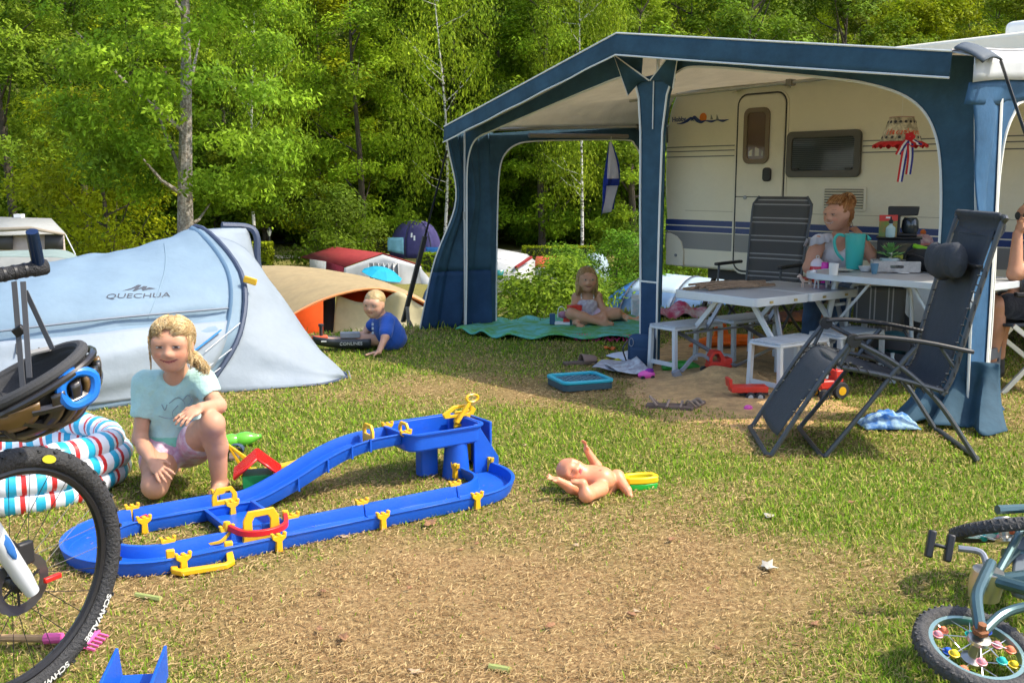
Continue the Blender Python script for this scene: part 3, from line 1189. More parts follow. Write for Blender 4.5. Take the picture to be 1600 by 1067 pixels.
b.prism(P, (0, CN, 0), (1, 0, 0), (0, 0, 1), (0, -1, 0), .012).build('wheel_arch', mat('arch', (.04, .04, .04), .8), car)
# emblem: word, waves, sun, sails
ex, ez = AP(1061, 187, CN)
text_obj('emblem_word', 'Hobby', .07, m_cblue, car, (ex, CN - .002, ez), (math.pi / 2, 0, 0), .0015, bold=.0012)
em = bpy.data.objects.new('emblem', None)


def epx(u, v):
    t_, z_ = AP(u, v, CN)
    return (t_, z_)


def ribbon(name, pts, ws, m, y):
    P = spline([(p[0], 0, p[1]) for p in pts], 6)
    W = np.interp(np.linspace(0, 1, len(P)), np.linspace(0, 1, len(ws)), ws)
    b = MB()
    rows_ = []
    for i, p in enumerate(P):
        d = (P[min(i + 1, len(P) - 1)] - P[max(i - 1, 0)]).normalized()
        s_ = V((-d.z, 0, d.x)) * W[i]
        rows_.append((V((p.x + s_.x, y, p.z + s_.z)), V((p.x - s_.x, y, p.z - s_.z))))
    b.grid(lambda a, c: rows_[round(a * (len(rows_) - 1))][round(c)], len(rows_) - 1, 1)
    return b.build(name, m, car, solid=.002)


ribbon('emblem_wave', [epx(*p) for p in ((1058, 194), (1066, 193), (1074, 189), (1080, 185), (1084, 189))], [.003, .008, .016, .012, .004], m_cblue, CN - .003)
ribbon('emblem_wave', [epx(*p) for p in ((1080, 189), (1085, 184), (1090, 188), (1096, 191), (1103, 189), (1112, 190), (1121, 188), (1130, 189), (1139, 187))], [.004, .018, .02, .014, .005, .012, .004, .012, .002], m_cblue, CN - .005)
sxz = epx(1099, 184)
MB().lathe([(0, .003), (.046, .003), (.046, 0)], (sxz[0], CN - .002, sxz[1]), 20, axis=(0, -1, 0)).build('emblem_sun', mat('emblem_orange', (.75, .20, .02), .5), car)
for u in (1112, 1121):
    a, c = epx(u, 187), epx(u, 179)
    MB().prism([(0, 0), (.035, 0), (.006, c[1] - a[1])], (a[0] - .015, CN - .001, a[1]), (1, 0, 0), (0, 0, 1), (0, -1, 0), .002).build('emblem_sail', mat('emblem_grey', (.22, .24, .2), .6), car)
recentre(car, 2.8, CN + 1.1)

# ------------------------------------------------------------------ awning
aw = thing('awning', 'dark blue caravan awning with open sides, cream ceiling and white piping', 'awning')
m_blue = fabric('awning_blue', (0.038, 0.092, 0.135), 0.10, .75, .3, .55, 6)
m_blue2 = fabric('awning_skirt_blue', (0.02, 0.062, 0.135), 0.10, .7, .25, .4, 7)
m_blue_sun = fabric('awning_blue_sun_baked', (0.045, 0.13, 0.25), 0.2, .7, .25, .6, 7)  # awning blue made brighter: sunlight on the right side put into the colour
m_ceil = fabric('awning_ceiling', (0.66, 0.60, 0.48), 0.5, .8, .10, .45, 55)
m_pipe = mat('white_piping', (0.72, 0.72, 0.66), .6)
m_band = fabric('awning_white_band', (0.70, 0.72, 0.72), .3, .6, .08, .1, 8)
OV = -.25
A_, B_, C_ = (.08, 1.81), (2.205, 2.37), (4.70, 2.01)
BK = [(0.0, 1.93), (.05, 2.10), (.16, 2.25), (.5, 2.27), (2.2, 2.27), (4.78, 2.27)]


def lerp(a, b, t):
    return a + (b - a) * t


def front_z(t):
    return lerp(A_[1], B_[1], (t - A_[0]) / (B_[0] - A_[0])) if t < B_[0] else lerp(B_[1], C_[1], (t - B_[0]) / (C_[0] - B_[0]))


def roof_pt(s, n):
    "s 0..1 across, n 0..1 front to back"
    tf = lerp(A_[0], B_[0], s / .45) if s < .45 else lerp(B_[0], C_[0], (s - .45) / .55)
    zf = front_z(tf)
    ks = [0, .05, .1, .18, .45, 1]
    tb_ = np.interp(s, ks, [p[0] for p in BK])
    zb = np.interp(s, ks, [p[1] for p in BK])
    sag = -.035 * math.sin(math.pi * n) * (1 - .6 * abs(math.cos(s * math.pi * 2.2)))
    return V((lerp(tf, tb_, n), lerp(OV, CN - .02, n), lerp(zf, zb, n) + sag + .006 * math.sin(s * 31 + n * 4) * math.sin(math.pi * n)))


MB().grid(lambda a, c: roof_pt(a, c), 60, 16).build('roof', m_ceil, aw, solid=.006, off=1)


def roof_z_at(t, n):
    "height of the roof above plan point (t, n)"
    best, bs = 9, 0
    nn_ = (n - OV) / (CN - .02 - OV)
    for k in range(201):
        p = roof_pt(k / 200, nn_)
        if abs(p.x - t) < best:
            best, bs = abs(p.x - t), p.z
    return bs


# front valance
def val(a, c):
    s = a
    p = roof_pt(s, 0)
    h = .135 + .015 * math.sin(s * 3)
    return V((p.x, OV - .004 - .012 * c + .006 * math.sin(s * 60) * c, p.z + .012 - h * c))


va = MB().grid(val, 64, 4).build('front_valance', m_blue, aw, solid=.004)
for e, m_ in ((0, m_pipe), (1, m_pipe)):
    MB().tube([val(i / 60, e) + V((0, -.004, 0)) for i in range(61)], .0065, 5).build('valance_piping', m_pipe, va)


def outline(px_pts, n):
    return [AP(u, v, n) for u, v in px_pts]


def panel(name, pts, n, m, th=.006, pipe=None):
    o = MB().prism(pts, (0, n, 0), (1, 0, 0), (0, 0, 1), (0, 1, 0), th).build(name, m, aw, smooth=0)
    if pipe:
        MB().tube([(p[0], n - .004, p[1]) for p in pipe], .008, 5).build('piping', m_pipe, o)
    return o


# left half of the front: band below the roof that curves into the corner leg
low = [(.035, .02), (.055, .6), (.062, 1.1), (.068, 1.42), (.10, 1.58), (.17, 1.69), (.28, 1.745), (.42, 1.775), (.8, 1.86), (1.3, 1.97), (1.7, 2.055), (2.0, 2.11), (2.2, 2.09)]
low = [(p.x, p.z) for p in spline([(a, 0, c) for a, c in low], 4)]
up_ = [(t_, roof_z_at(t_, 0) - .012) for t_ in np.linspace(2.22, .02, 16)]
panel('front_band', low + up_ + [(.0, .02)], .0, m_blue, .006, low)
# centre pole sleeve and its bat wing ties
cl_, cr_ = 2.235, 2.43
cs = [(cl_ + .03, .05), (cl_ + .02, .6), (cl_, 1.2), (cl_ - .01, 1.7), (cl_ - .035, 1.95), (cl_ - .075, 2.06), (cl_ - .02, 2.09), (2.33, 2.10), (cr_ + .04, 2.09), (cr_ + .09, 2.06), (cr_ + .045, 1.95), (cr_ + .01, 1.7), (cr_, 1.2), (cr_ - .005, .6), (cr_, .05)]
cp_ = panel('centre_sleeve', cs, -.012, m_blue, .03)
for q in (cs[:6], cs[9:]):
    MB().tube([(a, -.02, c) for a, c in q], .008, 5).build('piping', m_pipe, cp_)
MB().tube([(2.345, -.02, 2.08), (2.345, -.02, 1.72)], .005, 5).build('zip', m_pipe, cp_)
MB().box((2.335, -.02, .62), (.18, .012, .012)).build('sleeve_seam', m_pipe, cp_)
MB().prism([(cl_ + .035, .05), (cl_ + .025, .62), (cr_ - .005, .62), (cr_ - .005, .05)], (0, -.018, 0), (1, 0, 0), (0, 0, 1), (0, -1, 0), .003).build('sleeve_skirt', m_blue2, cp_)
for tri in (((2.02, -.10, 2.26), (2.32, -.04, 2.06), (2.10, -.03, 1.97), (2.22, -.03, 2.06)), ((2.66, -.10, 2.29), (2.33, -.04, 2.06), (2.54, -.03, 1.99), (2.44, -.03, 2.05))):
    b = MB()
    b.quad(tri[0], tri[1], tri[3], tri[2])
    o = b.build('bat_wing', m_blue, aw, solid=.005)
    MB().tube([tri[2], tri[0], tri[1]], .006, 5).build('piping', m_pipe, o)
# right half: band, arch and leg
arch = [AP(u, v, 0) for u, v in ((1052, 118), (1075, 106), (1120, 106), (1200, 113), (1290, 122), (1350, 130), (1405, 146), (1440, 170), (1460, 205), (1469, 250), (1471, 320), (1467, 400), (1460, 500), (1450, 600), (1440, 648))]
arch = [(p.x, p.z) for p in spline([(a, 0, c) for a, c in arch], 4)]
RT = 4.76
topr = [(t_, roof_z_at(t_, 0) - .012) for t_ in np.linspace(RT - .03, 2.55, 16)]
panel('front_band', arch + [(4.60, .01), (RT + .03, .01), (RT, 1.2), (RT - .02, 2.0)] + topr, .0, m_blue, .006, arch)
MB().tube([(RT - .06, -.01, 1.97), (RT + .0, -.01, 1.2), (RT + .03, -.01, .02)], .008, 5).build('corner_piping', m_pipe, aw)


# loose curtain at the left corner leg
def curt(a, c):
    fold = .03 * math.sin(a * 17) * (0.3 + c) + .015 * math.sin(a * 31 + 1)
    t0, n0 = lerp(.02, -.02, a), lerp(-.22, .36, a)
    t1, n1 = lerp(-.24, .02, a), lerp(-.34, .40, a)
    k = c ** 1.6
    pinch = math.exp(-((c - .34) / .22) ** 2) * .15 * (1 - a)
    z = lerp(1.79, .0, c)
    return V((lerp(t0, t1, k) + fold + pinch * .2, lerp(n0, n1, k) + pinch + fold * .4, z))


MB().grid(lambda a, c: curt(a, c * .70), 26, 22).build('corner_curtain', m_blue, aw, solid=.004)
MB().grid(lambda a, c: curt(a, .70 + c * .30) + V((.001, -.002, 0)), 26, 10).build('curtain_skirt', m_blue2, aw, solid=.004)
MB().tube([curt(0, i / 24) + V((0, -.006, 0)) for i in range(25)], .007, 5).build('curtain_piping', m_pipe, aw)
# left side wall: band with rounded opening, seen from inside
op = rrect(1.93, 2.6, .30, 8)
oc = (1.335, .42)
outer = [(.32, 1.80), (1.3, 1.88), (2.64, 1.93), (2.64, .02), (2.28, .02)]
inn = [(x + oc[0], z + oc[1]) for x, z in op if z > -1.0]
inn = sorted([p for p in inn], key=lambda p: 0)
right_arc = [(2.30, .02), (2.30, 1.1), (2.295, 1.45), (2.26, 1.62), (2.18, 1.72), (2.05, 1.765), (1.3, 1.745), (.85, 1.725), (.62, 1.69), (.48, 1.60), (.415, 1.45), (.39, 1.1), (.375, .5), (.37, .02)]
wallp = [(.30, .02), (.30, 1.78), (1.3, 1.86), (2.1, 1.91), (2.64, 1.95), (2.64, .02)] + [(p.x, p.z) for p in spline([(a, 0, c) for a, c in right_arc], 4)]
sw = MB().prism(wallp, (0, 0, 0), (0, 1, 0), (0, 0, 1), (1, 0, 0), .006).build('side_wall', m_blue, aw, smooth=0)
MB().tube([(.008, p.x, p.z) for p in spline([(a, 0, c) for a, c in right_arc], 4)], .008, 5).build('piping', m_pipe, sw)
# rolled-up blind and roof poles
MB().tube([(.03, .75, 1.775), (.03, 2.05, 1.80)], .022, 8).build('rolled_blind', mat('rolled_blind', (.28, .25, .22), .8), aw)
m_pole = mat('awning_pole', (.42, .41, .38), .4, metal=.6)
for a, c in (((.05, .02, 1.80), (.05, CN - .02, 1.92)), ((2.25, -.02, 2.33), (2.25, CN - .03, 2.25)), ((4.70, .0, 2.0), (4.75, CN - .03, 2.24)),
             ((.06, .0, 1.79), (2.2, .02, 2.33)), ((2.2, .02, 2.33), (4.70, .02, 1.99)), ((.9, 1.2, 2.06), (4.2, 1.25, 2.14))):
    MB().tube([a, c], .0125, 8).build('roof_pole', m_pole, aw)
for p in ((.05, 2.2, 1.90), (1.2, 1.21, 2.07), (2.6, 1.23, 2.10)):
    MB().box(p, (.05, .07, .05)).build('pole_clamp', mat('clamp', (.2, .19, .17), .5), aw, bevel=.006)
for p0, p1 in (((.02, 0, .0), (.03, .0, 1.80)), ((2.34, .03, 0), (2.34, .03, 2.30)), ((4.74, .02, 0), (4.70, .02, 2.0))):
    MB().tube([p0, p1], .0125, 8).build('upright_pole', mat('pole_light', (.62, .62, .58), .4, metal=.4), aw)
    MB().tube([V(lerp(V(p0), V(p1), .56)), V(lerp(V(p0), V(p1), .60))], .019, 8).build('pole_collar', m_pole, aw)


# right side: corner flap, side wall with opening, roof edge band
def flap(a, c):
    w = .20 * (1 - c) ** .8 + .02
    return V((RT + .02 - .03 * a + .035 * c + .01 * math.sin(c * 9) + .03 * math.sin(a * 3) * (1 - c), -.20 * (1 - c) + a * (w + .12 * (1 - c)), 1.86 - 1.0 * c))


MB().grid(flap, 10, 14).build('corner_flap', m_blue_sun, aw, solid=.004)
arc2 = [SP(u, v, RT) for u, v in ((1600, 158), (1583, 178), (1570, 210), (1563, 250), (1558, 300), (1555, 360), (1552, 430), (1547, 520), (1540, 600))]
arc2 = [(2.2, 1.93), (1.6, 1.92), (1.2, 1.88)] + [(p[0], p[1]) for p in arc2]
arc2 = [(p.x, p.z) for p in spline([(a, 0, c) for a, c in arc2], 4)]
wallr = [(.0, .01), (.0, 1.98), (2.62, 2.2), (2.62, .3), (2.3, .3), (2.3, 1.9)] + arc2 + [(.50, .01)]
rs_ = MB().prism(wallr, (RT - .003, 0, 0), (0, 1, 0), (0, 0, 1), (1, 0, 0), .006).build('side_wall', m_blue_sun, aw, smooth=0)
MB().tube([(RT + .006, p[0], p[1]) for p in arc2], .008, 5).build('piping', m_pipe, rs_)
MB().tube([(RT + .01, .17, 1.80), (RT + .012, .20, 1.2), (RT + .012, .22, .3)], .014, 5, flat=.4).build('zip', m_pipe, rs_)


def eave(a, c):
    n_ = lerp(OV, 2.6, a)
    z = lerp(2.02, 2.27, a)
    return V((4.69 + .13 * c, n_, z - .035 * c + .006 * math.sin(a * 20)))


MB().grid(eave, 20, 3).build('eave', m_band, aw, solid=.005)
MB().grid(lambda a, c: eave(a, 1) + V((.004 * math.sin(a * 30) * c, 0, -.13 * c)), 24, 3).build('eave_band', m_band, aw, solid=.004)
MB().grid(lambda a, c: eave(a, 1) + V((-.02 - .02 * c + .025 * math.sin(a * 26) * c, 0, -.13 - (.11 + .02 * math.sin(a * 14)) * c)), 40, 4).build('side_valance', m_blue_sun, aw, solid=.004)
MB().tube([eave(i / 30, 0) + V((0, 0, .006)) for i in range(31)], .008, 5).build('eave_piping', mat('rope', (.45, .43, .42), .8), aw)
# corner cap and guy straps
b = MB()
b.grid(lambda a, c: eave(.005 + .07 * a, .15 + c * 1.0) + V((.03 * c, -.02, .02 + .02 * math.sin(math.pi * a) - .05 * c * c)), 6, 6)
b.build('corner_cap', mat('corner_pad', (.07, .09, .11), .7), aw, solid=.012)
E0 = eave(.06, 1) + V((.05, 0, -.03))
MB().beam(E0, E0 + V((.62, -.42, -1.05)), .028, .003, (1, 1, 0)).build('guy_strap', m_black, aw)
sk = G(630, 506)
skl = (V((sk.x, sk.y, 0)) - V((AL.x, AL.y, 0)))
foot = V((skl.dot(AE), skl.dot(AN), .02))
top = V((.04, -.2, 1.62))
mid_ = lerp(foot, top, .52)
MB().beam(top, mid_, .02, .003, (1, 0, 0)).build('guy_strap', m_black, aw)
MB().beam(mid_, foot, .045, .02, (1, 0, 0)).build('guy_strut', mat('strut_dark', (.06, .055, .05), .6), aw)
# right leg skirt spreading on the grass
def skirt(a, c):
    t_ = lerp(4.54, 4.90, a)
    n_ = lerp(-.02, .10, a)
    return V((t_ + (.25 * (a - .4)) * c ** 2 + .03 * math.sin(a * 9) * c, n_ - .26 * c ** 1.5 + .07 * math.sin(a * 19 + 1) * c ** .7, .34 * (1 - c) ** 1.1 + .012 + .02 * abs(math.sin(a * 14)) * c))


MB().grid(skirt, 32, 14).build('leg_skirt', m_blue, aw, solid=.005)
aw.location = V((AL.x, AL.y, 0))
aw.rotation_euler = (0, 0, AROT)
# ================================================================== tents
def csec(pts, n):
    return spline(pts, n)


def surf_from_sections(secs, na, nc):
    "bicubic-ish surface through equally long sections; returns f(a, c)"
    m_ = len(secs[0])
    cols_ = [spline([s[k] for s in secs], na) for k in range(m_)]
    N = len(cols_[0])
    cache = {}

    def row(i):
        if i not in cache:
            cache[i] = spline([cols_[k][i] for k in range(m_)], nc)
        return cache[i]

    def f(a, c):
        x = a * (N - 1)
        i = min(N - 2, int(x))
        r0, r1 = row(i), row(i + 1)
        M = len(r0)
        y = c * (M - 1)
        j = min(M - 2, int(y))
        fx, fy = x - i, y - j
        return (r0[j] * (1 - fx) + r1[j] * fx) * (1 - fy) + (r0[j + 1] * (1 - fx) + r1[j + 1] * fx) * fy
    return f


def normal_of(f, a, c, e=.004):
    return (f(min(1, a + e), c) - f(max(0, a - e), c)).cross(f(a, min(1, c + e)) - f(a, max(0, c - e))).normalized()


m_sil = fabric('popup_blue', (0.26, 0.37, 0.47), .28, .58, .08, .4, 7)
m_sil2 = fabric('popup_silver', (0.36, 0.42, 0.48), .25, .55, .08, .45, 8)
m_hoop = mat('popup_hoop', (.05, .07, .12), .6)
m_logo = mat('dark_print', (.05, .06, .08), .6)
m_strapb = mat('bright_blue_strap', (.02, .22, .62), .5)
pop_o = V((-2.6, 7.2, 0))
pop = thing('popup_tent', 'pale blue pop-up tent with dark hoop and printed mountain emblem', 'tent', pop_o)


def W_(pts):
    return [V(p) - pop_o for p in pts]


secs = [W_([(-4.35, 6.2, 0), (-4.38, 6.25, .12), (-4.42, 6.5, .30), (-4.45, 6.8, .36), (-4.45, 7.1, .22), (-4.45, 7.4, 0)]),
        W_([(-3.45, 5.72, 0), (-3.42, 5.80, .33), (-3.32, 6.25, .66), (-3.13, 7.0, .80), (-3.15, 7.7, .5), (-3.2, 8.05, 0)]),
        W_([(-2.65, 5.86, 0), (-2.60, 5.98, .38), (-2.62, 6.5, .74), (-2.70, 7.2, .865), (-2.82, 7.8, .52), (-2.9, 8.2, 0)]),
        W_([(-1.98, 6.45, 0), (-1.79, 6.68, .36), (-1.85, 6.98, .74), (-2.28, 7.40, 1.03), (-2.60, 7.9, .62), (-2.75, 8.3, 0)])]
fm = surf_from_sections(secs, 10, 10)


def fmw(a, c):
    p = fm(a, c)
    n_ = normal_of(fm, a, c)
    w = .012 * math.sin(a * 9 + c * 26) * math.exp(-((c - .2) / .12) ** 2) + .007 * math.sin(c * 60 + a * 7) * math.exp(-((c - .58) / .06) ** 2) + .004 * math.sin(a * 40 + c * 13)
    # slack fold across the door
    w -= .05 * math.exp(-((c - (.215 + .05 * a)) / .022) ** 2) * sm(a * 3) * (1 - sm((a - .9) * 10))
    return p + n_ * float(w)


MB().grid(fmw, 64, 70).build('main_panel', m_sil, pop, solid=.003)


def fl(a, c):      # door flap hanging below the slit
    cc = lerp(.222 + .05 * a, .015, c)
    aa = .30 + a * .66
    cc = lerp(.21 + .05 * aa, .015, c)
    return fm(aa, cc) + normal_of(fm, aa, cc) * (-.028 - .02 * math.sin(math.pi * c) - .012 * math.sin(aa * 22 + c * 5))


if fm(.6, .3).y < fm(.6, .7).y:
    sgn = 1 if normal_of(fm, .6, .3).y > 0 else -1
else:
    sgn = 1
FN = -1 if normal_of(fm, .6, .25).y > 0 else 1      # outward sign


def on_pop(aa, cc, d):
    return fm(aa, cc) + normal_of(fm, aa, cc) * (FN * d)


MB().grid(lambda a, c: on_pop(.42 + .55 * a, lerp(.20 + .045 * (.42 + .55 * a), .02, c), .015 + .018 * math.sin(math.pi * c) + .01 * math.sin(a * 11 + c * 4) + .012 * math.sin(c * 16 + a * 5) * (1 - a)), 36, 22).build('door_flap', m_sil2, pop, solid=.003)
MB().tube([on_pop(.44 + .52 * k / 20, .232 + .05 * (.44 + .52 * k / 20), .012) for k in range(21)], .007, 5).build('door_zip', mat('zip_grey', (.18, .21, .25), .7), pop)
for pts in ([(.44, .20), (.52, .14), (.62, .10), (.70, .095)], [(.86, .11), (.91, .16), (.95, .21)]):
    MB().tube([on_pop(a, c, .045) for a, c in pts], .010, 5, flat=.4).build('blue_strap', m_strapb, pop)
for a, c in ((.55, .215), (.60, .20), (.62, .07)):
    MB().tube([on_pop(a, c, .03), on_pop(a + .01, c - .03, .04)], .005, 5).build('toggle', m_black, pop)
# hoops
MB().tube([fm(.995, k / 30) + V((.012, -.004, .002)) for k in range(31)], .018, 7).build('hoop', m_hoop, pop)
MB().tube([fm(.965, .08 + k * .5 / 24) + normal_of(fm, .965, .08 + k * .5 / 24) * (FN * .006) for k in range(25)], .022, 6, flat=.35).build('hoop_sleeve', mat('sleeve_blue', (.16, .26, .36), .6), pop)
# tail panel
tail = [W_([(-1.98, 6.45, 0), (-1.79, 6.68, .36), (-1.85, 6.98, .74), (-2.16, 7.30, .97), (-2.28, 7.40, 1.0)]),
        W_([(-1.62, 6.60, 0), (-1.56, 6.78, .22), (-1.60, 7.02, .47), (-1.78, 7.35, .68), (-1.98, 7.62, .85)]),
        W_([(-1.28, 6.76, 0), (-1.29, 6.86, .10), (-1.34, 7.02, .19), (-1.45, 7.22, .26), (-1.72, 7.72, .42)]),
        W_([(-1.15, 7.00, 0.0), (-1.16, 7.02, .015), (-1.17, 7.05, .02), (-1.22, 7.12, .02), (-1.35, 7.40, .0)])]
ft_ = surf_from_sections(tail, 8, 8)


def ftw(a, c):
    n_ = normal_of(ft_, a, c)
    return ft_(a, c) + n_ * (.008 * math.sin(c * 30 + a * 3) * math.exp(-((c - .12) / .12) ** 2) + .005 * math.sin(c * 17 - a * 9)) * (1 if a < .99 else 0)


MB().grid(ftw, 30, 34).build('tail_panel', m_sil2, pop, solid=.003)
MB().tube([ft_(k / 24, 0) + V((0, 0, .004)) for k in range(13, 25)] + [ft_(1, k / 8) + V((0, 0, .004)) for k in range(1, 9)], .011, 6).build('tail_hoop', m_hoop, pop)
# rear lobe with second hoop
rear = [W_([(-2.28, 7.40, 1.0), (-2.36, 7.55, .95), (-2.5, 7.8, .72)]), W_([(-2.22, 7.75, 1.00), (-2.3, 7.9, .9), (-2.45, 8.1, .6)]),
        W_([(-2.05, 8.0, .99), (-2.12, 8.12, .85), (-2.3, 8.3, .5)])]
fr_ = surf_from_sections(rear, 6, 6)
MB().grid(fr_, 12, 12).build('rear_lobe', m_sil, pop, solid=.003)
back = [W_([(-2.28, 7.40, 1.0), (-1.98, 7.62, .85), (-1.72, 7.72, .42)]), W_([(-2.05, 8.0, .99), (-2.0, 8.0, .72), (-1.95, 8.05, .3)])]
fb_ = surf_from_sections([back[0], W_([(-2.16, 7.7, 1.0), (-1.99, 7.80, .78), (-1.85, 7.9, .36)]), back[1]], 6, 6)
MB().grid(fb_, 12, 12).build('rear_panel', m_sil2, pop, solid=.003)
h2 = W_([(-2.22, 7.88, 1.015), (-2.05, 8.0, .995), (-1.99, 8.01, .92), (-1.99, 8.01, .72), (-1.95, 8.05, .3), (-1.93, 8.05, 0)])
MB().tube(spline(h2, 6), .028, 7).build('hoop', m_hoop, pop)
yt = on_pop(.995, .36, .03)
MB().box(yt + V((.05, -.02, 0)), (.09, .02, .045), (0, .3, 0)).build('yellow_tab', mat('yellow_tab', (.75, .42, .02), .6), pop, bevel=.006)
for a, c in ((.93, .20), (.935, .12), (.94, .06)):
    p0 = on_pop(.99, c + .03, .03)
    MB().tube([p0, on_pop(a, c - .05, .05)], .003, 5).build('guy_loop', mat('guy_white', (.7, .72, .75), .6), pop)


# emblem and lettering follow the cloth
def find_ac(u, v):
    best, r_ = 1e9, (0.5, .5)
    for i in range(100):
        for j in range(5, 60):
            p = fm(i / 99, j / 100) + pop_o - V((0, 0, CAMH))
            w_ = p.dot(_fw)
            du, dv = 800 + 1600 * p.x / w_ - u, 533.5 - 1600 * p.dot(_up) / w_ - v
            if du * du + dv * dv < best:
                best, r_ = du * du + dv * dv, (i / 99, j / 100)
    return r_


def on_cloth(a, c):
    return fmw(a, c) + normal_of(fm, a, c) * (FN * .0045)


for a0 in (.36, .80):
    MB().tube([on_cloth(a0 + .03 * k / 20, .27 + .26 * k / 20) for k in range(21)], .0025, 5).build('seam', mat('seam_grey', (.20, .30, .38), .7), pop)
for u_p, v_p in ((330, 616), (150, 640), (545, 590)):
    pp = G(u_p, v_p) - pop_o
    MB().tube([pp + V((.02, -.02, -.02)), pp + V((0, 0, .05)), pp + V((-.015, .0, .045))], .004, 5).build('tent_peg', m_steel, pop)
qa, qc = find_ac(215, 461)
q0 = on_pop(qa, qc, 0)
ka = .1 / (on_pop(qa + .05, qc, 0) - on_pop(qa - .05, qc, 0)).length
kc = .1 / (on_pop(qa, qc + .05, 0) - on_pop(qa, qc - .05, 0)).length
text_obj('lettering', 'QUECHUA', .066, m_logo, pop, (0, 0, 0), (0, 0, 0), 0.0, bend=lambda co: on_cloth(qa + co.x * ka, qc + co.y * kc), xs=1.25)
ic = [(-.10, 0), (-.045, .03), (-.01, .065), (.015, .06), (-.005, .02), (.03, .05), (.055, .045), (.045, .02), (.065, .035), (.11, .018), (.06, .012), (.03, 0), (.018, .025), (-.02, -.003), (-.035, -.003), (-.02, .03), (-.05, .012)]
b = MB()
b._add([on_cloth(qa + (x - .01) * ka, qc + (y + .052) * kc) for x, y in ic], [tuple(range(len(ic)))])
b.build('emblem', m_logo, pop, smooth=0)


# ------------------------------------------------------------------ lower terrace tents
def px_surface(name, rows_, m, parent, o, na=6, nc=6, solid=.01, fold=0.0, nf=20):
    "rows of (u, v, depth) surveyed points -> cloth"
    S = [[DY(*p) - o for p in r] for r in rows_]
    f = surf_from_sections(S, na, nc)

    def g(a, c):
        p = f(a, c)
        if fold:
            p = p + V((0, 0, -fold * abs(math.sin(a * nf * math.pi / 2))))
        return p
    return MB().grid(g, (len(rows_) - 1) * na * 2, (len(rows_[0]) - 1) * nc).build(name, m, parent, solid=solid), f


m_beige = fabric('canvas_beige', (.42, .32, .17), .22, .85, .12, .2, 4)
m_orange = fabric('canvas_orange', (.80, .11, .01), .5, .8, .12, .1, 4)
m_creamc = fabric('canvas_cream', (.66, .58, .36), .3, .85, .1, .25, 5)
m_navy = fabric('canvas_navy', (.05, .055, .10), .15, .8)
o = V((-3.6, 23.5, H0(-3.6, 23.5)))
t = thing('tunnel_tent', 'long beige vaulted tent with orange inside below the slope edge', 'tent', o)
fr = [(425, 520, 22), (450, 497, 22), (495, 472, 22.2), (545, 456, 22.4), (590, 451, 22.6), (640, 462, 22.8), (676, 482, 23), (702, 515, 23)]
md = [(380, 520, 24), (395, 478, 24), (430, 448, 24.2), (480, 434, 24.4), (530, 434, 24.6), (590, 440, 24.8), (650, 462, 25), (690, 500, 25)]
bk = [(300, 520, 27), (318, 455, 27), (350, 428, 27.2), (400, 416, 27.4), (460, 416, 27.6), (520, 424, 27.8), (585, 438, 28), (640, 470, 28)]
bk2 = [(210, 520, 30), (240, 470, 30), (280, 440, 30.2), (330, 428, 30.4), (400, 424, 30.6), (470, 430, 30.8), (540, 445, 31), (600, 480, 31)]
_, fbg = px_surface('roof', [fr, md, bk, bk2], m_beige, t, o, 8, 6, .02, .05, 16)
MB().tube([fbg(0, k / 40) + V((0, -.02, 0)) for k in range(41)], .03, 6).build('roof_edge', mat('edge_orange', (.75, .28, .10), .7), t)
def bgp(u, v, d=22.9):
    return DY(u, v, d) - o


b = MB()
b.quad(bgp(432, 560, 21.9), bgp(505, 560, 21.9), bgp(505, 470, 22), bgp(470, 486, 21.9), bgp(440, 505, 21.8))
b.build('inner_wall', m_orange, t, solid=.02)
b = MB()
b.quad(bgp(505, 560, 23.2), bgp(522, 560, 23.2), bgp(524, 458, 23.2), bgp(505, 462, 23.2))
b.build('door_gap', m_navy, t, solid=.02)
px_surface('front_panel', [[(519, 560, 22.7), (522, 500, 22.75), (526, 461, 22.8)], [(560, 560, 22.6), (560, 510, 22.75), (560, 472, 22.8)], [(600, 560, 22.65), (598, 510, 22.8), (594, 471, 22.8)],
                           [(622, 560, 22.6), (622, 500, 22.7), (623, 456, 22.6)], [(660, 560, 22.7), (655, 510, 22.9), (652, 474, 22.9)], [(705, 560, 22.6), (702, 530, 22.9), (700, 500, 22.9)]], m_creamc, t, o, 6, 6, .02)
b = MB()
b.quad(bgp(520, 500, 23.6), bgp(700, 520, 23.6), bgp(660, 470, 23.6), bgp(590, 452, 23.6), bgp(530, 458, 23.6))
b.build('inner_wall', m_orange, t, solid=.02)

# red roofed trailer tent
m_red = fabric('canvas_red', (.30, .035, .035), .2, .8, .1, .1, 3)
m_maroon = fabric('canvas_maroon', (.22, .02, .04), .2, .8)
m_white = fabric('canvas_white', (.68, .68, .66), .3, .85, .06, .3, 3)
o = V((-5.6, 46, H0(-5.6, 46)))
t = thing('trailer_tent', 'trailer tent with dark red gable roof and white walls', 'tent', o)


def Q(u, v, d):
    return DY(u, v, d) - o


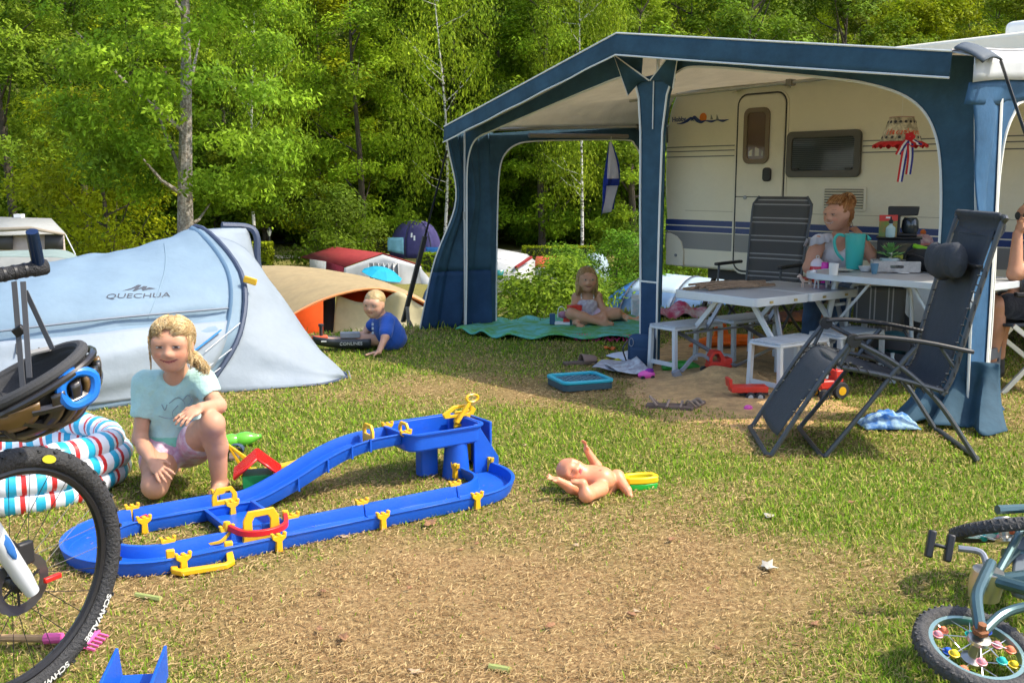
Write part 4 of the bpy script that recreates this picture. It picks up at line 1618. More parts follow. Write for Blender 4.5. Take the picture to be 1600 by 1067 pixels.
pk, el_, er = Q(598, 396, 44), Q(538, 417, 44), Q(658, 414.5, 44)
rb, lb_, rrb = Q(522, 386, 49.5), Q(470, 402, 49.5), Q(590, 404, 49.5)
MB().quad(el_, pk, rb, lb_).build('roof', m_red, t, solid=.04)
MB().quad(pk, er, rrb, rb).build('roof', m_red, t, solid=.04)
bl, br = Q(533, 462, 43.8), Q(668, 466, 43.8)
gm_ = MB()
gm_.grid(lambda a, c: lerp(lerp(bl, br, a), (lerp(el_, pk, a * 2) if a < .5 else lerp(pk, er, a * 2 - 1)) + V((0, -.02, -.05)), c) + V((0, .12 * math.sin(a * 15) * (1 - c), 0)), 24, 8)
gm_.build('gable_wall', m_white, t, solid=.02)
w0 = [Q(576, 411, 43.7), Q(622, 411, 43.7), Q(624, 438, 43.6), Q(577, 438, 43.6)]
MB().quad(*w0).build('window', mat('plastic_window', (.18, .20, .20), .2), t, solid=.02)
for k in range(7):
    MB().beam(lerp(w0[0], w0[1], k / 6) + V((0, -.03, 0)), lerp(w0[3], w0[2], k / 6) + V((0, -.03, 0)), .10, .03).build('curtain_fold', m_white, t)
MB().quad(Q(508, 462, 45.5), Q(537, 462, 44.1), el_ + V((0, .05, -.02)), Q(510, 409, 45.6)).build('side_wall', m_maroon, t, solid=.02)
MB().quad(Q(485, 462, 47.4), Q(508, 462, 45.5), Q(510, 409, 45.6), Q(484, 405, 47.5)).build('side_wall', m_white, t, solid=.02)
MB().quad(Q(655, 416, 44), Q(700, 470, 43.2), Q(662, 474, 43.4)).build('porch_flap', m_white, t, solid=.02)

# cyan parasol in front of it
po = DY(598, 455, 41)
po.z = H0(po.x, po.y)
t = thing('parasol', 'tilted cyan beach parasol before the red roofed trailer tent', 'parasol', po)
top_ = DY(600, 417, 41) - po
b = MB()
ax_ = V((.28, -.12, 1)).normalized()
_dd, s_, u_ = frame(ax_)
P = [top_]
for r_, dz in ((.45, -.12), (.85, -.36)):
    for k in range(8):
        a = k * math.pi / 4
        P.append(top_ + ax_ * dz + s_ * (r_ * math.cos(a)) + u_ * (r_ * math.sin(a)))
F_ = [(0, 1 + k, 1 + (k + 1) % 8) for k in range(8)] + [(1 + k, 9 + k, 9 + (k + 1) % 8, 1 + (k + 1) % 8) for k in range(8)]
b._add(P, F_)
b.build('canopy', fabric('parasol_cyan', (.02, .42, .62), .3), t, solid=.01, smooth=0)
MB().tube([top_ + ax_ * .06, top_ - ax_ * 1.0, V((top_.x - .3, top_.y + .1, 0))], .025, 6).build('pole', m_wht, t)


# dome tents
def dome(name, label, u, y, wpx, hpx, mats_, rz=0.0, ribs=3, stretch=1.3, base_z=None, door=None, letter=None):
    k = y / 1600.0
    x = (u - 800) * k
    w, h = wpx * k, hpx * k
    z = H0(x, y) if base_z is None else base_z
    t = thing(name, label, 'tent', (x, y, z), rz)
    rx, ry = w / 2, w / 2 * stretch

    def f(a, c, e=0.0):
        th = a * 2 * math.pi
        ph = c * math.pi / 2
        r_ = math.cos(ph) ** .75 * (1 - .05 * abs(math.sin(3 * th)) * math.cos(ph))
        return V((rx * r_ * math.cos(th) * (1 + e), ry * r_ * math.sin(th) * (1 + e), h * math.sin(ph) ** .9 * (1 + e * .5)))
    for i in range(6):
        MB().grid(lambda a, c, i=i: f((i + a) / 6, c), 8, 12).build('panel', mats_[i % len(mats_)], t, solid=.01)
    for i in range(ribs):
        MB().tube([f(i / 6, c / 14, .01) for c in range(15)] + [f(i / 6 + .5, c / 14, .01) for c in range(13, -1, -1)], .018 * max(1, y / 40), 5).build('pole_sleeve', m_logo, t)
    if door:
        a0, a1, c0, c1 = door
        MB().grid(lambda a, c: f(lerp(a0, a1, a), lerp(c0, c1, c), .015), 6, 6).build('door', mats_[-1], t, solid=.01)
    if letter:
        a0, c0, s0 = letter
        for k_ in range(2):
            MB().grid(lambda a, c: f(a0 + .02 * k_ + .012 * a, c0 - .06 * k_ + .10 * c, .02), 2, 3).build('emblem', m_wht, t)
    return t


m_pur = fabric('nylon_purple', (.09, .08, .22), .25, .6)
m_pur2 = fabric('nylon_violet', (.14, .12, .33), .25, .6)
m_bl1 = fabric('nylon_blue', (.05, .20, .52), .3, .5)
m_bl2 = fabric('nylon_pale_blue', (.50, .62, .68), .3, .5)
m_bl3 = fabric('nylon_slate', (.10, .18, .30), .25, .5)
tp = dome('dome_tent', 'purple dome tent with white emblem beside the slim birch', 650, 60, 80, 56, [m_pur, m_pur2], .2, 3, .9, None, None, (.70, .35, .1))
dome('dome_tent', 'bright blue small dome tent right of the red roofed trailer tent', 680, 33, 46, 50, [m_bl1, m_bl3], .3, 2, 1.0)
dome('dome_tent', 'white dome tent half hidden by shrubs behind the blanket girl', 930, 45, 50, 44, [m_bl2], .1, 2, 1.0)
# towels drying by the purple tent
for (u, v, lb, c_) in ((618, 381, 'pale cyan towel hanging at the left of the purple dome tent', (.25, .55, .65)), (678, 396, 'blue towel on the drying line right of the purple dome tent', (.05, .25, .6))):
    p = DY(u, v, 57.5)
    b = MB()
    b.grid(lambda a, c: (lerp(-.45, .45, a), .06 * math.sin(a * 9) * c, lerp(.35, -.4 - .2 * a, c)), 8, 5)
    tw = b.build('towel', fabric('towel_%d' % u, c_, .2), None, solid=.015)
    tw.location = p
    tag(tw, lb, 'towel')
# ridge tent seen behind the left awning leg
o = V((.2, 38, H0(.2, 38)))
t = thing('frame_tent', 'white frame tent with red edging behind the left awning leg', 'tent', o)
MB().quad(Q(740, 398, 37), Q(772, 388, 40), Q(824, 398, 40), Q(806, 418, 36.5)).build('roof', m_white, t, solid=.03)
MB().quad(Q(740, 398, 37), Q(806, 418, 36.5), Q(806, 460, 36.5), Q(740, 460, 37)).build('side_wall', m_white, t, solid=.02)
MB().quad(Q(806, 418, 36.5), Q(824, 398, 40), Q(836, 408, 38), Q(834, 460, 38), Q(806, 460, 36.5)).build('front_wall', m_white, t, solid=.02)
MB().beam(Q(806, 418, 36.4), Q(830, 402, 37.5), .10, .08).build('red_edge', m_red, t)
MB().quad(Q(772, 422, 36.3), Q(788, 422, 36.3), Q(784, 437, 36.3), Q(773, 437, 36.3)).build('window', mat('teal_window', (.02, .18, .17), .3), t, solid=.02)
MB().beam(Q(742, 398.5, 36.9), Q(800, 408, 37.6), .05, .03).build('roof_seam', m_seal, t)
o2 = V((1.3, 40, H0(1.3, 40)))
t = thing('red_tent', 'small orange red ridge tent behind the shrubs by the blanket girl', 'tent', o2)
o = o2
MB().quad(Q(833, 418, 40), Q(838, 401, 41), Q(868, 401, 41), Q(886, 418, 40)).build('roof', mat('canvas_vermilion', (.62, .08, .03), .8), t, solid=.03)
MB().quad(Q(833, 418, 40), Q(886, 418, 40), Q(884, 450, 40.2), Q(836, 450, 40.2)).build('wall', m_white, t, solid=.02)
# blue tunnel tent seen under the caravan end
o = V((2.1, 17.5, H0(2.1, 17.5)))
t = thing('tunnel_tent', 'blue and white tunnel tent below the slope behind the awning centre pole', 'tent', o)


def tun(a, c):
    x = lerp(-.95, 2.3, a)
    hh = (1.02 - .18 * abs(a - .4)) * min(1, math.sin(min(1, a * 2.4 + .08) * math.pi / 2) ** .6)
    ang = lerp(math.pi * 1.0, 0, c)
    return V((x + .25 * math.cos(ang), -1.1 * math.cos(math.pi - ang) * (0.4 + .6 * min(1, a * 3)), hh * 1.35 * math.sin(ang) ** .8))


seg = [(0, .30, m_bl1), (.30, .55, m_bl2), (.55, .72, m_bl2), (.72, 1.0, m_bl1)]
for a0, a1, m_ in seg:
    MB().grid(lambda a, c: tun(lerp(a0, a1, a), lerp(.30, .70, c)), 8, 10).build('roof_panel', m_, t, solid=.01)
    for c0, c1 in ((0, .30), (.70, 1)):
        MB().grid(lambda a, c: tun(lerp(a0, a1, a), lerp(c0, c1, c)), 8, 6).build('wall_panel', m_bl3 if m_ is m_bl2 else m_bl1, t, solid=.01)
for a in (.30, .55, .72):
    MB().tube([tun(a, c / 20) * 1.008 for c in range(21)], .016, 5).build('pole_sleeve', m_logo, t)
for s0 in (.32, .6):
    p = tun(s0, .95 if s0 > .5 else .97)
    MB().tube([tun(s0, .75) + V((0, 0, .01)), tun(s0, 1) + V((-.25, -.9, 0))], .008, 4).build('guy_line', m_wht, t)
t.rotation_euler = (0, 0, -.35)
t.location = (2.15, 16.8, -1.52)
# trailer tent at the far left
m_gcan = fabric('canvas_grey', (.40, .41, .39), .25, .85, .1, .2, 3)
o = V((-16.5, 32, H0(-16.5, 32)))
t = thing('trailer_tent', 'grey trailer tent with dark mesh windows at the far left', 'tent', o)
MB().quad(Q(-60, 370, 31), Q(102, 365, 31), Q(80, 342, 34), Q(-60, 338, 34)).build('roof', m_gcan, t, solid=.03)
MB().quad(Q(-60, 358, 30.9), Q(48, 354, 30.9), Q(102, 365, 30.9), Q(102, 368, 30.9), Q(48, 360, 30.9), Q(-60, 366, 30.9)).build('valance', mat('canvas_tan', (.34, .29, .22), .8), t, solid=.03)
MB().quad(Q(-60, 365, 31.3), Q(100, 367, 31.3), Q(106, 430, 31.3), Q(-60, 430, 31.3)).build('wall', mat('canvas_taupe', (.50, .42, .37), .85, noise=.1, bump=.3, bscale=3), t, solid=.02)
for u0, u1 in ((-30, 20), (70, 99)):
    MB().quad(Q(u0, 367, 31.15), Q(u1, 367, 31.15), Q(u1, 390, 31.15), Q(u0, 390, 31.15)).build('mesh_window', mat('mesh_dark', (.05, .05, .055), .6), t, solid=.02)
MB().box((0, 0, 0), (.01, .01, .01))
MB().box(Q(30, 337.5, 34), (.25, .25, .12)).build('roof_vent', m_wht, t)
MB().tube([Q(102, 366, 31), Q(118, 398, 30)], .015, 4).build('guy_line', m_wht, t)
o = V((-9.5, 20, H0(-9.5, 20)))
t = thing('canvas_shelter', 'low grey green canvas shelter between the pale blue tent and the grey trailer tent', 'tent', o)
fsh = surf_from_sections([[Q(-80, 402, 19), Q(-30, 396, 20), Q(0, 430, 22)], [Q(40, 402, 19), Q(50, 393, 20.5), Q(60, 430, 22)], [Q(110, 406, 19), Q(105, 394, 20.5), Q(110, 430, 22)], [Q(150, 432, 19), Q(140, 420, 20.5), Q(130, 440, 22)]], 6, 6)
MB().grid(fsh, 24, 12).build('roof', fabric('canvas_greygreen', (.30, .38, .35), .25, .8), t, solid=.02)
MB().grid(lambda a, c: lerp(fsh(a, 0), V((fsh(a, 0).x, fsh(a, 0).y - .3, -.1)), c), 18, 4).build('front_wall', m_gcan, t, solid=.02)
# wooden stake near the boy
p = G(640, 508)
st = MB().beam((0, 0, -.05), (-.02, 0, .26), .05, .03, (1, 0, 0)).beam((.07, .02, -.04), (.0, .02, .12), .03, .02, (1, 0, 0)).build('wooden_stake', mat('old_wood', (.30, .26, .20), .9, noise=.3), None)
st.location = (p.x, p.y, H0(p.x, p.y))
tag(st, 'weathered wooden stake in the grass behind the boy', 'stake')
# ================================================================== furniture
m_tubeg = mat('dark_grey_tube', (.075, .08, .085), .42, metal=.3)
m_mesh = mat('textile_anthracite', (.045, .052, .06), .75, noise=.15, nscale=30, bump=.25, bscale=160)
m_cord = mat('black_cord', (.02, .02, .02), .7)
m_lightpl = mat('pale_aluminium_paint', (.62, .66, .67), .45, metal=.2, dirt=.12, noise=.06)
m_slat = mat('bench_slat_grey', (.46, .50, .52), .55, noise=.12, dirt=.15)

# ---- zero gravity recliner
rc = thing('recliner', 'black folding recliner with laced seat and headrest cushion on the lawn', 'recliner', (1.262, 4.92, 0), R(-5))
Wd = .63
foot_l, foot_r = [(.0, .015), (.10, .15), (.36, .55), (.40, .60)], None
parts = []
for y in (0.0, Wd):
    MB().tube(spline([(0.02, y, .012), (.10, y, .15), (.26, y, .42), (.37, y, .575)], 5), .0125, 8).build('footrest_tube', m_tubeg, rc)
    MB().tube(spline([(.28, y, .012), (.42, y, .20), (.61, y, .47), (.68, y, .56)], 5), .0125, 8).build('front_leg', m_tubeg, rc)
    MB().tube(spline([(1.0, y, .012), (.97, y, .06), (.80, y, .30), (.61, y, .47), (.42, y, .575)], 6), .0125, 8).build('rear_leg', m_tubeg, rc)
    MB().tube(spline([(.34, y, .46), (.60, y, .41), (.84, y, .345)], 6), .0125, 8).build('seat_rail', m_tubeg, rc)
    MB().tube(spline([(.82, y, .33), (.87, y, .45), (.95, y, .80), (1.03, y, 1.12), (1.045, y, 1.16)], 6), .0135, 8).build('back_rail', m_tubeg, rc)
    arm = MB()
    arm.sweep(spline([(.385, y, .605), (.50, y, .612), (.72, y, .59), (.95, y, .545)], 5), [(-.024, -.011), (.024, -.011), (.022, .009), (-.022, .009)])
    arm.build('armrest', m_black, rc, bevel=.006)
    MB().lathe([(.032, -.02), (.034, 0), (.032, .02), (0, .021)], (.39, y + .0, .59), 14, axis=(0, 1, 0)).build('pivot_knob', m_black, rc)
    MB().tube([(.33, y, .46), (.38, y, .58)], .010, 6).build('link', m_tubeg, rc)
    MB().tube([(.88, y, .45), (.80, y, .56)], .009, 6).build('link', m_tubeg, rc)
MB().tube([(.02, 0, .012), (.0, .03, .012), (.0, Wd - .03, .012), (.02, Wd, .012)], .0125, 8).build('foot_bar', m_tubeg, rc)
MB().tube([(.28, 0, .012), (.265, .03, .012), (.265, Wd - .03, .012), (.28, Wd, .012)], .0125, 8).build('foot_bar', m_tubeg, rc)
MB().tube([(1.0, 0, .012), (1.015, .03, .012), (1.015, Wd - .03, .012), (1.0, Wd, .012)], .0125, 8).build('foot_bar', m_tubeg, rc)
MB().tube(spline([(1.045, 0, 1.16), (1.05, .03, 1.185), (1.05, Wd - .03, 1.185), (1.045, Wd, 1.16)], 5), .0135, 8).build('top_bar', m_tubeg, rc)
for p in ((.34, .46), (.84, .345), (.61, .44)):
    MB().tube([(p[0], -.0, p[1]), (p[0], Wd, p[1])], .011, 8).build('cross_bar', m_tubeg, rc)
mid1 = spline([(.055, 0, .10), (.17, 0, .275), (.27, 0, .42), (.35, 0, .475), (.50, 0, .425), (.66, 0, .375), (.79, 0, .345), (.855, 0, .42), (.91, 0, .66), (.97, 0, .90), (1.03, 0, 1.12)], 6)


def rail_at(i, y):
    return mid1[i] + V((0, y, 0))


MB().grid(lambda a, c: (lambda p: V((p.x, lerp(.055, Wd - .055, c), p.z - .018 * math.sin(math.pi * c))))(mid1[round(a * (len(mid1) - 1))]), len(mid1) - 1, 8).build('laced_fabric', m_mesh, rc, solid=.004)
MB().grid(lambda a, c: V((1.028 + .03 * math.sin(a * math.pi), lerp(.02, Wd - .02, c), lerp(1.08, 1.2, a))), 6, 6).build('top_sleeve', m_mesh, rc, solid=.02)
for y, e in ((0.0, .058), (Wd, Wd - .058)):
    lac, eye = MB(), MB()
    for i in range(4, len(mid1) - 6, 2):
        p = mid1[i]
        q = mid1[i + 1]
        yo = -.016 if y == 0 else Wd + .016
        lac.tube([(p.x, e, p.z + .004), (p.x + .01, yo, p.z + .004), (q.x, yo, q.z - .01), (q.x, e, q.z + .004)], .0032, 5)
        eye.lathe([(.006, 0), (.008, .003), (.004, .004)], (p.x, e, p.z + .004), 8)
    tag(lac.build('lacing_cord', m_cord, rc), None, kind='stuff')
    eye.build('eyelet_row', mat('eyelet', (.6, .6, .58), .3, metal=.8), rc)
pil = MB()
pil.grid(lambda a, c: (lambda th, k: V((.945 + .055 * k * math.cos(th) - .05, lerp(.10, Wd - .10, c), .955 + .09 * k * math.sin(th) + .012 * math.sin(c * 7))))(a * 2 * math.pi, (1 - abs(2 * c - 1) ** 8) ** .5 * (1 + .05 * math.sin(c * 15)) + .001), 18, 18, cu=True)
po_ = pil.build('headrest_cushion', mat('cushion', (.035, .04, .048), .8, bump=.3, bscale=60), rc)
MB().beam((.965, .03, .95), (.965, Wd - .03, .95), .03, .008).build('cushion_strap', m_cord, po_)

# ---- folding picnic table with two benches
F0 = V((1.547, 6.48, 0))
tb = thing('picnic_table', 'pale folding picnic table with two attached slatted benches', 'table', F0 + V((.25, .55, 0)), R(36))
_c, _s = math.cos(R(36)), math.sin(R(36))


def TL(p):
    d = V(p) - tb.location
    return V((d.x * _c + d.y * _s, -d.x * _s + d.y * _c, p[2]))


f0 = TL(F0)
tx0, ty0, tw_, td_ = f0.x, f0.y, 1.08, .72
TZ = .61
for k in range(2):
    cx = tx0 + tw_ * (.25 + .5 * k)
    o_ = MB().prism(rrect(tw_ / 2 - .006, td_, .03), (cx, ty0 + td_ / 2, TZ - .012), (1, 0, 0), (0, 1, 0), (0, 0, 1), .012).build('table_top', mat('table_laminate', (.45, .47, .48), .35, noise=.15, nscale=3, dirt=.2), tb, bevel=.003)
    rim = MB()
    ring_prism(rim, rrect(tw_ / 2 - .002, td_ + .012, .035), rrect(tw_ / 2 - .03, td_ - .015, .02), (cx, ty0 + td_ / 2, TZ - .055), (1, 0, 0), (0, 1, 0), (0, 0, 1), .056)
    rim.build('edge_frame', m_lightpl, o_, bevel=.004)
    for sx_ in (-.12, .12):
        MB().box((cx + sx_, ty0 - .009, TZ - .03), (.03, .006, .016)).build('latch', mat('brass', (.55, .45, .2), .4, metal=.8), o_)
BZ = .35
for sgn_ in (-1, 1):
    by = ty0 + td_ / 2 + sgn_ * .46
    for k in range(2):
        bx0 = tx0 - .02 + k * .60
        seat = MB().prism(rrect(.50, .26, .02), (bx0 + .25, by, BZ - .03), (1, 0, 0), (0, 1, 0), (0, 0, 1), .018).build('bench_seat', m_lightpl, tb, bevel=.004)
        for j in range(6):
            MB().box((bx0 + .25, by - .108 + j * .043, BZ - .006), (.485, .036, .012)).build('slat', m_slat, seat, bevel=.003)
        for lx_ in ((bx0 + .02, bx0 + .48)):
            for ly_ in (-.115, .115):
                MB().beam((lx_, by + ly_, BZ - .03), (lx_ + (0.0), by + ly_ * 1.1, 0.0), .028, .028, (0, 1, 0)).build('leg', m_lightpl, tb)
                MB().box((lx_, by + ly_ * 1.1, .012), (.034, .034, .026)).build('foot_cap', m_black, tb)
        MB().beam((bx0 + .02, by - .12, .08), (bx0 + .02, by + .12, .08), .012, .03).build('leg_brace', m_lightpl, tb)
    for k in range(2):
        ax__ = tx0 + .2 + k * .66
        MB().beam((ax__, by - sgn_ * .10, BZ - .04), (ax__ + .02, ty0 + td_ / 2 + sgn_ * .14, TZ - .05), .034, .02, (1, 0, 0)).build('strut', m_lightpl, tb)
        MB().beam((ax__ + .10, by - sgn_ * .12, BZ - .05), (ax__ + .16, ty0 + td_ / 2 + sgn_ * .22, TZ - .06), .028, .016, (1, 0, 0)).build('strut', m_steel, tb)
        MB().beam((ax__ - .1, by, BZ - .04), (ax__ + .05, ty0 + td_ / 2, .10), .025, .012, (0, 1, 0)).build('strut', m_steel, tb)
    MB().beam((tx0 + .1, by - sgn_ * .13, BZ - .05), (tx0 + tw_ - .05, by - sgn_ * .13, BZ - .05), .03, .012).build('side_rail', m_steel, tb)


def on_picnic(x, y, z=0.0):
    "local table coordinates -> world"
    return tb.location + V((x * _c - y * _s, x * _s + y * _c, TZ + z))


# ---- table by the caravan
ot_c = AW(3.86, .90)
OT = .72
ot = thing('side_table', 'white edged rounded camping table crowded with things by the caravan', 'table', (ot_c.x, ot_c.y, 0), AROT)
shape = rrect(1.30, .72, .22, 8)
MB().prism(shape, (0, 0, OT - .018), (1, 0, 0), (0, 1, 0), (0, 0, 1), .018).build('table_top', mat('table_grey', (.42, .43, .43), .4, noise=.1), ot)
ring_prism(MB(), rrect(1.32, .74, .23, 8), rrect(1.28, .70, .21, 8), (0, 0, OT - .04), (1, 0, 0), (0, 1, 0), (0, 0, 1), .044).build('rim', m_lightpl, ot, bevel=.004)
for sx_ in (-1, 1):
    for sy_ in (-1, 1):
        MB().tube([(sx_ * .42, sy_ * .2, OT - .04), (sx_ * .50, sy_ * .28, 0)], .022, 8).build('leg', m_lightpl, ot)
    MB().beam((sx_ * .42, -.2, .5), (sx_ * .42, .2, .5), .02, .02).build('leg_brace', m_lightpl, ot)
    MB().beam((sx_ * .46, -.25, .28), (sx_ * .15, -.2, OT - .04), .018, .008, (0, 1, 0)).build('diagonal_brace', m_lightpl, ot)


# ---- striped camping chairs
def stripe_mat(name, base, line, sc, axis_=2, w=.08):
    m = mat(name, base, .8)
    n, l = m.node_tree.nodes, m.node_tree.links
    tc_ = n.new('ShaderNodeTexCoord')
    sp_ = n.new('ShaderNodeSeparateXYZ')
    l.new(tc_.outputs['Object'], sp_.inputs[0])
    mu = n.new('ShaderNodeMath')
    mu.operation = 'MULTIPLY'
    mu.inputs[1].default_value = sc
    l.new(sp_.outputs[axis_], mu.inputs[0])
    fr_n = n.new('ShaderNodeMath')
    fr_n.operation = 'FRACT'
    l.new(mu.outputs[0], fr_n.inputs[0])
    cr = n.new('ShaderNodeValToRGB')
    cr.color_ramp.interpolation = 'CONSTANT'
    e = cr.color_ramp.elements
    e[0].color = tuple(base) + (1,)
    e[1].position = .45
    e[1].color = tuple(line) + (1,)
    e.new(.45 + w).color = tuple(base) + (1,)
    e.new(.70).color = tuple(line) + (1,)
    e.new(.70 + w).color = tuple(base) + (1,)
    l.new(fr_n.outputs[0], cr.inputs[0])
    l.new(cr.outputs[0], n['Principled BSDF'].inputs['Base Color'])
    return m


m_cstr = stripe_mat('grey_striped_textile', (.085, .085, .085), (.34, .34, .34), 6.5, 2, .07)
n_ = m_cstr.node_tree.nodes
n_['Principled BSDF'].inputs['Alpha'].default_value = .86
ch = thing('camping_chair', 'empty high backed grey striped camping chair left of the seated woman', 'chair', AW(2.15, 1.55), AROT + R(10))
bw = .27


def chback(a, c):
    z = lerp(.45, 1.22, a)
    w = bw * (1 - .10 * (1 - a)) * (1 if a < .88 else math.sqrt(max(0, 1 - ((a - .88) / .14) ** 2 * .5)))
    return V((lerp(-w, w, c), .20 + .13 * a ** 1.2 + .02 * math.sin(math.pi * c), z))


MB().grid(chback, 16, 8).build('backrest', m_cstr, ch, solid=.006)
MB().grid(lambda a, c: V((lerp(-.25, .25, c), lerp(-.28, .20, a), .45 - .02 * math.sin(math.pi * c))), 6, 6).build('seat', m_cstr, ch, solid=.006)
for s_ in (-1, 1):
    MB().tube([chback(k / 12, 0 if s_ < 0 else 1) + V((s_ * .006, .004, 0)) for k in range(13)], .013, 7).build('back_tube', m_tubeg, ch)
    MB().tube([(s_ * .27, .22, .45), (s_ * .27, -.30, .0)], .012, 7).build('leg', m_tubeg, ch)
    MB().tube([(s_ * .27, -.28, .45), (s_ * .27, .34, .0)], .012, 7).build('leg', m_tubeg, ch)
    MB().box((s_ * .29, -.05, .66), (.045, .42, .025)).build('armrest', m_black, ch, bevel=.008)
    MB().tube([(s_ * .28, -.25, .45), (s_ * .285, -.22, .65)], .010, 6).build('arm_post', m_tubeg, ch)

fc = thing('folding_stool_chair', 'low folding chair with grey striped fabric under the rounded table', 'chair', G(1368, 585), R(-20))
m_cstr2 = stripe_mat('slate_striped_textile', (.10, .105, .11), (.36, .37, .38), 8.5, 0, .08)
MB().grid(lambda a, c: V((lerp(-.17, .17, c), .02 * math.cos(a * 3) - .05 * a, lerp(.36, .62, a) + .0)), 8, 8).build('backrest', m_cstr2, fc, solid=.02)
MB().grid(lambda a, c: V((lerp(-.19, .19, c), lerp(.0, .34, a), .30 - .015 * math.sin(math.pi * a))), 6, 6).build('seat', m_cstr2, fc, solid=.006)
for s_ in (-1, 1):
    MB().tube(spline([(s_ * .25, -.10, .0), (s_ * .22, -.06, .30), (s_ * .205, -.05, .52), (s_ * .185, -.05, .62), (s_ * .14, -.05, .645)], 5), .014, 8).build('frame_tube', m_lightpl, fc)
    MB().tube([(s_ * .20, .36, .30), (s_ * .23, -.02, .0)], .012, 7).build('leg', m_lightpl, fc)
    MB().tube([(s_ * .21, -.06, .34), (s_ * .22, .38, .0)], .012, 7).build('leg', m_lightpl, fc)
MB().tube([(-.14, -.05, .645), (.14, -.05, .645)], .014, 8).build('top_tube', m_lightpl, fc)

# ---- man's chair with grey diagonal legs at the right edge
mc = thing('camping_chair', 'dark camping chair with grey slanted legs under the seated man', 'chair', V((3.42, 6.75, 0)), R(90))
MB().grid(lambda a, c: V((lerp(-.26, .26, c), lerp(-.26, .24, a), .44 - .02 * math.sin(math.pi * c))), 6, 6).build('seat', m_mesh, mc, solid=.02)
MB().grid(lambda a, c: V((lerp(-.26, .26, c), -.26 - .14 * a, lerp(.44, 1.1, a))), 8, 6).build('backrest', m_mesh, mc, solid=.01)
for s_ in (-1, 1):
    MB().beam((s_ * .28, -.28, .62), (s_ * .28, .26, .0), .03, .02, (1, 0, 0)).build('leg', m_alu, mc)
    MB().beam((s_ * .28, .22, .44), (s_ * .28, -.34, .0), .03, .02, (1, 0, 0)).build('leg', m_alu, mc)
    MB().box((s_ * .29, .0, .64), (.05, .46, .03)).build('armrest', m_black, mc, bevel=.008)
    MB().beam((s_ * .28, -.28, .44), (s_ * .28, -.42, 1.1), .025, .018, (1, 0, 0)).build('back_tube', m_alu, mc)
# ================================================================== things under the awning
def solo(mb, name, m, label, cat, loc, rz=0.0, group=None, **kw):
    o = mb.build(name, m, None, **kw)
    o.location = loc
    o.rotation_euler = (0, 0, rz) if not isinstance(rz, tuple) else rz
    return tag(o, label, cat, group)


def ot_at(u, v, dz=0.0):
    p = G(u, v, OT + .005)
    return V((p.x, p.y, OT + .005 + dz))


# teal pitcher
p = ot_at(1334, 420)
t = thing('pitcher', 'turquoise plastic pitcher with handle on the rounded table', 'pitcher', p, R(-8))
m_teal = mat('teal_plastic', (.05, .46, .40), .35, spec=.4)
m_teal.node_tree.nodes['Principled BSDF'].inputs['Subsurface Weight'].default_value = .2
MB().lathe([(.0, 0), (.062, .0), (.068, .02), (.085, .25), (.087, .252), (.082, .25), (.064, .03), (0, .02)], (0, 0, 0), 24, ell=.85).build('body', m_teal, t)
MB().prism([(0, 0), (.035, .015), (0, .05)], (.078, -.02, .20), (1, 0, 0), (0, 0, 1), (0, 1, 0), .04).build('spout', m_teal, t, bevel=.006)
MB().tube(spline([(-.075, 0, .235), (-.12, 0, .245), (-.145, 0, .20), (-.125, 0, .12), (-.075, 0, .06)], 5), .011, 8).build('handle', m_teal, t)
# wooden crate tray
p = ot_at(1398, 424)
t = thing('wooden_tray', 'whitewashed wooden tray with hand hole on the rounded table', 'tray', p, AROT + R(38))
m_ww = mat('whitewashed_wood', (.52, .48, .43), .85, noise=.3, nscale=22, bump=.3)
for sy_ in (-.10, .10):
    o_ = MB()
    ring_prism(o_, rrect(.31, .075, .006, 2), rrect(.09, .022, .010, 2), (0, sy_ - .006, .040), (1, 0, 0), (0, 0, 1), (0, 1, 0), .012)
    o_.build('side_board', m_ww, t)
for sx_ in (-.149, .149):
    MB().box((sx_, 0, .037), (.012, .188, .068)).build('end_board', m_ww, t, bevel=.002)
MB().box((0, 0, .008), (.286, .186, .012)).build('bottom_board', m_ww, t)
tray_p = p
# succulent in zinc pot
p = V((tray_p.x - .03, tray_p.y + .02, OT + .022))
t = thing('succulent', 'green succulent rosette in a zinc pot on the wooden tray', 'plant', p)
MB().lathe([(.055, 0), (.07, .07), (.068, .075), (.06, .07), (0, .065)], (0, 0, 0), 16).build('pot', mat('zinc', (.35, .42, .42), .45, metal=.5), t)
m_suc = mat('succulent_green', (.16, .36, .10), .5, noise=.2)
for ring, (n_l, r_, zz, el_a) in enumerate(((9, .095, .10, .35), (8, .075, .125, .7), (6, .05, .145, 1.05), (4, .025, .16, 1.3))):
    for k in range(n_l):
        a = 2 * math.pi * k / n_l + ring * .35
        d = V((math.cos(a) * math.cos(el_a), math.sin(a) * math.cos(el_a), math.sin(el_a)))
        base = V((0, 0, zz - .02))
        s_ = V((-math.sin(a), math.cos(a), 0))
        L_ = r_ + .02
        b = MB()
        b._add([base, base + d * L_ * .55 + s_ * .018, base + d * L_, base + d * L_ * .55 - s_ * .018, base + d * L_ * .5 + V((0, 0, .010))],
               [(0, 1, 4), (1, 2, 4), (2, 3, 4), (3, 0, 4), (0, 3, 2, 1)])
        b.build('leaf', m_suc, t)
MB().tube([(0, 0, .06), (0, 0, .14)], .012, 6).build('stem', mat('stem_pale', (.5, .5, .35), .7), t)
